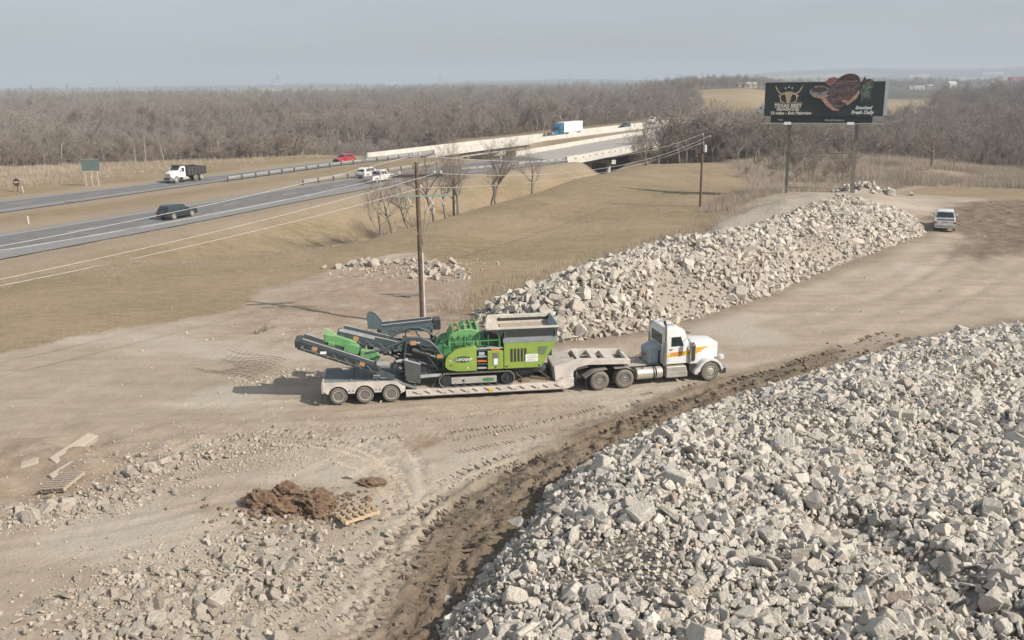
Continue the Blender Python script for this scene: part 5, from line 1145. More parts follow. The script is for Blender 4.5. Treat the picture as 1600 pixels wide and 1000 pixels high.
# chassis
cp(MB().box(4.6, 10.4, -0.80, 0.80, 1.12, 1.52), 'chassis', m_dark, bevel=0.02)
cp(MB().box(5.7, 8.4, -0.95, 0.95, 1.5, 2.3), 'engine_housing', m_dark)
cp(MB().box(9.9, 10.7, -0.5, 0.5, 0.95, 1.2), 'front_skid', m_slate, bevel=0.02)
for sg in (-1, 1):
    # rounded lime hood
    cp(MB().prism([(5.44, 1.82), (5.50, 2.08), (5.62, 2.28), (6.08, 2.58), (7.05, 2.70), (7.05, 1.41), (6.10, 1.41), (5.62, 1.52), (5.48, 1.66)], sg*0.95, sg*1.27), 'hood_panel', m_lime, bevel=0.05, seg=3)
    # logo lozenge
    el = MB(); el.add([(6.36+0.44*math.cos(a), sg*1.276, 2.05+0.17*math.sin(a)) for a in np.linspace(0, 2*math.pi, 28, False)]+[(6.36+0.44*math.cos(a), sg*1.26, 2.05+0.17*math.sin(a)) for a in np.linspace(0, 2*math.pi, 28, False)], [tuple(range(28)), tuple(range(55, 27, -1))]+[(i, (i+1) % 28, 28+(i+1) % 28, 28+i) for i in range(28)])
    lg = cp(el, 'logo_panel', pm('logo_dark', (0.045, 0.11, 0.045), 0.5, dust=0.05), smooth=0)
    me = text_mesh('EVOQUIP', 0.165, m_wsign, 0.006, 0.2, 'LEFT', 0.004)
    o = link('logo_lettering', me, lg, (6.12 if sg < 0 else 6.66, sg*1.279, 1.99), (R(90), 0, 0 if sg < 0 else R(180)))
    rg = MB().tube([(6.04+0.05*math.cos(a), sg*1.279, 2.05+0.05*math.sin(a)) for a in np.linspace(0.5, 5.8, 10)], 0.014, 5); rg.put('logo_ring', m_wsign, lg)
    for x, z in ((5.75, 1.76), (6.6, 1.6), (5.72, 2.0)): cp(MB().cyl((x, sg*1.262, z), (x, sg*1.285, z), 0.04, 10), 'hood_bolt', m_wsign if z > 1.9 or x > 6 else m_black)
    # recess with steps and pipes between the hood and the cabinet
    cp(MB().box(7.07, 7.58, sg*1.0-0.04, sg*1.0+0.04, 1.45, 2.62), 'recess_panel', m_black)
    for z, mt in ((1.50, m_ltgrey), (1.72, m_slate), (1.86, m_ora), (2.10, m_cabgrey), (2.42, m_slate)):
        cp(MB().box(7.09, 7.56, min(sg*1.02, sg*1.22), max(sg*1.02, sg*1.22), z, z+0.06), 'step', mt)
    cp(MB().box(7.16, 7.46, min(sg*1.04, sg*1.18), max(sg*1.04, sg*1.18), 2.17, 2.36), 'filter_box', m_cabgrey, bevel=0.02)
    # cabinet
    cp(MB().box(7.60, 8.40, min(sg*0.95, sg*1.26), max(sg*0.95, sg*1.26), 1.45, 2.42), 'control_cabinet', m_lime, bevel=0.025)
    cp(MB().box(7.86, 8.16, sg*1.262-0.01, sg*1.262+0.01, 1.66, 2.32), 'cabinet_window', pm('smoked_window', (0.16, 0.17, 0.12), 0.3, dust=0.15))
    cp(MB().box(7.91, 8.12, sg*1.276-0.004, sg*1.276+0.004, 1.70, 2.02), 'notice_sheet', m_wsign)
    cp(MB().box(7.80, 8.22, min(sg*1.0, sg*1.24), max(sg*1.0, sg*1.24), 2.43, 2.52), 'warning_panel', m_ora)
    cp(MB().cyl((8.0, sg*1.262, 1.56), (8.0, sg*1.285, 1.56), 0.045, 10), 'cabinet_latch', m_black)
    # engine panel with slanted louvres
    ep = cp(MB().prism([(8.43, 2.80), (11.14, 2.80), (10.30, 1.45), (8.43, 1.45)], sg*1.12, sg*1.275), 'engine_panel', m_lime, bevel=0.025)
    for k in range(5):
        x = 8.76+k*0.175
        MB().prism([(x, 2.48), (x+0.115, 2.50), (x+0.115, 1.80), (x, 1.80)], sg*1.278-0.006, sg*1.278+0.006).put('louvre', m_black, ep)
    MB().prism([(10.16, 2.56), (10.70, 2.56), (10.47, 2.10), (10.18, 2.16)], sg*1.278-0.006, sg*1.278+0.006).put('panel_vent', pm('vent_mesh', (0.13, 0.17, 0.08), 0.7, dust=0.2), ep)
    sgn = MB().box(9.52, 10.16, sg*1.282-0.006, sg*1.282+0.006, 1.78, 2.17).put('notice_board', m_wsign, ep)
    for k, (w, z) in enumerate(((0.44, 2.08), (0.54, 1.99), (0.34, 1.90), (0.48, 1.84))):
        MB().box(9.84-w/2, 9.84+w/2, sg*1.289-0.003, sg*1.289+0.003, z-0.012, z+0.012).put('notice_line', m_ltgrey, sgn)
    for x, z in ((8.56, 1.58), (10.22, 1.56)): MB().cyl((x, sg*1.27, z), (x, sg*1.295, z), 0.05, 10).put('panel_latch', m_black, ep)
    cp(MB().hexa([(8.40, sg*1.26-0.02, 2.805), (11.16, sg*1.26-0.02, 2.805), (11.16, sg*1.26+0.02, 2.805), (8.40, sg*1.26+0.02, 2.805), (8.40, sg*1.22-0.02, 3.10), (11.16, sg*1.22-0.02, 3.10), (11.16, sg*1.22+0.02, 3.10), (8.40, sg*1.22+0.02, 3.10)]), 'side_band', pm('band_grey', (0.22, 0.245, 0.26), 0.45, dust=0.15))
    cp(MB().box(8.40, 11.14, sg*1.24-0.03, sg*1.24+0.03, 3.10, 3.46), 'hopper_skirt', m_black)
    for x in (8.5, 11.06): cp(MB().box(x-0.04, x+0.04, sg*1.29-0.03, sg*1.29+0.03, 3.1, 3.5), 'skirt_bracket', m_slate)
cp(MB().box(8.43, 10.9, -1.1, 1.1, 2.0, 3.1), 'engine_bay', m_dark)
cp(MB().prism([(10.9, 3.1), (11.16, 3.1), (11.16, 2.82), (10.4, 1.52), (10.2, 1.52)], -1.1, 1.1), 'front_panel', m_slate)
# hopper: four flared walls and a lined floor
def quad_wall(p, name, mat, th=0.04):
    a, b_, c_, d_ = [Vector(q) for q in p]; nn = (b_-a).cross(d_-a).normalized()*th
    cp(MB().hexa([a, b_, c_, d_, a+nn, b_+nn, c_+nn, d_+nn]), name, mat, smooth=0)
hb = dict(x0=8.45, x1=10.9, y=1.12, z=3.12); ht = dict(x0=7.55, x1=11.22, y=1.34, z=3.58)
quad_wall([(hb['x0'], -hb['y'], hb['z']), (hb['x1'], -hb['y'], hb['z']), (ht['x1'], -ht['y'], ht['z']), (ht['x0'], -ht['y'], ht['z'])], 'hopper_wall', m_slate)
quad_wall([(hb['x1'], hb['y'], hb['z']), (hb['x0'], hb['y'], hb['z']), (ht['x0']+0.35, ht['y'], ht['z']), (ht['x1'], ht['y'], ht['z'])], 'hopper_wall', m_hopin)
quad_wall([(hb['x0'], hb['y'], hb['z']), (hb['x0'], -hb['y'], hb['z']), (ht['x0'], -ht['y'], ht['z']), (ht['x0']+0.35, ht['y'], ht['z'])], 'hopper_wall', m_hopin)
quad_wall([(hb['x1'], -hb['y'], hb['z']), (hb['x1'], hb['y'], hb['z']), (ht['x1'], ht['y'], ht['z']), (ht['x1'], -ht['y'], ht['z'])], 'hopper_wall', pm('hopper_end_shade', (0.26, 0.33, 0.34), 0.6, dust=0.2))  # end wall faces away from the sun; its shade is put into the colour
cp(MB().box(hb['x0'], hb['x1'], -hb['y'], hb['y'], 3.05, 3.20), 'hopper_floor', pm('hopper_floor_dust', (0.40, 0.29, 0.205), 0.9, dust=0.4))
cp(MB().bar((ht['x0'], -ht['y'], ht['z']+0.01), (ht['x1'], -ht['y'], ht['z']+0.01), 0.07, 0.10), 'hopper_rim', m_hop)
cp(MB().bar((ht['x0']+0.35, ht['y'], ht['z']+0.01), (ht['x1'], ht['y'], ht['z']+0.01), 0.07, 0.10), 'hopper_rim', m_hop)
cp(MB().bar((ht['x1'], -ht['y'], ht['z']+0.012), (ht['x1'], ht['y'], ht['z']+0.012), 0.07, 0.10), 'hopper_rim', m_cabgrey)
cp(MB().bar((ht['x0'], -ht['y'], ht['z']+0.012), (ht['x0']+0.35, ht['y'], ht['z']+0.012), 0.07, 0.10), 'hopper_rim', m_hop)
# crushing chamber: ribbed green box, stepped roof, hinge rams
cp(MB().prism([(5.66, 2.2), (5.66, 3.0), (5.86, 3.30), (6.30, 3.46), (6.80, 3.50), (7.30, 3.36), (7.30, 2.2)], -0.86, 0.86), 'crushing_chamber', m_grn, bevel=0.03)
for x in (5.92, 6.22, 6.52, 6.82, 7.12):
    cp(MB().box(x-0.025, x+0.025, -0.93, -0.86, 2.3, 3.2), 'chamber_rib', m_grn); cp(MB().box(x-0.025, x+0.025, 0.86, 0.93, 2.3, 3.2), 'chamber_rib', m_grn)
    cp(MB().box(x-0.03, x+0.03, -0.80, 0.80, 3.30, 3.62 if x > 6.3 else 3.50), 'roof_rib', m_grn)
for x, y in ((6.05, -0.55), (6.6, -0.2), (6.95, 0.4), (6.2, 0.3)):
    cp(MB().tube([(x, y, 3.42), (x+0.35, y-0.1, 3.72)], 0.05, 8), 'hydraulic_ram', m_grn); cp(MB().box(x-0.08, x+0.08, y-0.08, y+0.08, 3.4, 3.58), 'ram_bracket', m_decal)
cp(MB().box(6.0, 6.45, -0.94, -0.87, 2.60, 2.95), 'inspection_hatch', m_dkgrn, bevel=0.015)
cp(MB().box(6.6, 6.9, -0.94, -0.87, 2.75, 3.1), 'inspection_hatch', m_dkgrn, bevel=0.015)
cp(MB().prism([(5.0, 1.9), (5.0, 2.5), (5.3, 2.85), (5.66, 2.95), (5.66, 1.9)], -0.7, 0.8), 'discharge_hood', m_dkgrn, bevel=0.02)
cp(MB().cyl((5.35, -0.9, 2.35), (5.35, 0.85, 2.35), 0.42, 20), 'rotor_drive_guard', m_dkgrn)
cp(MB().box(7.30, 8.42, -0.7, 0.9, 2.3, 2.95), 'power_unit', m_dkgrn, bevel=0.03)
cp(MB().box(7.55, 8.3, -0.75, -0.1, 2.96, 3.22), 'air_intake', m_black, bevel=0.03)
cp(MB().cyl((8.0, 0.4, 2.9), (8.0, 0.4, 3.45), 0.07, 12), 'exhaust_pipe', m_slate)
# handrails over the walkway
for y in (-1.16,):
    for x in (5.75, 6.25, 6.72, 7.20, 7.66, 8.20): cp(MB().tube([(x, y, 2.55), (x, y, 3.32)], 0.020, 6), 'rail_post', m_dkgrn)
    cp(MB().tube([(5.75, y, 3.32), (6.72, y, 3.38), (7.4, y, 3.46), (8.0, y, 3.40), (8.25, y, 3.1), (8.25, y, 2.6)], 0.022, 6), 'handrail', m_grn)
    cp(MB().tube([(5.75, y, 2.92), (8.2, y, 2.95)], 0.018, 6), 'handrail', m_grn)
    cp(MB().box(6.9, 8.4, -1.22, -0.9, 2.52, 2.57), 'walkway', m_ltgrey)
# pile of hoses, dust and cuttings hung at the back of the chamber
rs = random.Random(8)
for k in range(10):
    x, y, z = rs.uniform(5.0, 5.6), rs.uniform(-0.85, 0.5), rs.uniform(2.7, 3.25)
    cp(MB().tube([(x, y, z), (x-0.2, y-0.1, z-0.25+rs.uniform(-0.1, 0.2)), (x-0.35, y, z-0.65), (x-0.1, y+0.1, z-0.95)], 0.022, 6), 'hose', rs.choice([m_black, m_slate, m_dkgrn]))
# rear frames, screen box, drum magnet
for sg in (-1, 1):
    y = sg*0.98
    cp(MB().tube([(1.5, y*0.8, 2.46), (2.4, y*0.9, 2.62), (3.3, y, 3.02), (3.75, y, 3.22), (4.25, y, 3.20), (4.75, y, 2.98), (5.1, y, 2.62), (5.36, y, 2.1), (5.40, y, 1.5)], 0.065, 8), 'arched_frame', m_slate)
    cp(MB().bar((3.6, y, 3.12), (3.42, y, 1.9), 0.10, 0.07), 'frame_strut', m_slate)
    cp(MB().bar((4.3, y, 2.62), (5.2, y, 2.46), 0.12, 0.10), 'frame_strut', m_dark)
    cp(MB().bar((4.1, y*0.95, 3.0), (5.1, y*0.95, 1.5), 0.10, 0.07), 'frame_strut', m_dark)
    cp(MB().bar((3.5, y, 1.15), (5.3, y, 1.22), 0.16, 0.12), 'lower_frame', m_ltgrey)
    cp(MB().cyl((3.85, y*0.9, 2.55), (4.75, y*0.9, 2.25), 0.12, 12), 'hydraulic_tank', m_black)
    cp(MB().cyl((4.7, y*0.95, 2.27), (5.05, y*0.95, 2.15), 0.06, 10), 'hydraulic_ram', m_chrome)
    cp(MB().bar((3.9, y, 3.0), (4.25, y, 2.93), 0.14, 0.03), 'grab_plate', m_hop)
    for px_, pz_ in ((3.92, 2.94), (5.22, 2.2)): cp(MB().box(px_-0.14, px_+0.14, y-0.075, y+0.075, pz_-0.09, pz_+0.09), 'marker_plate', m_decal)
cp(MB().prism([(3.42, 2.10), (4.24, 1.82), (4.20, 0.84), (3.48, 1.05)], -1.12, -0.98), 'screen_guard', pm('dark_guard', (0.065, 0.072, 0.072), 0.6, dust=0.15), bevel=0.012)
cp(MB().bar((3.42, -1.05, 2.13), (4.24, -1.05, 1.85), 0.16, 0.03), 'guard_top_edge', m_ltgrey)
cp(MB().box(3.3, 5.2, -0.75, 0.9, 1.3, 2.1), 'screen_box', m_dark, bevel=0.03)
cp(MB().hexa([(3.4, -0.7, 2.0), (5.3, -0.7, 1.9), (5.3, 0.8, 1.9), (3.4, 0.8, 2.0), (3.4, -0.7, 2.85), (5.2, -0.7, 2.55), (5.2, 0.8, 2.55), (3.4, 0.8, 2.85)]), 'feeder_box', m_dark)
cp(MB().cyl((2.05, -0.72, 1.80), (2.72, -0.72, 1.80), 0.22, 22), 'drum_magnet', pm('magnet_steel', (0.34, 0.33, 0.33), 0.5, 0.4, dust=0.2), bevel=0.01)
cp(MB().cyl((2.72, -0.72, 1.80), (3.3, -0.72, 1.78), 0.09, 12).box(2.9, 3.15, -0.86, -0.58, 1.66, 1.94), 'drive_motor', m_slate)
for k in range(12):      # rams, motors and pipework packed between the frames
    x, z = rs.uniform(2.6, 5.1), rs.uniform(1.4, 2.9); y = rs.uniform(-0.95, -0.6)
    a = rs.uniform(-0.6, 0.6); ln = rs.uniform(0.25, 0.6)
    cp(MB().cyl((x, y, z), (x+ln*math.cos(a), y+rs.uniform(-0.1, 0.1), z+ln*math.sin(a)), rs.uniform(0.03, 0.085), 10), 'hydraulic_fitting', rs.choice([m_dark, m_slate, m_ltgrey, m_black, m_slate]))
# conveyors
def conveyor(label, a, b_, y0, y1, depth, belt, beam, markers=(), legs=()):
    a = Vector((a[0], 0, a[1])); b_ = Vector((b_[0], 0, b_[1])); d = (b_-a).normalized(); up = Vector((-d.z, 0, d.x)); up = up if up.z > 0 else -up
    root = cp(MB().bar(a+Vector((0, (y0+y1)/2, 0))+up*0.02, b_+Vector((0, (y0+y1)/2, 0))+up*0.02, y1-y0-0.16, 0.05, up=up), 'conveyor_belt', belt)
    if label: root['label'] = label
    for y in (y0, y1):
        for off, h, mt in ((-0.06, 0.16, beam), (-depth, 0.10, beam)):
            MB().bar(a+up*off+Vector((0, y, 0)), b_+up*off+Vector((0, y, 0)), 0.07, h, up=up).put('conveyor_beam', mt, root)
        MB().bar(a+up*0.10+Vector((0, y, 0))+d*0.1, b_+up*0.10+Vector((0, y, 0))-d*0.3, 0.03, 0.20, up=up).put('belt_skirt', m_slate, root)
        L_ = (b_-a).length; n = int(L_/0.55)
        for k in range(n):
            p, q = a+d*(L_*k/n), a+d*(L_*(k+0.7)/n)
            MB().bar(p-up*0.08+Vector((0, y, 0)), q-up*depth+Vector((0, y, 0)), 0.09, 0.05, up=up).put('lattice', pm('lattice_grey', (0.13, 0.15, 0.155), 0.5, dust=0.15), root)
        for f in markers:
            p = a+d*L_*f; yy = y+(-0.045 if y < (y0+y1)/2 else 0.045)
            MB().bar(p-up*0.10-d*0.13+Vector((0, yy, 0)), p-up*0.10+d*0.13+Vector((0, yy, 0)), 0.02, 0.20, up=up).put('marker_plate', m_decal, root)
    for y in (y0-0.01, y1+0.01):
        MB().bar(a-up*(0.10+depth*0.3)+d*0.25+Vector((0, y, 0)), b_-up*(0.10+depth*0.3)-d*0.15+Vector((0, y, 0)), 0.02, depth*0.30, up=up).put('side_plate', beam, root)
        MB().bar(a+up*0.205+d*0.1+Vector((0, y, 0)), b_+up*0.205-d*0.3+Vector((0, y, 0)), 0.05, 0.035, up=up).put('edge_highlight', m_ltgrey, root)  # light grey strip added as a painted highlight along the conveyor top
    for p in (a, b_):
        MB().cyl(p+Vector((0, y0, 0))-up*0.10, p+Vector((0, y1, 0))-up*0.10, 0.15, 14).put('end_roller', m_slate, root)
    for k in range(5):
        p = a+(b_-a)*((k+0.5)/5); MB().cyl(p-up*(depth-0.03)+Vector((0, y0, 0)), p-up*(depth-0.03)+Vector((0, y1, 0)), 0.05, 8).put('return_roller', m_ltgrey, root)
    return root
conveyor('lower dark conveyor slung out over the trailer tail', (-1.62, 3.28), (2.15, 1.80), -1.05, -0.10, 0.34, m_black, m_dark, (0.2, 0.80))
cp(MB().bar((1.3, -1.0, 1.95), (2.9, -1.0, 1.16), 0.10, 0.26), 'conveyor_tail_frame', m_slate)
cp(MB().box(-1.85, -1.5, -1.1, -0.05, 2.98, 3.36), 'head_drum_guard', m_dark, bevel=0.04)
cp(MB().box(-0.65, -0.35, -1.12, -1.04, 2.62, 2.74), 'white_bracket', m_wsign)
conveyor('grey topped side conveyor folded above the green guards', (0.30, 3.34), (3.45, 2.42), 0.15, 0.95, 0.30, pm('pale_belt', (0.24, 0.225, 0.205), 0.9, dust=0.5), m_slate, (0.25,))
cp(MB().bar((0.25, 0.12, 3.48), (2.0, 0.12, 2.97), 0.04, 0.12), 'pale_edge_strip', m_ltgrey)
conveyor('far dark teal return conveyor lying level behind', (2.25, 3.22), (5.25, 3.42), 1.0, 1.62, 0.30, m_dark, pm('teal_grey_paint', (0.075, 0.115, 0.13), 0.45, dust=0.12))
cp(MB().prism([(1.66, 3.30), (1.62, 3.90), (1.78, 4.02), (2.05, 3.92), (2.36, 3.50), (2.42, 3.20)], 0.85, 0.90).prism([(1.66, 3.30), (1.62, 3.90), (1.78, 4.02), (2.05, 3.92), (2.36, 3.50), (2.42, 3.20)], 1.62, 1.68).prism([(1.62, 3.90), (1.78, 4.02), (1.80, 3.97), (1.66, 3.88)], 0.9, 1.62).prism([(1.66, 3.30), (1.62, 3.90), (1.67, 3.9), (1.71, 3.3)], 0.9, 1.62), 'discharge_chute', pm('teal_grey_paint', (0.075, 0.115, 0.13), 0.45, dust=0.12))
cp(MB().box(5.0, 5.4, 0.95, 1.68, 3.05, 3.60), 'drive_housing', m_dark, bevel=0.04)
cp(MB().bar((2.4, 1.3, 2.9), (3.4, 1.2, 2.5), 0.12), 'support_arm', m_slate)
cp(MB().bar((4.9, 1.2, 3.1), (4.9, 1.0, 2.2), 0.14), 'support_arm', m_slate)
for k in range(16):      # frames, rams and brackets filling the space between the folded arms
    f = k/15; x = 0.35+3.0*f; z = 2.75-0.75*f+rs.uniform(-0.22, 0.1); y = rs.uniform(-0.25, 0.6)
    if k % 3: cp(MB().box(x-0.16, x+0.16, y-0.2, y+0.2, z-0.13, z+0.13), 'fold_bracket', rs.choice([m_dark, m_slate, m_black]), bevel=0.02)
    else: cp(MB().cyl((x-0.3, y, z+0.1), (x+0.35, y, z-0.1), 0.06, 8), 'fold_ram', rs.choice([m_ltgrey, m_slate, m_chrome]))
# green guards between the lower two conveyors
cp(MB().prism([(-0.52, 3.10), (-0.46, 3.62), (-0.28, 3.60), (0.10, 3.30), (0.0, 3.02)], -0.05, 0.10), 'green_guard', pm('faded_green', (0.30, 0.48, 0.22), 0.5, dust=0.35))
cp(MB().prism([(-0.52, 2.98), (-0.46, 3.36), (0.2, 3.22), (1.10, 2.86), (1.0, 2.44)], -0.14, 0.15), 'green_guard', m_grn, bevel=0.02)
cp(MB().prism([(-0.35, 2.80), (-0.30, 3.0), (0.0, 2.9), (0.0, 2.70)], -0.22, 0.1), 'green_guard', m_grn, bevel=0.02)
cp(MB().prism([(0.40, 2.36), (0.46, 2.72), (0.85, 2.84), (1.24, 2.68), (1.16, 2.30), (0.80, 2.18)], -0.26, 0.1), 'green_guard', m_grn, bevel=0.03)
cp(MB().prism([(1.20, 2.02), (1.28, 2.50), (2.14, 2.34), (2.24, 1.98), (1.85, 1.84)], -0.30, 0.1), 'green_guard', m_grn, bevel=0.03)
cp(MB().prism([(1.15, 2.30), (1.2, 2.48), (1.65, 2.40), (1.6, 2.24)], -0.2, 0.2), 'green_guard', m_dkgrn, bevel=0.02)
for sg in (-0.6, 0.6): cp(MB().bar((2.0, sg, 1.06), (2.35, sg, 1.65), 0.10), 'transport_leg', m_ltgrey); cp(MB().box(1.85, 2.2, sg-0.15, sg+0.15, 1.10, 1.24), 'leg_foot', m_hop)
# ================================================================== OTHER VEHICLES
def heading(line, p):
    i = int(np.argmin(np.hypot(line[:, 0]-p[0], line[:, 1]-p[1]))); i = min(max(i, 1), len(line)-2); d = line[i+1]-line[i-1]; return math.atan2(d[1], d[0])
m_roadtyre = pm('road_tyre', (0.035, 0.034, 0.033), 0.85, dust=0.2)
def car(name, label, cat, pos, ang, paint, shape='suv', z=0.02, group=None, sc=1.0):
    t = thing(name, label, cat, (pos[0], pos[1], z), ang, group); t.scale = (sc,)*3
    L_, W = {'suv': (4.9, 0.96), 'sedan': (4.8, 0.92), 'pickup': (5.8, 1.0)}[shape]
    if shape == 'suv':
        body = [(-2.42, 0.42), (-2.45, 0.75), (-2.38, 1.05), (0.95, 1.08), (1.9, 1.02), (2.32, 0.90), (2.42, 0.66), (2.40, 0.38), (1.98, 0.28)] + arch(1.50, 0.36, 0.42, 8, 172, 7) + [(1.0, 0.26), (-1.0, 0.26)] + arch(-1.48, 0.36, 0.42, 8, 172, 7) + [(-2.0, 0.30)]
        cab = [(-2.30, 1.04), (-2.02, 1.56), (-1.75, 1.70), (-0.6, 1.75), (0.25, 1.68), (1.06, 1.08)]; wx = (1.50, -1.48); win = [(-1.86, 1.14), (-1.70, 1.56), (-0.6, 1.63), (0.18, 1.57), (0.78, 1.12)]
    elif shape == 'sedan':
        body = [(-2.38, 0.40), (-2.40, 0.72), (-2.30, 0.95), (-1.5, 1.0), (1.0, 0.95), (1.95, 0.82), (2.30, 0.70), (2.36, 0.36), (1.9, 0.26)] + arch(1.45, 0.33, 0.39, 8, 172, 7) + [(1.0, 0.22), (-1.0, 0.22)] + arch(-1.40, 0.33, 0.39, 8, 172, 7) + [(-2.0, 0.26)]
        cab = [(-1.95, 0.96), (-1.30, 1.34), (-0.9, 1.43), (0.0, 1.43), (0.35, 1.36), (1.15, 0.94)]; wx = (1.45, -1.40); win = [(-1.45, 1.0), (-1.05, 1.30), (-0.3, 1.35), (0.25, 1.30), (0.85, 0.99)]
    else:
        body = [(-2.88, 0.55), (-2.90, 1.02), (-0.64, 1.02), (-0.6, 1.14), (1.25, 1.16), (2.55, 1.12), (2.82, 1.0), (2.88, 0.55), (2.4, 0.42)] + arch(1.85, 0.40, 0.47, 8, 172, 7) + [(1.3, 0.36), (-1.2, 0.36)] + arch(-1.75, 0.40, 0.47, 8, 172, 7) + [(-2.3, 0.42)]
        cab = [(-0.64, 1.10), (-0.52, 1.78), (-0.2, 1.92), (0.75, 1.92), (1.05, 1.80), (1.55, 1.15)]; wx = (1.85, -1.75); win = [(-0.44, 1.24), (-0.34, 1.68), (0.70, 1.74), (0.92, 1.66), (1.26, 1.22)]
    if shape == 'pickup':
        front = [p for p in body]; bodym = MB().prism(body, -W, W)
        b0 = bodym.put('body', paint, t, bevel=0.05, seg=2)
        MB().box(-2.80, -0.74, -0.82, 0.82, 1.022, 1.028).put('bed_floor', m_black, t)
        for sg in (-1, 1): MB().box(-2.86, -0.66, sg*0.90-0.07, sg*0.90+0.07, 1.03, 1.11).put('bed_side', paint, t, bevel=0.02)
        MB().box(-2.915, -2.87, -0.84, 0.84, 0.62, 1.12).put('tailgate', paint, t, bevel=0.02)
        MB().box(-2.93, -2.915, -0.25, 0.25, 0.95, 1.0).put('tailgate_handle', m_black, t)
    else: MB().prism(body, -W, W).put('body', paint, t, bevel=0.07, seg=2)
    g = MB(); n = len(cab); tw = W*0.74                         # greenhouse narrowing to the roof
    zt = max(p[1] for p in cab); zb = min(p[1] for p in cab)
    vs = [(x, -(W*0.97+(tw-W*0.97)*(z_-zb)/(zt-zb)), z_) for x, z_ in cab] + [(x, (W*0.97+(tw-W*0.97)*(z_-zb)/(zt-zb)), z_) for x, z_ in cab]
    g.add(vs, [tuple(range(n)), tuple(range(2*n-1, n-1, -1))]+[((i+1) % n, i, n+i, n+(i+1) % n) for i in range(n)])
    cabin = g.put('cabin', paint, t, bevel=0.04, seg=2)
    yw = lambda z_: W*0.97+(tw-W*0.97)*(z_-zb)/(zt-zb)+0.008
    for sg in (-1, 1):
        xs = [p[0] for p in win]; mid = (min(xs)+max(xs))/2
        for part in (0, 1):                                  # front and rear side panes with a pillar between
            q = []
            for (xa, za), (xb, zb_) in zip(win, win[1:]+win[:1]):
                cut = mid+(0.04 if part else -0.04); ina = (xa > cut) if part else (xa < cut); inb = (xb > cut) if part else (xb < cut)
                if ina: q.append((xa, za))
                if ina != inb: f = (cut-xa)/(xb-xa); q.append((cut, za+(zb_-za)*f))
            vs = [(x, sg*yw(z_), z_) for x, z_ in q]+[(x, sg*(yw(z_)-0.03), z_) for x, z_ in q]; k = len(q)
            MB().add(vs, [tuple(range(k)), tuple(range(2*k-1, k-1, -1))]+[(i, (i+1) % k, k+(i+1) % k, k+i) for i in range(k)]).put('side_window', m_glass, cabin)
    def screen(p, q, name, sgn):
        (x0, z0), (x1, z1) = p, q; f0, f1 = 0.12, 0.88
        xa, za, xb, zb_ = x0+(x1-x0)*f0, z0+(z1-z0)*f0, x0+(x1-x0)*f1, z0+(z1-z0)*f1; o = 0.012*sgn
        ya, yb = yw(za)-0.10, yw(zb_)-0.10
        MB().hexa([(xa+o, -ya, za), (xa+o, ya, za), (xa-o*2, ya, za), (xa-o*2, -ya, za), (xb+o, -yb, zb_+.012), (xb+o, yb, zb_+.012), (xb-o*2, yb, zb_), (xb-o*2, -yb, zb_)]).put(name, m_glass, cabin)
    screen(cab[-1], cab[-2], 'windshield', 1); screen(cab[0], cab[1], 'rear_window', -1)
    r_ = {'suv': 0.37, 'sedan': 0.335, 'pickup': 0.41}[shape]
    for x in wx:
        for sg in (-1, 1): wheel(t, x, sg*(W-0.10), r_, 0.24, sg, 'alloy', r_-0.02)
    xr, xf = body[1][0], max(p[0] for p in body)
    zl = 0.86 if shape != 'pickup' else 0.92
    for sg in (-1, 1):
        MB().box(xr-0.02, xr+0.12, sg*(W-0.12)-0.12, sg*(W-0.12)+0.12, zl-0.10, zl+0.10).put('tail_lamp', m_red, t, bevel=0.02)
        MB().box(xf-0.20, xf-0.02, sg*(W-0.2)-0.14, sg*(W-0.2)+0.14, zl-0.14, zl+0.0).put('headlight', m_lamp, t, bevel=0.02)
        xm = win[-1][0]-0.05; MB().box(xm-0.07, xm+0.07, sg*(W+0.10)-0.10, sg*(W+0.10)+0.10, win[-1][1]-0.04, win[-1][1]+0.14).put('mirror', paint, t, bevel=0.03)
    MB().box(xr-0.07, xr+0.06, -W*0.95, W*0.95, 0.36, 0.52).put('rear_bumper', m_chrome if shape == 'pickup' else m_black, t, bevel=0.03)
    MB().box(xf-0.06, xf+0.06, -W*0.93, W*0.93, 0.34, 0.50).put('front_bumper', m_chrome if shape == 'pickup' else m_black, t, bevel=0.03)
    MB().box(xf-0.04, xf+0.012, -0.5, 0.5, 0.54, 0.76).put('grille', m_black, t)
    MB().box(xr-0.03, xr-0.018, -0.16, 0.16, 0.66, 0.76).put('number_plate', m_wsign, t)
    return t
p_dark = pm('dark_teal_paint', (0.016, 0.032, 0.038), 0.22, dust=0.06, coat=0.6)
p_red = pm('red_paint', (0.42, 0.018, 0.022), 0.25, dust=0.04, coat=0.6)
p_blue = pm('blue_cab_paint', (0.012, 0.115, 0.215), 0.3, dust=0.04, coat=0.5)
p_silver = pm('silver_white_paint', (0.62, 0.64, 0.65), 0.3, dust=0.12, coat=0.4)
near_mid = between(nA, nB, 0.40); near_out = between(nA, nB, 0.66); far_mid = between(fA, fB, 0.42)
suvp = (-40.4, 112.3); hd = heading(near_mid, suvp)
car('suv', 'dark teal SUV driving along the near carriageway at left', 'car', suvp, hd, p_dark, 'suv')
p = at(592, 284)[:2]; car('pickup_truck', 'white pickup truck on the near lanes seen just left of the utility pole top', 'pickup', p, heading(near_mid, p), m_white, 'pickup')
p = at(577, 277)[:2]; car('suv', 'white SUV passing on the far side of the white highway pickup', 'car', p, heading(near_out, p), m_white, 'suv')
p = at(538, 254)[:2]; car('suv', 'red SUV approaching along the far carriageway by the tree line', 'car', p, heading(far_mid, p)+math.pi, p_red, 'suv')
p = at(977, 200)[:2]; car('suv', 'dark blue SUV on the bridge between the blue semi and the white truck', 'car', p, heading(far_mid, p)+math.pi, pm('navy_paint', (0.02, 0.05, 0.085), 0.25, dust=0.03, coat=0.5), 'suv')
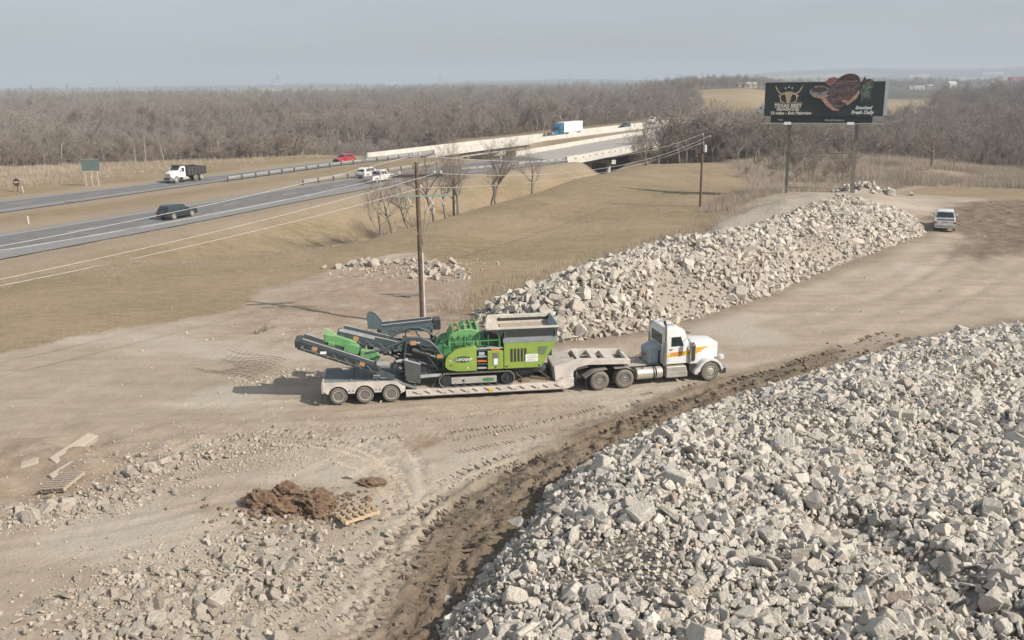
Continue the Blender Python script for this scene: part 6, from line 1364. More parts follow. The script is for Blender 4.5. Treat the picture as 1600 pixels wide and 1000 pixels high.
p = at(904, 207)[:2]; car('sedan', 'low silver sedan following right behind the white semi trailer on the bridge', 'car', p, heading(far_mid, p)+math.pi, p_silver, 'sedan')
p = at(1475, 356)[:2]
car('pickup_truck', 'silver white pickup parked tail on, on the dirt beside the rubble ridge', 'pickup', p, R(66), p_silver, 'pickup', z=ground_z(*p)+0.02)

def conventional(t, paint, aero=False, vis=m_glass, z0=0.0):
    """a distant conventional tractor: chassis, hood, cab, fenders, wheels; front towards +x"""
    MB().box(-2.6, 3.0, -0.5, 0.5, 0.55, 0.85).put('frame_rail', m_black, t)
    MB().hexa([(1.2, -0.95, 0.6), (2.75, -0.72, 0.55), (2.75, 0.72, 0.55), (1.2, 0.95, 0.6), (1.2, -0.92, 2.0), (2.70, -0.66, 1.62), (2.70, 0.66, 1.62), (1.2, 0.92, 2.0)]).put('hood', paint, t, bevel=0.10, seg=2)
    if aero:
        MB().prism([(-1.1, 0.75), (-1.1, 3.75), (-0.5, 3.85), (0.35, 3.35), (0.75, 2.75), (1.25, 1.95), (1.25, 0.75)], -1.18, 1.18).put('cab', paint, t, bevel=0.12, seg=2)
        for sg in (-1, 1): MB().prism([(-1.1, 0.4), (-1.1, 0.95), (1.2, 0.95), (1.2, 0.4)], sg*1.08, sg*1.2).put('side_fairing', paint, t, bevel=0.03)
        sc0, sc1 = (0.78, 2.72), (1.22, 2.02)
    else:
        MB().prism([(-0.2, 0.85), (-0.2, 2.55), (0.0, 2.7), (0.75, 2.65), (1.25, 1.95), (1.25, 0.85)], -1.05, 1.05).put('cab', paint, t, bevel=0.08, seg=2); sc0, sc1 = (0.80, 2.58), (1.22, 2.02)
    w = 1.0 if aero else 0.9
    MB().hexa([(sc1[0]+.03, -w, sc1[1]), (sc1[0]+.03, w, sc1[1]), (sc1[0]-.1, w, sc1[1]), (sc1[0]-.1, -w, sc1[1]), (sc0[0]+.03, -w*.92, sc0[1]), (sc0[0]+.03, w*.92, sc0[1]), (sc0[0]-.1, w*.92, sc0[1]), (sc0[0]-.1, -w*.92, sc0[1])]).put('windshield', vis, t)
    yy = 1.19 if aero else 1.06
    for sg in (-1, 1):
        MB().prism([(0.10, 1.72), (0.10, 2.36), (0.66, 2.36), (0.95, 1.80), (0.9, 1.72)], sg*(yy-0.02), sg*(yy+0.008)).put('side_window', vis, t)
        MB().prism([(1.35, 0.55)] + arch(1.95, 0.52, 0.60, 170, 10, 8) + [(2.6, 0.6), (2.62, 0.85)] + arch(1.95, 0.55, 0.74, 25, 150, 6), sg*0.75, sg*1.16).put('front_fender', paint, t, bevel=0.03)
        wheel(t, 1.95, sg*1.0, 0.51, 0.3, sg, 'steer', 0.5)
        MB().box(2.50, 2.74, sg*0.78-0.14, sg*0.78+0.14, 0.86, 1.12).put('headlight', m_lamp, t, bevel=0.02)
        MB().box(0.95, 1.05, sg*1.38-0.10, sg*1.38+0.10, 1.7, 2.2).put('mirror', paint, t, bevel=0.02)
        MB().cyl((-0.6, sg*0.95, 0.6), (0.6, sg*0.95, 0.6), 0.30, 16).put('fuel_tank', m_alu, t)
    MB().box(2.70, 2.76, -0.5, 0.5, 0.8, 1.5).put('grille', m_chrome, t, bevel=0.02)
    MB().box(2.66, 2.90, -1.15, 1.15, 0.35, 0.65).put('front_bumper', m_chrome, t, bevel=0.03)
# dump truck
dp = at(283, 284)[:2]; dh = heading(far_mid, dp)+math.pi
dt = thing('dump_truck', 'white cab dump truck with black steel bed on the far carriageway', 'dump truck', (*dp, 0.02), dh)
conventional(dt, m_white)
m_bed = pm('black_dump_bed', (0.035, 0.033, 0.034), 0.5, dust=0.25)
MB().box(-4.0, 0.2, -0.5, 0.5, 0.6, 0.9).put('bed_frame', m_black, dt)
for sg in (-1, 1):
    MB().hexa([(-4.5, sg*1.18-0.05, 1.1), (-0.35, sg*1.18-0.05, 1.1), (-0.35, sg*1.18+0.05, 1.1), (-4.5, sg*1.18+0.05, 1.1), (-4.6, sg*1.2-0.05, 2.35), (-0.35, sg*1.2-0.05, 2.35), (-0.35, sg*1.2+0.05, 2.35), (-4.6, sg*1.2+0.05, 2.35)]).put('bed_side', m_bed, dt)
    for k in range(6): MB().box(-4.3+k*0.74, -4.2+k*0.74, sg*1.27-0.05, sg*1.27+0.05, 1.1, 2.3).put('bed_rib', m_bed, dt)
    for x in (-3.6,): wheel(dt, x, sg*1.05, 0.51, 0.3, sg, 'steer', 0.5); wheel(dt, x, sg*0.72, 0.51, 0.28, sg, 'steer', 0.5)
    wheel(dt, -2.3, sg*1.0, 0.5, 0.3, sg, 'drive', 0.5)
MB().box(-4.5, -0.3, -1.2, 1.2, 1.0, 1.1).put('bed_floor', m_bed, dt); MB().box(-0.42, -0.32, -1.2, 1.2, 1.1, 2.7).put('bed_headboard', m_bed, dt)
MB().box(-4.66, -4.56, -1.22, 1.22, 1.05, 2.30).put('tailgate', m_bed, dt); MB().box(-0.4, 1.0, -1.15, 1.15, 2.70, 2.78).put('cab_guard', m_bed, dt)
MB().cyl((-4.2, -1.0, 2.45), (-0.4, -1.0, 2.45), 0.10, 10).put('tarp_roll', m_bed, dt)
# blue semi and white box trailer
a0 = at(846, 214)[:2]; sh = heading(far_mid, a0)+math.pi
ct = far_mid[int(np.argmin(np.hypot(far_mid[:, 0]-a0[0], far_mid[:, 1]-a0[1])))]
bs = thing('semi_truck', 'bright blue sleeper semi tractor on the bridge', 'semi truck', (ct[0], ct[1], 0.02), sh)
conventional(bs, p_blue, True)
for sg in (-1, 1):
    for x in (-1.5, -2.3): wheel(bs, x, sg*1.0, 0.5, 0.32, sg, 'drive', 0.5)
bx = thing('box_trailer', 'plain white box trailer coupled behind the blue semi tractor', 'trailer', (ct[0], ct[1], 0.02), sh)
m_boxw = pm('white_trailer_skin', (0.80, 0.79, 0.77), 0.4, dust=0.05, var=0.03)
MB().box(-13.4, -1.55, -1.29, 1.29, 1.15, 4.05).put('box', m_boxw, bx, bevel=0.02)
for sg in (-1, 1):
    MB().box(-13.35, -1.6, sg*1.295-0.008, sg*1.295+0.008, 1.13, 1.28).put('bottom_rail', m_alu, bx)
    o = link('lettering', text_mesh('VALOR', 0.5, m_slate, 0.01, 0.2, 'CENTER', 0.004), bx, (-4.6, sg*1.297, 3.0), (R(90), 0, 0 if sg < 0 else R(180)))
    for x in (-11.0, -12.2): wheel(bx, x, sg*1.0, 0.5, 0.32, sg, 'disc', 0.5)
    MB().box(-9.5, -4.5, sg*1.2-0.02, sg*1.2+0.02, 0.45, 1.12).put('side_skirt', m_boxw, bx)
MB().box(-13.3, -2.0, -0.5, 0.5, 0.95, 1.15).put('subframe', m_black, bx)
# white medium truck farther along the bridge
wp = at(1020, 195)[:2]; wt = thing('box_truck', 'small white flatbed truck farthest along the bridge', 'truck', (*wp, 0.02), heading(far_mid, wp)+math.pi)
conventional(wt, m_white); MB().box(-5.2, -0.4, -1.2, 1.2, 0.95, 1.15).put('flatbed', m_alu, wt); MB().box(-5.25, -5.15, -1.2, 1.2, 1.15, 2.7).put('stake_panel', m_alu, wt)
for sg in (-1, 1):
    MB().box(-5.2, -0.4, sg*1.2-0.03, sg*1.2+0.03, 1.9, 2.0).put('stake_rail', m_alu, wt)
    for x in (-3.4, -4.4): wheel(wt, x, sg*0.95, 0.48, 0.32, sg, 'disc', 0.48)
# blue and white lorry on the hillside road
hp_ = at(1191, 178, ground_z(*at(1191, 178)[:2]))[:2]
gz = ground_z(*hp_)
ht_ = thing('semi_truck', 'pale blue and white tractor on the tan hillside road, half hidden behind the billboard', 'semi truck', (*hp_, gz+0.1), R(205))
conventional(ht_, pm('pale_blue_paint', (0.20, 0.33, 0.40), 0.35, dust=0.05), True)
MB().box(-9.5, -1.6, -1.25, 1.25, 1.1, 3.6).put('box', m_boxw, ht_)
for sg in (-1, 1):
    for x in (-1.9, -8.3): wheel(ht_, x, sg*1.0, 0.5, 0.32, sg, 'disc', 0.5)
hrp = np.array([at(x_, y_)[:2] for x_, y_ in ((1100, 190), (1140, 184), (1185, 179), (1240, 176), (1320, 172))])
hr = smooth_line(hrp, 8); hw = 3.2; dd = np.gradient(hr, axis=0); dd /= np.linalg.norm(dd, axis=1)[:, None]; nr = np.stack([-dd[:, 1], dd[:, 0]], 1)
A_, B_ = hr-nr*hw, hr+nr*hw
Vv = np.column_stack([np.vstack([A_, B_]), np.r_[terrain(A_[:, 0], A_[:, 1]), terrain(B_[:, 0], B_[:, 1])]+0.15]); k = len(hr)
tag(link('hill_road', mesh_np('hill_road', Vv, [(i, i+1, k+i+1, k+i) for i in range(k-1)], [m_asph])), kind='structure')

# ================================================================== POLES AND WIRES
m_wood = pm('creosote_pole', (0.125, 0.086, 0.060), 0.85, dust=0.18, var=0.25, scale=2.5, bump=0.3)
m_woodg = pm('grey_timber', (0.26, 0.225, 0.19), 0.85, dust=0.2, var=0.2, scale=3, bump=0.2)
m_ins = pm('porcelain', (0.50, 0.50, 0.48), 0.3, dust=0.08)
m_wire = pm('aluminium_wire', (0.50, 0.49, 0.48), 0.5, 0.2, dust=0.05)
P1 = (-5.89, 59.0); P1z = 10.75
u1 = thing('utility_pole', 'tall brown wooden utility pole with two cross arms rising behind the crusher', 'utility pole', (*P1, ground_z(*P1)), R(6), rot=None)
zb = u1.location.z
mp_ = MB().tube([(0.05, 0, -0.4), (0.03, 0, 4), (0, 0, P1z)], [0.19, 0.165, 0.125], 14).put('pole_shaft', m_wood, u1)
MB().tube([(0.17, -0.12, 0), (0.165, -0.12, 5.0)], 0.06, 8).put('conduit', pm('pale_conduit', (0.55, 0.54, 0.51), 0.5, dust=0.1), u1)
for k, (x1, z1) in enumerate(((-0.75, 7.9), (0.45, 7.7), (0.95, 7.95))):
    MB().tube([(0.15, -0.12, 5.0), (0.18+x1*0.15, -0.1, 5.8), (x1, -0.05, z1)], 0.035, 7).put('riser_cable', m_woodg, u1)
    MB().tube([(x1, -0.05, z1), (x1+0.02, -0.05, z1+0.45)], [0.035, 0.05], 8).put('cable_termination', m_ins, u1)
MB().box(-1.62, 1.62, -0.09, 0.07, 9.82, 9.99).put('cross_arm', pm('dark_creosote', (0.07, 0.052, 0.040), 0.85, dust=0.1), u1)
MB().box(-0.1, 2.1, -0.16, -0.06, 8.58, 8.68).box(-1.7, -0.1, -0.16, -0.06, 8.60, 8.70).put('lower_cross_arm', pm('galvanised_arm', (0.24, 0.30, 0.29), 0.6, dust=0.1), u1)
for sg in (-1, 1): MB().bar((sg*0.9, -0.07, 9.86), (0.02, -0.10, 9.3), 0.05, 0.02).put('arm_brace', m_wood, u1)
MB().bar((0, 0, P1z-0.1), (0, 0, P1z+0.45), 0.06).put('pole_top_pin', m_galv, u1)
def ins(x, y, z, par): return MB().lathe_y([(0.01, 0), (0.05, 0.0), (0.05, 0.05), (0.10, 0.07), (0.10, 0.11), (0.06, 0.13), (0.085, 0.17), (0.05, 0.21), (0.01, 0.22)], 0, 0, 12).mesh('insulator', m_ins)
im = ins(0, 0, 0, None)
att = {'top_a': (-0.18, 0, P1z+0.42), 'top_b': (0.20, 0, P1z+0.42), 'left': (-1.1, 0, 10.0), 'right': (1.1, 0, 10.0), 'right2': (1.5, 0, 10.0), 'neutral': (0.2, 0, 9.12)}
for k, (x, y, z) in att.items(): link('insulator', im, u1, (x, y, z-0.02), (R(90), 0, 0))
MB().box(-0.25, 0.25, -0.05, 0.05, P1z+0.32, P1z+0.40).put('top_bracket', m_galv, u1)
for x in (-0.62, 0.75, 1.42):
    MB().tube([(x, -0.20, 8.56), (x+0.10, -0.24, 8.35), (x+0.22, -0.20, 8.05)], [0.028, 0.042, 0.03], 8).put('fuse_cutout', m_ins, u1)
    MB().tube([(x+0.22, -0.2, 8.05), (x+0.26, -0.18, 7.95)], 0.03, 6).put('cutout_tube', m_slate, u1)
for x, z in ((0.55, 7.55), (0.95, 7.5), (0.72, 7.85)): MB().cyl((x, -0.12, z), (x+0.06, -0.12, z+0.32), 0.045, 8).put('surge_arrester', m_ins, u1)
P2 = (23.6, 115.3); g2 = ground_z(*P2); P2z = 8.75
u2 = thing('utility_pole', 'farther plain wooden utility pole with transformer can standing on the mown hill', 'utility pole', (*P2, g2), R(4))
MB().tube([(0, 0, -0.4), (0, 0, P2z)], [0.17, 0.115], 12).put('pole_shaft', m_wood, u2)
MB().cyl((0.28, -0.1, P2z-2.0), (0.28, -0.1, P2z-1.15), 0.23, 14).put('transformer', pm('transformer_grey', (0.50, 0.51, 0.50), 0.45, dust=0.1), u2)
MB().box(0.02, 0.2, -0.1, 0.0, P2z-1.7, P2z-1.5).put('transformer_bracket', m_galv, u2)
MB().box(-0.2, 1.0, -0.05, 0.05, P2z-0.35, P2z-0.25).put('cross_arm', m_wood, u2)
for x, z in ((0, P2z), (0.9, P2z-0.22), (0.1, P2z-1.0)): link('insulator', im, u2, (x, 0, z), (R(90), 0, 0))
def w2(t, p): return t.matrix_basis @ Vector(p)
def wire(label, a, b, sag, r=0.0145):
    a, b = Vector(a), Vector(b); n = 40
    pts = [a+(b-a)*(k/n)-Vector((0, 0, 4*sag*(k/n)*(1-k/n))) for k in range(n+1)]
    mb = MB().tube([p-a for p in pts], r, 5); o = mb.put('overhead_wire', m_wire, None); o.location = a
    tag(o, label, 'wire', 'power lines strung along the utility poles')
for key, p2, sg_, nm in (('top_b', (0, 0, P2z+0.2), 1.5, 'topmost overhead wire between the two wooden poles'), ('right2', (0.9, 0, P2z), 1.6, 'middle overhead wire between the two wooden poles'), ('neutral', (0.1, 0, P2z-0.8), 1.3, 'lowest overhead wire between the two wooden poles')):
    wire(nm, w2(u1, att[key]), w2(u2, p2), sg_)
P0 = Vector((-42.0, 24.0, 0))
for key, off, sg_, nm in (('top_a', (0.0, 0.0, 7.75), 1.0, 'topmost of the pale overhead wires running off to the left edge'), ('left', (-0.7, 0.8, 8.3), 1.0, 'second pale overhead wire running off to the left edge'), ('right', (0.7, -0.8, 6.35), 1.0, 'third pale overhead wire running off to the left edge'), ('neutral', (0.1, 0, 6.3), 1.0, 'lowest of the pale overhead wires running off to the left edge')):
    wire(nm, w2(u1, att[key]), P0+Vector(off), sg_)
u0 = thing('utility_pole', 'wooden utility pole beyond the left edge that carries the wires', 'utility pole', (P0.x, P0.y, ground_z(P0.x, P0.y)), R(20))
MB().tube([(0, 0, -0.3), (0, 0, 8.5)], [0.18, 0.12], 12).put('pole_shaft', m_wood, u0); MB().box(-1.3, 1.3, -0.055, 0.055, 7.6, 7.72).put('cross_arm', m_wood, u0)

# ================================================================== BILLBOARD
BZ = 0.55; BC = (40.6, 123.2); BA = -R(20.0)
bb = thing('billboard', 'large black roadside billboard on two steel posts advertising a smokehouse', 'billboard', (*BC, BZ), BA)
m_bface = pm('billboard_black', (0.016, 0.024, 0.026), 0.5, dust=0.03, var=0.1, scale=0.3)
m_bapron = pm('apron_black', (0.010, 0.012, 0.012), 0.5, dust=0.03)
m_bpost = pm('weathered_steel_post', (0.22, 0.22, 0.18), 0.7, 0.1, dust=0.15, var=0.2)
m_gold = pm('gold_print', (0.42, 0.34, 0.20), 0.6, dust=0); m_cream = pm('cream_print', (0.62, 0.58, 0.48), 0.6, dust=0); m_whitep = pm('white_print', (0.66, 0.68, 0.66), 0.6, dust=0)
Wb, z0b, z1b = 14.7, 10.15, 14.45
MB().box(-Wb/2, Wb/2, 0, 0.30, z0b, z1b).put('sign_face', m_bface, bb)
MB().box(-Wb/2+0.9, Wb/2-1.2, 0.06, 0.26, z0b-0.85, z0b-0.005).put('apron', m_bapron, bb)
MB().box(-Wb/2-0.03, Wb/2+0.03, -0.01, 0.32, z1b, z1b+0.05).put('top_trim', m_galv, bb)
MB().box(Wb/2+0.002, Wb/2+0.42, 0.02, 0.42, z0b+0.1, z1b-0.05).put('side_frame', pm('pale_steel', (0.45, 0.49, 0.47), 0.6, dust=0.1), bb)
# catwalk, lamps, ladder
MB().box(-Wb/2-0.2, Wb/2+0.2, -1.3, 0.2, z0b-0.99, z0b-0.93).put('catwalk', pm('catwalk_grating', (0.20, 0.215, 0.205), 0.7, dust=0.1), bb)
for x in (-5.4, -2.0, 1.4, 4.7, 7.0): MB().bar((x, 0.2, z0b-1.05), (x, -1.3, z0b-0.99), 0.07).put('catwalk_bracket', m_bpost, bb)
for x in (-4.15, 3.55): 
    MB().bar((x, -1.2, z0b-0.96), (x, -2.0, z0b-0.75), 0.05).put('lamp_arm', m_galv, bb)
    MB().hexa([(x-0.45, -2.3, z0b-1.0), (x+0.45, -2.3, z0b-1.0), (x+0.45, -1.8, z0b-0.9), (x-0.45, -1.8, z0b-0.9), (x-0.4, -2.2, z0b-0.72), (x+0.4, -2.2, z0b-0.72), (x+0.4, -1.85, z0b-0.68), (x-0.4, -1.85, z0b-0.68)]).put('flood_lamp', pm('lamp_housing', (0.58, 0.62, 0.60), 0.4, dust=0.05), bb)
for k, x in enumerate((7.6, 8.3)): MB().bar((x, 0.4, z0b-0.9), (x+1.3, -0.2, z0b-0.6+0.2*k), 0.12, 0.08).put('rear_arm', m_galv, bb)
for x in (-4.0, 4.35):
    r_ = 0.17 if x < 0 else 0.24
    zlo = ground_z(*local_to_world(BC, BA, x, 0.75))-BZ-0.6
    MB().box(x-r_, x+r_, 0.45, 0.55+0.04, zlo, z1b-0.3).box(x-r_, x+r_, 0.95, 1.05, zlo, z1b-0.3).box(x-0.05, x+0.05, 0.56, 0.94, zlo, z1b-0.31).put('post', m_bpost, bb)
for z_ in (5.3, 0.75): MB().bar((-4.0, 0.75, z_), (4.35, 0.75, z_+0.05), 0.10).put('cross_brace', m_bpost, bb)
for z_ in (10.6, 12.3, 14.0): MB().box(-Wb/2+0.2, Wb/2-0.2, 0.31, 0.43, z_-0.08, z_+0.08).put('stringer', m_bpost, bb)
def plate(pts, y0, y1, name, mat, par=bb): return MB().prism(pts, y0, y1).put(name, mat, par, smooth=0)
# longhorn emblem: horns, skull, wreath and stars
ex, ez = -4.35, 12.85
for sg in (-1, 1):
    plate([(ex+sg*x, ez+z) for x, z in ((0.42, 0.30), (0.95, 0.24), (1.30, 0.55), (1.62, 1.12), (1.74, 1.20), (1.62, 0.82), (1.36, 0.36), (1.02, 0.06), (0.42, 0.08))], -0.02, 0.02, 'emblem_horn', m_gold)
    MB().tube([(ex+sg*(0.72+0.32*math.cos(a)), -0.012, ez-0.42+0.52*math.sin(a)) for a in np.linspace(-2.0, 2.0, 12)], 0.055, 5).put('emblem_wreath', m_gold, bb)
plate([(ex-0.48, ez+0.42), (ex+0.48, ez+0.42), (ex+0.52, ez+0.1), (ex+0.34, ez-0.25), (ex+0.24, ez-0.80), (ex+0.14, ez-0.98), (ex-0.14, ez-0.98), (ex-0.24, ez-0.80), (ex-0.34, ez-0.25), (ex-0.52, ez+0.1)], -0.026, 0.02, 'emblem_skull', m_gold)
for sx, szz in ((-0.42, 0.86), (0.0, 1.0), (0.42, 0.86), (-1.15, -0.12), (1.15, -0.12)):
    plate([(ex+sx+(0.16 if k % 2 == 0 else 0.066)*math.sin(math.pi*k/5), ez+szz+(0.16 if k % 2 == 0 else 0.066)*math.cos(math.pi*k/5)) for k in range(10)], -0.03, 0.02, 'emblem_star', m_cream)
def sign_text(txt, size, x, z, mat, bold=0.02, shear=0.0, align='CENTER', sx=1.0, par=bb, y=-0.012, name='lettering'):
    o = link(name, text_mesh(txt, size, mat, bold, shear, align, 0.008), par, (x, y, z), (R(90), 0, 0)); o.scale = (sx, 1, 1); return o
sign_text('TEXAS BEST', 0.66, ex, 11.25, m_cream, 0.03, 0, 'CENTER', 0.98)
sign_text('SMOKEHOUSE', 0.42, ex, 10.93-0.07, m_cream, 0.02, 0, 'CENTER', 1.05)
MB().box(ex-1.75, ex+1.75, -0.012, 0.01, 11.80, 11.87).put('emblem_rule', m_gold, bb)
sign_text('10 miles - Exit Plainview', 0.54, -3.95, 10.36, m_cream, 0.022, 0, 'CENTER', 0.98)
sign_text('Smoked', 0.58, 4.95, 11.02, m_whitep, 0.022, 0.25, 'CENTER', 1.05)
sign_text('Fresh Daily', 0.62, 4.85, 10.42, m_whitep, 0.022, 0.25, 'CENTER', 0.95)
sign_text('/GreatOutdoors', 0.36, 1.5, 9.52, m_galv, 0.006, 0.1, 'CENTER', 1.0, y=0.048); sign_text('7020', 0.28, -5.2, 9.56, m_galv, 0.006, 0, 'CENTER', 1.1, y=0.048)
# the barbecue plate, cut out and standing proud of the top edge
def foodmat(name, a, b_, sc=3.0): 
    m_, nt, bs_ = nodes(name); tc_ = N(nt, 'ShaderNodeTexCoord').outputs['Object']
    nt.links.new(mixc(nt, ramp(nt, noise_node(nt, tc_, sc, 6, 0.7), 0.38, 0.62), a, b_), bs_.inputs['Base Color']); bs_.inputs['Roughness'].default_value = 0.6; return m_
m_meat = foodmat('charred_meat_print', (0.032, 0.026, 0.028), (0.15, 0.112, 0.115), 5.0); m_rib = foodmat('rib_print', (0.15, 0.05, 0.045), (0.33, 0.17, 0.14)); m_herb = foodmat('herb_print', (0.05, 0.09, 0.065), (0.24, 0.31, 0.23), 4.0)
m_sauce = foodmat('sauce_print', (0.045, 0.026, 0.024), (0.10, 0.05, 0.042)); m_bowl = foodmat('bowl_print', (0.05, 0.055, 0.055), (0.30, 0.31, 0.31), 1.5); m_bone = foodmat('bone_print', (0.30, 0.15, 0.11), (0.46, 0.30, 0.22), 2.0)
fo = MB().prism([(-0.3, 12.95), (0.35, 13.55), (1.15, 14.1), (1.5, 14.75), (2.1, 15.2), (2.75, 15.36), (3.35, 15.34), (3.95, 15.2), (4.3, 14.75), (4.45, 14.2), (4.4, 13.5), (3.9, 12.6), (3.1, 11.75), (2.2, 11.15), (1.3, 10.95), (0.4, 11.9)], -0.10, -0.02).put('meat_cutout', m_meat, bb, bevel=0.02)
MB().prism([(1.9, 15.0), (2.4, 15.34), (2.9, 15.46), (3.5, 15.42), (4.0, 15.2), (4.2, 14.9), (3.2, 14.85), (2.4, 14.8)], -0.15, -0.10).put('meat_top', m_sauce, fo)
MB().prism([(0.0, 14.3), (0.5, 14.9), (1.1, 15.05), (1.6, 14.9), (1.4, 14.35), (0.7, 13.9)], -0.14, -0.10).put('tomato_garnish', m_rib, fo)
MB().prism([(-1.7, 13.0), (-1.75, 13.4), (-1.2, 13.9), (0.0, 14.05), (0.6, 13.6), (0.4, 13.0), (-0.3, 12.6), (-1.1, 12.6)], -0.16, -0.10).put('sauce_bowl', m_bowl, fo)
MB().prism([(-1.45+0.98*(1+math.cos(a)), 13.5+0.32*math.sin(a)) for a in np.linspace(0, 6.28, 18, False)], -0.18, -0.16).put('sauce', m_sauce, fo)
MB().prism([(-1.6, 12.95), (-1.2, 12.55), (-0.3, 12.35), (0.4, 11.5), (1.2, 10.9), (1.9, 10.82), (2.1, 10.98), (1.5, 11.1), (0.7, 11.9), (0.2, 12.5), (0.7, 12.75), (0.3, 12.95), (-0.5, 12.7), (-1.2, 12.8)], -0.17, -0.10).put('rib', m_bone, fo)
MB().prism([(2.4, 12.2), (3.1, 12.05), (4.0, 13.0), (4.2, 13.5), (4.4, 13.1), (4.0, 12.3), (3.0, 11.5), (2.7, 11.85), (2.2, 12.0)], -0.16, -0.10).put('rib', m_bone, fo)
for k in range(7):
    z_ = 11.7+k*0.5; MB().bar((0.9+0.1*k, -0.105, z_), (3.2+0.15*k, -0.105, z_+0.35), 0.02, 0.12).put('char_line', m_rib if k % 2 else m_sauce, fo)
rs2 = random.Random(4)
for k in range(60):
    a = rs2.uniform(-2.4, 0.9); l_ = rs2.uniform(0.5, 1.5); x_, z_ = 4.75+rs2.uniform(-0.3, 0.5), 13.5+rs2.uniform(-0.3, 0.6)
    MB().bar((x_, -0.12-k*0.001, z_), (x_+l_*0.55*math.cos(a)+0.2, -0.12-k*0.001, z_+l_*math.sin(a)), 0.015, 0.055).put('herb_sprig', m_herb, fo)
MB().prism([(4.5, 14.4), (4.8, 15.1), (5.0, 14.7), (5.5, 14.8), (6.1, 14.4), (5.9, 13.9), (5.3, 14.0), (4.7, 14.0)], -0.11, -0.05).put('garnish', m_sauce, fo)

# ================================================================== ROADSIDE SIGNS
m_signback = pm('sign_back_aluminium', (0.135, 0.18, 0.175), 0.5, 0.2, dust=0.08)
sp = at(145, 292)[:2]; sa = heading(far_mid, sp)
gs = thing('guide_sign', 'grey green back of a highway guide sign on pale posts in the far verge', 'road sign', (*sp, ground_z(*sp)), R(5))
MB().box(-1.35, 1.35, -0.03, 0.03, 2.5, 4.25).put('sign_panel', m_signback, gs)
for x in (-0.5, 0.4): MB().box(x-0.01, x+0.01, -0.036, -0.03, 2.5, 4.25).put('panel_seam', m_slate, gs)
MB().box(-1.38, 1.38, -0.05, 0.05, 4.25, 4.31).put('panel_trim', m_alu, gs)
for x in (-0.95, 0.0, 0.95): MB().box(x-0.06, x+0.06, 0.04, 0.12, -0.3, 4.0).put('post', m_woodg if False else pm('pale_sign_post', (0.50, 0.46, 0.40), 0.7, dust=0.1), gs)
wp_ = at(28, 301)[:2]
ws = thing('road_sign', 'small dark round sign with a pale bar, on a thin post at the left edge', 'road sign', (*wp_, ground_z(*wp_)), R(8))
MB().box(-0.05, 0.05, -0.03, 0.05, -0.2, 1.0).put('post', m_slate, ws)
MB().prism([(0.48*math.sin(a), 1.45+0.62*math.cos(a)) for a in np.linspace(0, 6.28, 16, False)], -0.06, -0.03).put('sign_panel', pm('dark_red_sign', (0.09, 0.035, 0.035), 0.5, dust=0.05), ws)
MB().box(-0.32, 0.32, -0.07, -0.06, 1.37, 1.55).put('sign_bar', m_ins, ws)
mk = at(37, 302)[:2]; mo = thing('marker_post', 'thin white marker post leaning in the verge at the left edge', 'post', (*mk, ground_z(*mk)), 0, rot=(0, R(-6), 0)); MB().box(-0.05, 0.05, -0.02, 0.02, -0.1, 1.0).put('post_blade', m_wsign, mo)
for px_, py_, lb_ in ((45, 350, 'stubby white delineator in the median grass at the left'), (108, 316, 'dark low marker lying by the far carriageway edge')):
    q = at(px_, py_)[:2]; o_ = thing('delineator', lb_, 'post', (*q, ground_z(*q)), 0.3)
    (MB().box(-0.05, 0.05, -0.03, 0.03, -0.1, 0.9) if px_ < 60 else MB().box(-0.6, 0.6, -0.06, 0.06, 0.0, 0.16)).put('post_blade', m_wsign if px_ < 60 else m_black, o_)

# ================================================================== PALLETS AND YARD DEBRIS
m_pallet = pm('pallet_wood', (0.50, 0.37, 0.235), 0.8, dust=0.2, var=0.18, scale=3, bump=0.15)
m_pallet2 = pm('dusty_pallet_wood', (0.37, 0.30, 0.235), 0.85, dust=0.5, var=0.12, scale=3)
def pallet(label, pos, rz, mat, tilt, n=6):
    t = thing('pallet', label, 'pallet', pos, 0, rot=(tilt[0], tilt[1], rz))
    bd = MB().box(-0.5, 0.5, -0.048, 0.048, 0.12, 0.142).mesh('deck_board', mat); st = MB().box(-0.022, 0.022, -0.6, 0.6, 0.022, 0.12).mesh('stringer', mat)
    for k in range(n): link('deck_board', bd, t, (0, -0.55+1.10*k/(n-1), 0))
    for x in (-0.46, 0, 0.46): link('stringer', st, t, (x, 0, 0))
    for y in (-0.54, 0, 0.54): link('bottom_board', bd, t, (0, y, -0.12))
    return t
q = at(559, 813); pl1 = pallet('fresh tan wooden pallet lying by the red brown clods', (q[0], q[1], ground_z(q[0], q[1])+0.20), R(-58), m_pallet, (R(4), R(-5))); pl1.scale = (1.12,)*3
q = at(98, 748); pl2 = pallet('grey dusty wooden pallet half sunk in the dirt bank at far left', (q[0], q[1], ground_z(q[0], q[1])+0.05), R(-12), m_pallet2, (R(6), R(-8)), 8); pl2.scale = (1.15,)*3
m_slab = pm('old_slab', (0.43, 0.385, 0.33), 0.9, dust=0.8, var=0.15, bump=0.4)
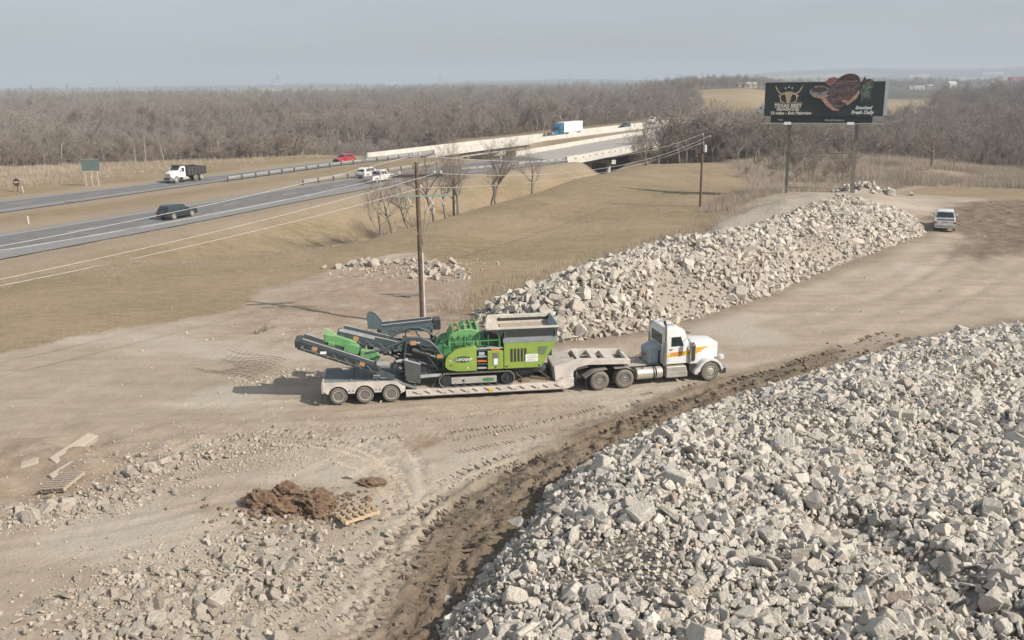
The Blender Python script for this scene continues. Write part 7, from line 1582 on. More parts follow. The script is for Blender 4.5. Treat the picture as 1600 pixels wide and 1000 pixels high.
for (xa, ya, xb, yb, w, lb_) in ((78, 716, 148, 682, 0.55, 'longest pale concrete slab slumped in the dirt bank above the grey pallet'), (30, 718, 60, 714, 0.5, 'short pale slab fragment left of the long slab'), (75, 735, 118, 716, 0.35, 'narrow pale slab strip just above the grey pallet')):
    a, c = at(xa, ya), at(xb, yb); md = (a+c)/2; d = c-a; ln = math.hypot(d[0], d[1])
    mb = MB().hexa([(-ln/2, -w/2, -0.2), (ln/2, -w*0.38, -0.2), (ln/2*0.93, w/2, -0.2), (-ln/2*0.9, w*0.42, -0.2), (-ln/2, -w/2, 0.12), (ln/2, -w*0.38, 0.14), (ln/2*0.93, w/2, 0.15), (-ln/2*0.9, w*0.42, 0.11)])
    o = mb.put('concrete_slab', m_slab, None, bevel=0.03); o.location = (md[0], md[1], ground_z(md[0], md[1])-0.12); o.rotation_euler = (R(16), R(-5), math.atan2(d[1], d[0])); tag(o, lb_, 'slab')
# sheet of bent reinforcing mesh
rm = thing('rebar_mesh', 'bent sheet of rusty reinforcing mesh lying on the dirt bank left of the trailer', 'rebar', (-15.4, 50.4, -0.15), R(-28))
m_rust = pm('rusty_rebar', (0.16, 0.115, 0.085), 0.85, dust=0.5)
def rbz(u, v): return 0.16+0.30*math.sin(u*0.9)*math.cos(v*1.1)+0.25*max(0, v)
for k in range(9):
    v_ = -1.3+k*0.33; MB().tube([(u, v_+0.12*math.sin(u*1.7), rbz(u, v_)) for u in np.linspace(-2.3, 2.3, 12)], 0.014, 5).put('rebar', m_rust, rm)
for k in range(11):
    u_ = -2.1+k*0.42; MB().tube([(u_+0.25*v, v, rbz(u_, v)+0.03) for v in np.linspace(-1.4, 1.5, 10)], 0.014, 5).put('rebar', m_rust, rm)
for k in range(5):
    q = at(610+k*9, 462+rs2.uniform(-4, 6)); a = rs2.uniform(-0.6, 0.2)
    o = MB().box(-1.1+0.2*k, 0.9, -0.06, 0.06, 0, 0.08).put('timber', m_woodg, None); o.location = (q[0], q[1], ground_z(q[0], q[1])+0.03); o.rotation_euler = (0, R(-3), a); tag(o, ('leftmost of five weathered timbers on the brown lot', 'second weathered timber from the left on the brown lot', 'middle one of five weathered timbers on the brown lot', 'second weathered timber from the right on the brown lot', 'weathered timber closest to the utility pole on the brown lot')[k], 'timber', 'loose timbers near the utility pole')

# ================================================================== FAR STRUCTURES
def far_at(px, Y): 
    p = at_y(px, 128, Y); return p[0], Y, ground_z(p[0], Y)
m_far = pm('far_concrete', (0.50, 0.50, 0.49), 0.8, dust=0)
x, y, z = far_at(434, 5200); pp = thing('power_plant', 'hazy power plant with a tall boiler tower and pale stacks on the left horizon', 'power plant', (x, y, z))
MB().box(-22, 24, -20, 20, 0, 26).put('turbine_hall', m_far, pp); MB().box(-8, 12, -15, 15, 26, 58).put('boiler_tower', pm('far_steel', (0.24, 0.25, 0.26), 0.8, dust=0), pp); MB().box(-3, 7, -10, 10, 58, 66).put('tower_cap', m_far, pp)
for dx, h in ((-40, 38), (-31, 40), (-23, 36), (26, 40)): MB().cyl((dx, 0, 0), (dx, 0, h), 3.6, 12, 2.8).put('stack', m_far, pp)
MB().bar((28, 0, 20), (44, 0, 46), 3).put('conveyor_gantry', m_far, pp)
x, y, z = far_at(617, 6400); p3 = thing('power_plant', 'row of pale smokestacks standing on the horizon left of centre', 'power plant', (x, y, z))
MB().box(-70, 80, -25, 25, 0, 16).put('plant_hall', m_far, p3)
for k, dx in enumerate((-55, -22, -10, 18, 40, 55)): MB().cyl((dx, 0, 0), (dx, 0, 42-(k % 3)*5), 5.0, 12, 4.0).put('stack', m_far, p3)
m_pyl = pm('pylon_steel', (0.22, 0.23, 0.24), 0.7, dust=0)
for px_, Y, h, lb_ in ((688, 4200, 50, 'faint lattice pylon on the horizon left of centre'), (891, 4600, 62, 'faint lattice pylon on the horizon right of centre'), (183, 5200, 55, 'faintest lattice pylon above the left skyline'), (1097, 3600, 44, 'faint lattice pylon left of the billboard'), (1288, 4000, 44, 'faint lattice pylon above the billboard food cutout'), (1532, 3600, 40, 'faint lattice pylon on the right ridge')):
    x, y, z = far_at(px_, Y); t = thing('pylon', lb_, 'pylon', (x, y, z), 0, 'lattice pylons on the horizon')
    mb = MB()
    for sx in (-1, 1):
        for sy in (-1, 1): MB().bar((sx*5, sy*5, 0), (sx*0.8, sy*0.8, h), 0.9).put('leg', m_pyl, t)
    for zz in (0.68, 0.82, 0.95): MB().bar((-9, 0, h*zz), (9, 0, h*zz), 0.9).put('cross_arm', m_pyl, t)
def shed(name, label, cat, px_, Y, w, d, h, wall, roof, rz=0.0, pitch=0.25, lift=0.0, py=None):
    x, y, z = far_at(px_, Y)
    t = thing(name, label, cat, (x, y, z-0.5), rz)
    MB().box(-w/2, w/2, -d/2, d/2, 0, h+0.5+lift).put('wall', wall, t)
    MB().add([(-w/2-.3, -d/2-.3, h+.5+lift), (w/2+.3, -d/2-.3, h+.5+lift), (w/2+.3, d/2+.3, h+.5+lift), (-w/2-.3, d/2+.3, h+.5+lift), (-w/2-.3, 0, h+.5+lift+d*pitch), (w/2+.3, 0, h+.5+lift+d*pitch)], [(0, 1, 5, 4), (2, 3, 4, 5), (0, 4, 3), (1, 2, 5), (3, 2, 1, 0)]).put('roof', roof, t)
    for k in range(3): MB().box(-w/2+w*(k+.6)/3.4, -w/2+w*(k+.6)/3.4+w*0.1, -d/2-0.06, -d/2-0.01, h*0.35, h*0.75).put('window', m_glass, t)
    return t
m_wallw = pm('white_siding', (0.48, 0.46, 0.43), 0.7, dust=0.05); m_roofw = pm('pale_roof', (0.46, 0.44, 0.41), 0.7, dust=0.05)
m_roofr = pm('red_roof', (0.50, 0.06, 0.07), 0.5, dust=0.03)
x, y, z = far_at(1594, 1500)
rb = thing('store_building', 'flat roofed store with a broad red fascia at the right edge of the horizon', 'building', (x, y, z), R(-14))
MB().box(-14, 14, -9, 9, 0, 8).put('wall', pm('dark_storefront', (0.10, 0.11, 0.13), 0.6, dust=0.05), rb); MB().box(-16, 16, -10, 10, 8, 14).put('fascia', m_roofr, rb); MB().box(-16.2, 16.2, -10.2, 10.2, 7.6, 8).put('fascia_trim', m_wallw, rb)
for k in range(5): MB().box(-12+k*5, -9+k*5, -10.15, -10.01, 9.6+((k*7) % 3)*0.4, 12.2).put('fascia_emblem', m_wallw, rb)
shed('house', 'white house with a tall pale gable on the far right hillside', 'house', 1487, 1350, 13, 9, 5, m_wallw, m_roofw, R(20), 0.4, 1)
shed('barn', 'long low white barn left of the red fascia store', 'barn', 1545, 1750, 22, 8, 4, m_wallw, m_roofw, R(-6), 0.2, 0)
shed('barn', 'long white metal shed far off just right of the billboard', 'barn', 1432, 1250, 20, 8, 3.5, m_wallw, m_roofw, R(4), 0.15, 0)
shed('barn', 'short white shed behind the long metal shed', 'barn', 1452, 1380, 10, 8, 3.5, m_wallw, m_roofw, R(-10), 0.2, 0)
shed('house', 'small tan building on the brow of the tan hillside left of the billboard', 'house', 1166, 760, 15, 8, 3, pm('tan_siding', (0.42, 0.33, 0.24), 0.8), m_roofw, R(5), 0.15)
shed('barn', 'pale flat shed on the hazy ridge above the billboard left end', 'barn', 1190, 3900, 70, 30, 9, m_wallw, m_roofw, 0, 0.1, 6)
shed('barn', 'pale flat shed on the hazy ridge to the right', 'barn', 1548, 4200, 90, 30, 9, m_wallw, m_roofw, R(-8), 0.1, 6)
shed('barn', 'long pale shed on the hazy ridge right of the billboard', 'barn', 1435, 4000, 80, 30, 9, m_wallw, m_roofw, R(-5), 0.1, 4)
shed('barn', 'white roofed shed at the far left horizon', 'barn', 30, 4800, 60, 30, 8, m_wallw, m_roofw, 0, 0.1, 2)
x, y, z = far_at(1190, 720); fp = thing('utility_pole', 'slim pale pole on the tan hillside beside the billboard left end', 'utility pole', (x, y, z)); MB().tube([(0, 0, 0), (0, 0, 9)], [0.2, 0.14], 8).put('pole_shaft', m_ins, fp)
# ================================================================== TREES AND DEAD GRASS
def bark(name, col, col2):
    m_, nt, b = nodes(name)
    oi = N(nt, 'ShaderNodeObjectInfo').outputs['Random']
    tc = N(nt, 'ShaderNodeTexCoord').outputs['Object']
    c = mixc(nt, oi, col, col2)
    c = mixc(nt, maths(nt, 'MULTIPLY', ramp(nt, noise_node(nt, tc, 1.5, 4), 0.35, 0.65), 0.4), c, tuple(q*0.6 for q in col))
    nt.links.new(c, b.inputs['Base Color']); b.inputs['Roughness'].default_value = 0.9; b.inputs['Specular IOR Level'].default_value = 0.15
    return m_
m_bark = bark('bare_bark', (0.190, 0.160, 0.132), (0.270, 0.232, 0.196))
m_twig = bark('bare_twigs', (0.265, 0.226, 0.192), (0.350, 0.302, 0.262))
m_twig2 = bark('brown_twigs', (0.240, 0.190, 0.150), (0.325, 0.262, 0.212))
def bare_tree(seed, h, spread=1.0, levels=5, fan=4, twig_w=0.030, trunk_r=None, low=0.25, droop=0.0):
    """tapered trunk with limbs forking again and again into thin twigs; returns trunk and crown builders"""
    rng = random.Random(seed); trunk, crown = MB(), MB()
    tv, tf = [], []
    r0 = trunk_r or h*0.018
    def twig(p, q, w):
        d = (q-p); s_ = d.cross(Vector((rng.gauss(0, 1), rng.gauss(0, 1), rng.gauss(0, 1))))
        if s_.length < 1e-5: return
        s_ = s_.normalized()*w*0.5; b = len(tv)
        tv.extend([p-s_, p+s_, q+s_*0.4, q-s_*0.4]); tf.append((b, b+1, b+2, b+3))
    def grow(p, d, ln, r, lv):
        n = 3 if lv <= 2 else 2; pts = [p]; q = p; dd = d
        for k in range(n):
            dd = (dd+Vector((rng.gauss(0, .16), rng.gauss(0, .16), rng.gauss(0, .10)+0.06-droop*lv*0.02))).normalized(); q = q+dd*ln/n; pts.append(q)
        if lv == 0: trunk.tube(pts, [r*1.25]+[r*(1-0.35*(k+1)/n) for k in range(n)], 8)
        elif lv <= 2: crown.tube(pts, [r*(1-0.5*k/n) for k in range(n+1)], 5 if lv == 1 else 4, False)
        else:
            w = max(twig_w, r*1.6)
            for a, c in zip(pts[:-1], pts[1:]): twig(a, c, w)
        if lv >= levels: return
        nb = fan if lv > 0 else rng.randint(4, 6)
        for k in range(nb):
            f = rng.uniform(low if lv else 0.55, 1.0) if k else 1.0
            i = min(int(f*n), n-1); bp = pts[i].lerp(pts[i+1], f*n-i)
            az = rng.uniform(0, 2*math.pi); tilt = rng.uniform(0.35, 0.95)*spread
            if k == 0: tilt *= 0.45
            pr = dd.orthogonal().normalized(); pr = Matrix.Rotation(az, 3, dd) @ pr
            nd = (dd*math.cos(tilt)+pr*math.sin(tilt)).normalized()
            if nd.z < -0.1: nd.z *= 0.2
            grow(bp, nd, ln*rng.uniform(0.55, 0.82)*(0.85 if lv == 0 else 1), r*0.52, lv+1)
    grow(Vector((0, 0, -0.2)), Vector((rng.gauss(0, .05), rng.gauss(0, .05), 1)).normalized(), h*0.36, r0, 0)
    crown.add(tv, tf)
    return trunk, crown
def tree_meshes(seed, h, tw=None, **kw):
    a, c = bare_tree(seed, h, **kw)
    tm = a.mesh('trunk', m_bark, smooth=40)
    me = bpy.data.meshes.new('crown'); me.from_pydata(c.v, [], c.f); me.materials.append(tw or m_twig); me.validate()
    return tm, me
def plant(name, label, cat, meshes, pos, rz, sc, group=None, sink=0.1):
    t = thing(name, label, cat, (pos[0], pos[1], ground_z(*pos)-sink), rz, group); t.scale = (sc, sc, sc)
    link('trunk', meshes[0], t); link('crown', meshes[1], t); return t
# woodland kinds: broad, upright, shrubby, red-brown
WOOD = [tree_meshes(100+i, 10.5, fan=4, levels=5, twig_w=0.040, spread=1.05) for i in range(4)]
WOOD += [tree_meshes(120+i, 11.5, fan=4, levels=5, twig_w=0.04, spread=0.75) for i in range(2)]
WOOD += [tree_meshes(140+i, 7.0, m_twig2, fan=4, levels=5, twig_w=0.034, spread=1.2, low=0.05) for i in range(2)]
# evergreen: clumps of needle-sized faces
m_ever, nt, b = nodes('evergreen_foliage')
oi = N(nt, 'ShaderNodeObjectInfo').outputs['Random']; tc = N(nt, 'ShaderNodeTexCoord').outputs['Object']
nt.links.new(mixc(nt, ramp(nt, noise_node(nt, tc, 2.0, 4), 0.35, 0.65), (0.030, 0.040, 0.022), (0.075, 0.088, 0.042)), b.inputs['Base Color']); b.inputs['Roughness'].default_value = 0.85
def evergreen(seed, h, w):
    rng = np.random.default_rng(seed); V_, F_ = [], []
    n = 2600
    t_ = rng.random(n)**0.7; rad = w*(1-t_**1.3)*(0.55+0.45*rng.random(n)**0.4)*(1+0.3*np.sin(7*t_+seed)); a = rng.uniform(0, 2*np.pi, n)
    lob = 1+0.25*np.sin(3*a+seed)
    P = np.column_stack([rad*lob*np.cos(a), rad*lob*np.sin(a), h*(0.06+0.94*t_)])
    d1 = rng.normal(size=(n, 3))*0.26; d2 = rng.normal(size=(n, 3))*0.26
    Vv = np.stack([P, P+d1, P+d2], 1).reshape(-1, 3); Ff = np.arange(3*n).reshape(-1, 3)
    tm = MB().tube([(0, 0, -0.2), (0, 0, h*0.8)], [0.16, 0.05], 7).mesh('trunk', m_bark)
    return tm, mesh_np('crown', Vv, Ff, [m_ever])
EVER = [evergreen(1, 6.5, 2.4), evergreen(2, 5.0, 2.6)]

# keep-out: roads, creek mouth, verge, yard
rngw = np.random.default_rng(77)
def wood_points(step, y0, y1):
    xs = np.arange(-0.62*y1-30, 0.62*y1+30, step); ys = np.arange(y0, y1, step)
    A, B = np.meshgrid(xs, ys); x = A.ravel()+rngw.uniform(-.5, .5, A.size)*step*1.1; y = B.ravel()+rngw.uniform(-.5, .5, A.size)*step*1.1
    v = np.abs(x) < 0.60*y+14
    x, y = x[v], y[v]
    k = (poly_sd(x, y, WEST) > 0) | (poly_sd(x, y, EAST) > 0)
    return np.column_stack([x[k], y[k]])
pts = np.vstack([wood_points(4.5, 150, 330), wood_points(6.2, 330, 560), wood_points(9.5, 560, 1000), wood_points(17, 1000, 1900), wood_points(30, 1900, 3500)])
dist = np.hypot(pts[:, 0], pts[:, 1])
clear = (fbm(pts[:, 0]/85, pts[:, 1]/85, 301, 3) > 0.30) & (dist > 330)          # clearings
fieldp = (fbm(pts[:, 0]/700+pts[:, 1]/2600, pts[:, 1]/520, 95, 3)+0.10*sstep(1400, 3200, pts[:, 1])*sstep(4600, 3800, pts[:, 1]) > 0.17) & (pts[:, 1] > 900)
thin = (dist < 215) & (rngw.random(len(pts)) < 0.12)
pts = pts[~clear & ~fieldp & ~thin]; dist = np.hypot(pts[:, 0], pts[:, 1])
order = np.argsort(dist); pts = pts[order]; dist = dist[order]
kind = rngw.choice(8, len(pts), p=[.16, .16, .16, .15, .06, .06, .13, .12])
patch = fbm(pts[:, 0]/60, pts[:, 1]/60, 311, 3)
kind = np.where((patch > 0.16) & (rngw.random(len(pts)) < 0.7), rngw.choice([6, 7], len(pts)), kind)
scal = (0.62+0.42*rngw.random(len(pts)))*(1+0.55*fbm(pts[:, 0]/45, pts[:, 1]/45, 305, 2))*np.interp(dist, [160, 220, 400, 900, 3000], [0.72, 0.86, 0.95, 1.15, 1.6])
scal = scal*np.where(rngw.random(len(pts)) < 0.07, 1.32, 1.0)
inframe, _ = in_view(np.column_stack([pts, np.full(len(pts), 3.0)]), 30)
near_idx = np.where(inframe)[0][:150]
is_near = np.zeros(len(pts), bool); is_near[near_idx] = True
tz = terrain(pts[:, 0], pts[:, 1], False)
LM = [(0, 90, 'behind the dark round sign'), (90, 200, 'behind the guide sign'), (200, 255, 'behind the pale snags'), (255, 330, 'behind the dump truck'), (330, 420, 'right of the dump truck'), (420, 500, 'left of the red SUV'), (500, 560, 'behind the red SUV'), (560, 660, 'by the far bridge end'), (660, 760, 'beyond the far bridge'), (760, 900, 'beyond the blue semi'), (900, 1030, 'right of the blue semi'), (1030, 1120, 'right of the near bridge end'), (1120, 1235, 'left of the billboard posts'), (1235, 1330, 'between the billboard posts'), (1330, 1400, 'right of the billboard posts'), (1400, 1500, 'behind the lone spreading tree'), (1500, 1700, 'at the right picture edge')]
KN = {0: 'broad bare grey tree', 4: 'slim bare grey tree', 6: 'red brown bare tree'}
edge_d = np.maximum(poly_sd(pts[near_idx, 0], pts[near_idx, 1], WEST), poly_sd(pts[near_idx, 0], pts[near_idx, 1], EAST))
pr_ = np.column_stack([pts[near_idx], tz[near_idx]+4])-CAMP; pxs = 800+CAM_F*(pr_@CR)/(pr_@CF)
tall_ = {}
for j_, i in enumerate(near_idx):
    k = int(kind[i]); kk = 0 if k < 4 else 4 if k < 6 else 6
    place = next((n_ for a_, b__, n_ in LM if a_ <= pxs[j_] < b__), LM[0][2] if pxs[j_] < 0 else LM[-1][2])
    row = 'at the wood edge' if edge_d[j_] < 4 else 'just inside' if edge_d[j_] < 8 else 'mid wood' if edge_d[j_] < 13 else 'deep in'
    s_ = float(scal[i]); hh = s_*(0.7 if kk == 6 else 1); big_t = 'tall' if hh > 0.74 else 'middling' if hh > 0.58 else 'short'
    t = thing('bare_tree', f'{big_t} {KN[kk]} {row}, {place}', 'tree', (pts[i, 0], pts[i, 1], tz[i]-0.1), float(rngw.uniform(0, 6.28)), f'{KN[kk]}s of the wood {place}')
    t.scale = (s_, s_, s_*float(rngw.uniform(.9, 1.1)))
    link('trunk', WOOD[k][0], t); link('crown', WOOD[k][1], t)
# the rest of the wood: one mass, instanced on points
src = []
for k in range(8):
    a, c = WOOD[k]
    na = len(a.vertices); va = np.zeros(na*3); a.vertices.foreach_get('co', va); nc = len(c.vertices); vc = np.zeros(nc*3); c.vertices.foreach_get('co', vc)
    me = bpy.data.meshes.new('woodland_tree'); me.from_pydata(np.vstack([va.reshape(-1, 3), vc.reshape(-1, 3)]).tolist(), [], [tuple(p.vertices) for p in a.polygons]+[tuple(j+na for j in p.vertices) for p in c.polygons]); me.materials.append(c.materials[0])
    src.append(me)
far_i = np.where(~is_near)[0]
# brush under the wood's edge
bx = np.column_stack([rngw.uniform(-190, 190, 26000), rngw.uniform(165, 420, 26000)])
bd = np.maximum(poly_sd(bx[:, 0], bx[:, 1], WEST), poly_sd(bx[:, 0], bx[:, 1], EAST))
bx = bx[(bd > -1.5) & (rngw.random(len(bx)) < np.interp(bd, [-1.5, 0, 12, 40], [0.15, 0.85, 0.55, 0.15])) & (np.abs(bx[:, 0]) < 0.62*bx[:, 1]+10)][:5200]
bs_ = rngw.uniform(0.22, 0.55, len(bx)); bk = rngw.choice([6, 7], len(bx)); bz = terrain(bx[:, 0], bx[:, 1], False)
def points_object(name, P, S, rot, kindv, sources):
    me = bpy.data.meshes.new(name); me.vertices.add(len(P)); me.vertices.foreach_set('co', np.asarray(P, np.float32).ravel())
    for nm, typ, dat in (('size', 'FLOAT', S), ('turn', 'FLOAT', rot), ('kind_index', 'INT', kindv)):
        a = me.attributes.new(nm, typ, 'POINT'); a.data.foreach_set('value', np.asarray(dat, np.int32 if typ == 'INT' else np.float32))
    o = link(name, me)
    ng = bpy.data.node_groups.new(name+'_nodes', 'GeometryNodeTree')
    ng.interface.new_socket('Geometry', in_out='INPUT', socket_type='NodeSocketGeometry'); ng.interface.new_socket('Geometry', in_out='OUTPUT', socket_type='NodeSocketGeometry')
    gi = ng.nodes.new('NodeGroupInput'); go = ng.nodes.new('NodeGroupOutput'); jn = ng.nodes.new('GeometryNodeJoinGeometry')
    sz = ng.nodes.new('GeometryNodeInputNamedAttribute'); sz.data_type = 'FLOAT'; sz.inputs['Name'].default_value = 'size'
    tn = ng.nodes.new('GeometryNodeInputNamedAttribute'); tn.data_type = 'FLOAT'; tn.inputs['Name'].default_value = 'turn'
    ki = ng.nodes.new('GeometryNodeInputNamedAttribute'); ki.data_type = 'INT'; ki.inputs['Name'].default_value = 'kind_index'
    cx = ng.nodes.new('ShaderNodeCombineXYZ'); ng.links.new(tn.outputs[0], cx.inputs[2])
    e2r = ng.nodes.new('FunctionNodeEulerToRotation'); ng.links.new(cx.outputs[0], e2r.inputs[0])
    for k, so in enumerate(sources):
        oi_ = ng.nodes.new('GeometryNodeObjectInfo'); oi_.inputs['Object'].default_value = so; oi_.inputs['As Instance'].default_value = True
        cmp_ = ng.nodes.new('FunctionNodeCompare'); cmp_.data_type = 'INT'; cmp_.operation = 'EQUAL'
        ng.links.new(ki.outputs[0], cmp_.inputs[2]); cmp_.inputs[3].default_value = k
        ip = ng.nodes.new('GeometryNodeInstanceOnPoints')
        ng.links.new(gi.outputs[0], ip.inputs['Points']); ng.links.new(cmp_.outputs[0], ip.inputs['Selection']); ng.links.new(oi_.outputs['Geometry'], ip.inputs['Instance'])
        ng.links.new(e2r.outputs[0], ip.inputs['Rotation']); ng.links.new(sz.outputs[0], ip.inputs['Scale']); ng.links.new(ip.outputs[0], jn.inputs[0])
    ng.links.new(jn.outputs[0], go.inputs[0])
    md = o.modifiers.new('scatter', 'NODES'); md.node_group = ng
    return tag(o, kind='stuff')
srco = [bpy.data.objects.new('woodland_tree', me) for me in src]      # geometry sources only; the trees stand on the woodland's points
Pw = np.column_stack([pts[far_i], tz[far_i]-0.1])
Pw = np.vstack([Pw, np.column_stack([bx, bz-0.3])])
points_object('woodland', Pw, np.r_[scal[far_i], bs_], rngw.uniform(0, 6.28, len(Pw)), np.r_[kind[far_i], bk], srco)
# dark evergreens picked out in the woods
for px_, Y, s_, lb_ in ((1347, 300, 0.95, 'dark round evergreen among bare trees right of the billboard'), (1597, 330, 0.8, 'dark evergreen cut by the right edge of the picture'), (540, 620, 1.0, 'dark evergreen rising above the woodland centre left'), (312, 900, 1.0, 'small dark evergreen far off in the left woodland'), (505, 700, 0.7, 'brown green evergreen left of the taller dark evergreen'), (905, 640, 0.9, 'dark evergreen in the woodland above the white truck'), (668, 480, 0.9, 'dark green evergreen in the middle of the woodland'), (455, 235, 0.5, 'low dark evergreen bush at the forest edge near the red SUV'), (60, 222, 0.6, 'dark low evergreen at the left forest edge'), (100, 230, 0.65, 'second dark evergreen at the left forest edge, right of the first')):
    p_ = at_y(px_, 150, Y); plant('evergreen_tree', lb_, 'tree', EVER[int(px_) % 2], (p_[0], Y), 1.0, s_)
# pale dead snags at the forest edge
for px_, py_, h_, lb_ in ((212, 262, 5.0, 'bare pale snag trunk at the forest edge left of the dump truck'), (228, 260, 6.0, 'taller pale snag standing right beside a shorter snag'), (258, 260, 5.5, 'leaning pale dead trunk behind the dump truck cab')):
    p_ = at(px_, py_)[:2]; t = thing('dead_tree', lb_, 'tree', (p_[0], p_[1], ground_z(*p_)), 0, rot=(0, R(-9 if px_ > 250 else 2), 0))
    MB().tube([(0, 0, -0.2), (0.05, 0, h_*0.5), (0.0, 0.1, h_)], [0.13, 0.10, 0.04], 8).put('trunk', pm('pale_dead_wood', (0.30, 0.26, 0.22), 0.9, dust=0.1), t)

# trees of the swale, between the mown hill and the highway
SW = [tree_meshes(200+i, 10.0, fan=4, levels=5, twig_w=0.013, spread=0.85, trunk_r=0.15, low=0.4) for i in range(4)]
SWU = [tree_meshes(220+i, 9.0, m_twig2, fan=4, levels=4, twig_w=0.022, spread=1.1, trunk_r=0.07, low=0.1) for i in range(2)]
for px_, py_, Y, k, s_, lb_ in ((832, 309, 131, 0, 0.74, 'lone slender bare tree on the slope, rightmost of the swale trees'), (776, 326, 122, 1, 0.92, 'forked bare tree standing second from the right in the swale'), (768, 326, 121, 2, 0.80, 'thin bare trunk just left of the forked swale tree'), (716, 344, 112, 3, 0.85, 'bare trunk right of the utility pole, right one of a close pair'), (710, 345, 112.5, 0, 0.80, 'bare trunk right of the utility pole, left one of a close pair'), (697, 347, 111, 1, 0.8, 'slim bare tree between the pole and the close pair of trunks'), (679, 352, 107, 2, 0.85, 'dark bare trunk next to the utility pole on its right'), (612, 372, 101, 3, 0.82, 'spreading bare tree left of the utility pole'), (594, 368, 103, 0, 0.86, 'bare tree leaning over the swale thicket, leftmost of the swale trees'), (640, 360, 106, 2, 0.72, 'bare tree hidden partly behind the utility pole')):
    p_ = at_y(px_, py_, Y); plant('bare_tree', lb_, 'tree', SW[k], (p_[0], Y), Y, s_*1.35)
for j, (px_, Y) in enumerate(((578, 112), (600, 116), (625, 113), (655, 118), (690, 119), (735, 121), (800, 134), (560, 108), (665, 110), (705, 126), (640, 124), (615, 107))):
    p_ = at_y(px_, 340, Y); plant('bare_shrub', 'brown bare thicket shrub down in the swale behind the mown hill', 'shrub', SWU[j % 2], (p_[0], Y), j*1.3, 0.36+0.06*(j % 4), 'thicket shrubs in the swale')
# thicket at the far end of the near bridge and around the billboard
rnb = np.random.default_rng(9)
cb = np.column_stack([rnb.uniform(27, 64, 112), rnb.uniform(178, 245, 112)]); cb = cb[(poly_sd(cb[:, 0], cb[:, 1], CORR_N[::3]) < -3) & (cb[:, 0] > 27.5)]
for p_ in cb: plant('bare_tree', 'purple grey bare tree crowding the right end of the near bridge', 'tree', WOOD[int(rnb.integers(0, 8))], tuple(p_), float(rnb.uniform(0, 6)), float(rnb.uniform(0.85, 1.2)+0.3*(p_[0] < 44)), 'bare trees at the right end of the near bridge')
for px_, Y, s_, k, lb_ in ((1150, 172, 0.6, 4, 'bare sapling on the edge of the mown hill beyond the farther pole'), (1185, 160, 0.55, 6, 'brown shrub left of the billboard left post'), (1215, 165, 0.7, 1, 'bare tree behind the billboard left post'), (1165, 150, 0.4, 7, 'low bare shrub in the tall grass by the mown hill')):
    p_ = at_y(px_, 280, Y); plant('bare_tree', lb_, 'tree', WOOD[k], (p_[0], Y), px_, s_)
HILL = [(-75, 50), (-60, 60), (-31, 55), (-18, 68), (-13, 82), (-4, 78), (-2, 68), (12, 84), (30, 108), (36, 126), (41, 160), (25, 168), (5, 128), (-12, 98), (-26, 125), (-40, 98), (-60, 70)]
rq = np.random.default_rng(21)
for _ in range(46):
    p_ = at_y(rq.uniform(1125, 1330), 280, rq.uniform(142, 186)); p_ = (p_[0], p_[1])
    if poly_sd(np.array([p_[0]]), np.array([p_[1]]), HILL)[0] > -2: continue
    plant('bare_shrub', 'grey brown bare brush in the straw grass around the billboard posts', 'shrub', WOOD[int(rq.integers(4, 8))], p_, float(rq.uniform(0, 6)), float(rq.uniform(0.32, 0.68)), 'brush around the billboard posts')
LONE = tree_meshes(333, 11.0, fan=5, levels=5, twig_w=0.028, spread=1.25, trunk_r=0.28, low=0.2)
p_ = at_y(1455, 268, 166); plant('bare_tree', 'wide spreading bare tree standing alone in the tall tan grass on the right', 'tree', LONE, (p_[0], 166), 2.0, 0.95)
p_ = at_y(1490, 268, 167); plant('bare_tree', 'leaning bare limbs right of the wide lone tree', 'tree', tree_meshes(335, 8, fan=5, levels=4, twig_w=0.035, spread=1.5), (p_[0], 167), 1.0, 0.6)
# small dry bushes on the dirt lot
for j, (px_, py_, s_) in enumerate(((415, 516, 0.16), (402, 520, 0.13), (427, 512, 0.10))):
    p_ = at(px_, py_)[:2]; plant('dry_bush', ('larger dry brown bush on the dirt lot above the rebar mesh', 'small dry bush left of the larger one on the dirt lot', 'smallest dry bush right of the larger one on the dirt lot')[j], 'bush', WOOD[6+j % 2], tuple(p_), j, s_, sink=0.35)

# ------------------------------------------------------------------ dead grass
m_straw, nt, b = nodes('straw')
rnd = N(nt, 'ShaderNodeAttribute', attribute_name='tone').outputs['Fac']
nt.links.new(mixc(nt, rnd, (0.33, 0.272, 0.215), (0.47, 0.40, 0.335)), b.inputs['Base Color']); b.inputs['Roughness'].default_value = 0.9; b.inputs['Specular IOR Level'].default_value = 0.1
def grass(name, P, hgt, blades, spread, width, seed, tone0=0.5):
    r_ = np.random.default_rng(seed); n = len(P)*blades
    base = np.repeat(np.column_stack([P, terrain(P[:, 0], P[:, 1], False)]), blades, 0); base[:, :2] += r_.normal(size=(n, 2))*spread
    h = np.repeat(hgt, blades)*r_.uniform(0.5, 1.1, n); a = r_.uniform(0, 2*np.pi, n); ln = h*r_.uniform(0.05, 0.5, n)
    tip = base+np.column_stack([ln*np.cos(a), ln*np.sin(a), h]); b2 = r_.uniform(0, 2*np.pi, n)
    wv = np.column_stack([np.cos(b2), np.sin(b2), np.zeros(n)])*width*0.5
    V_ = np.stack([base-wv-[0, 0, .05], base+wv-[0, 0, .05], tip], 1).reshape(-1, 3)
    tone = np.repeat(np.clip(tone0+0.9*fbm(base[:, 0]/6, base[:, 1]/6, 401)+r_.normal(size=n)*0.18, 0, 1), 3)
    tag(link(name, mesh_np(name, V_, np.arange(3*n).reshape(-1, 3), [m_straw], False, {'tone': ('FLOAT', tone)})), kind='stuff')
rg = np.random.default_rng(55)
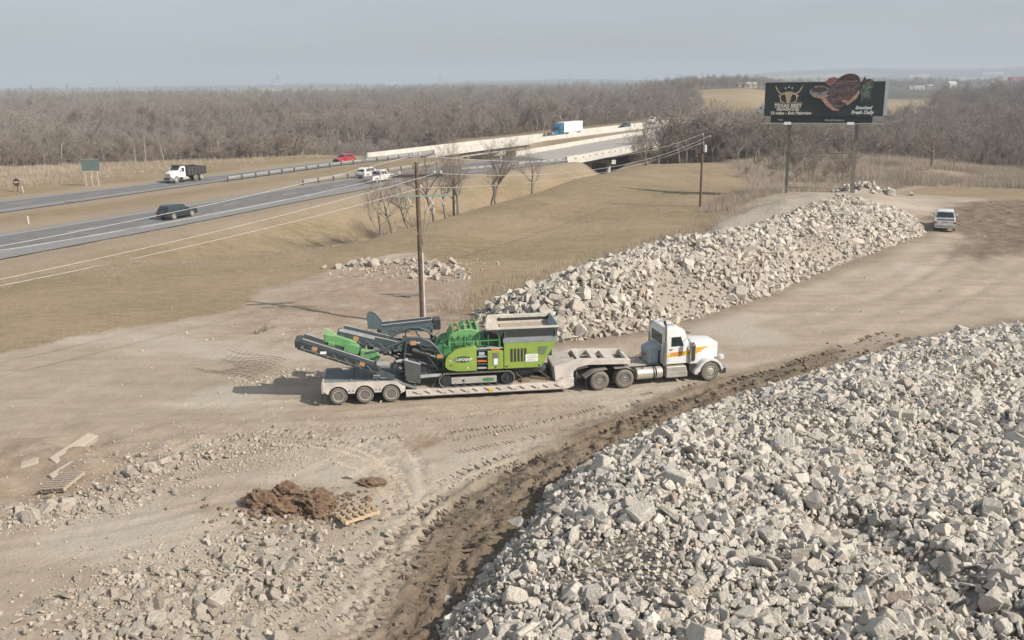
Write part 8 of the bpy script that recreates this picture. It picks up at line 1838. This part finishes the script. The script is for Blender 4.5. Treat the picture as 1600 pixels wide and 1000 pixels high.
def in_poly_pts(poly, n, seed):
    r_ = np.random.default_rng(seed); p = np.array(poly); q = np.column_stack([r_.uniform(p[:, 0].min(), p[:, 0].max(), n*3), r_.uniform(p[:, 1].min(), p[:, 1].max(), n*3)])
    return q[poly_sd(q[:, 0], q[:, 1], poly) > 0][:n]
q = in_poly_pts(TALL, 22000, 1); q = q[fbm(q[:, 0]/9, q[:, 1]/9, 411) > -0.34]
grass('tall_dead_grass', q, 0.6+1.3*np.clip(fbm(q[:, 0]/8, q[:, 1]/8, 412)+0.4, 0, 1), 13, 0.45, 0.028, 2)
BACK = [(-2.6, 63), (0, 67), (5, 73.5), (12, 84), (22, 97), (30, 107), (27, 108), (10, 87), (0, 74), (-5, 68), (-6, 63)]
q = in_poly_pts(BACK, 2600, 3); grass('dead_grass_fringe', q, rg.uniform(0.35, 0.95, len(q)), 6, 0.15, 0.022, 4)
q = in_poly_pts([(26, 108), (33, 120), (38, 129), (38, 140), (28, 125), (22, 110)], 1400, 5); grass('dead_grass_fringe', q, rg.uniform(0.5, 1.2, len(q)), 6, 0.2, 0.03, 6)
VERGE = [(-130, 160), (-75.5, 134), (-58, 160), (-41, 190), (-32, 206), (-24, 222), (-36, 230), (-46, 214), (-58, 205), (-78, 198), (-102, 191), (-140, 182)]
q = in_poly_pts(VERGE, 7000, 7); q = q[rg.random(len(q)) < sstep(6, 26, -poly_sd(q[:, 0], q[:, 1], CORR_F[::3]))]; grass('verge_grass', q, rg.uniform(0.3, 1.1, len(q)), 5, 0.3, 0.04, 8)
# short tussocks over the mown hill and the median
q = in_poly_pts(HILL, 24000, 9); q = q[fbm(q[:, 0]/5, q[:, 1]/5, 421) > -0.15]
grass('short_dead_grass', q, rg.uniform(0.06, 0.26, len(q)), 7, 0.35, 0.022, 10, 0.0)
# ================================================================== HAZE
m_haze = bpy.data.materials.new('haze_air'); m_haze.use_nodes = True
nt = m_haze.node_tree; nt.nodes.clear()
vo = nt.nodes.new('ShaderNodeVolumePrincipled'); ho = nt.nodes.new('ShaderNodeOutputMaterial')
vo.inputs['Color'].default_value = (0.72, 0.81, 0.90, 1); vo.inputs['Density'].default_value = 0.00030
nt.links.new(vo.outputs[0], ho.inputs['Volume'])
hz = MB().box(-10200, 10200, -120, 11200, -16, 140).put('haze', m_haze, smooth=0)
tag(hz, kind='stuff')
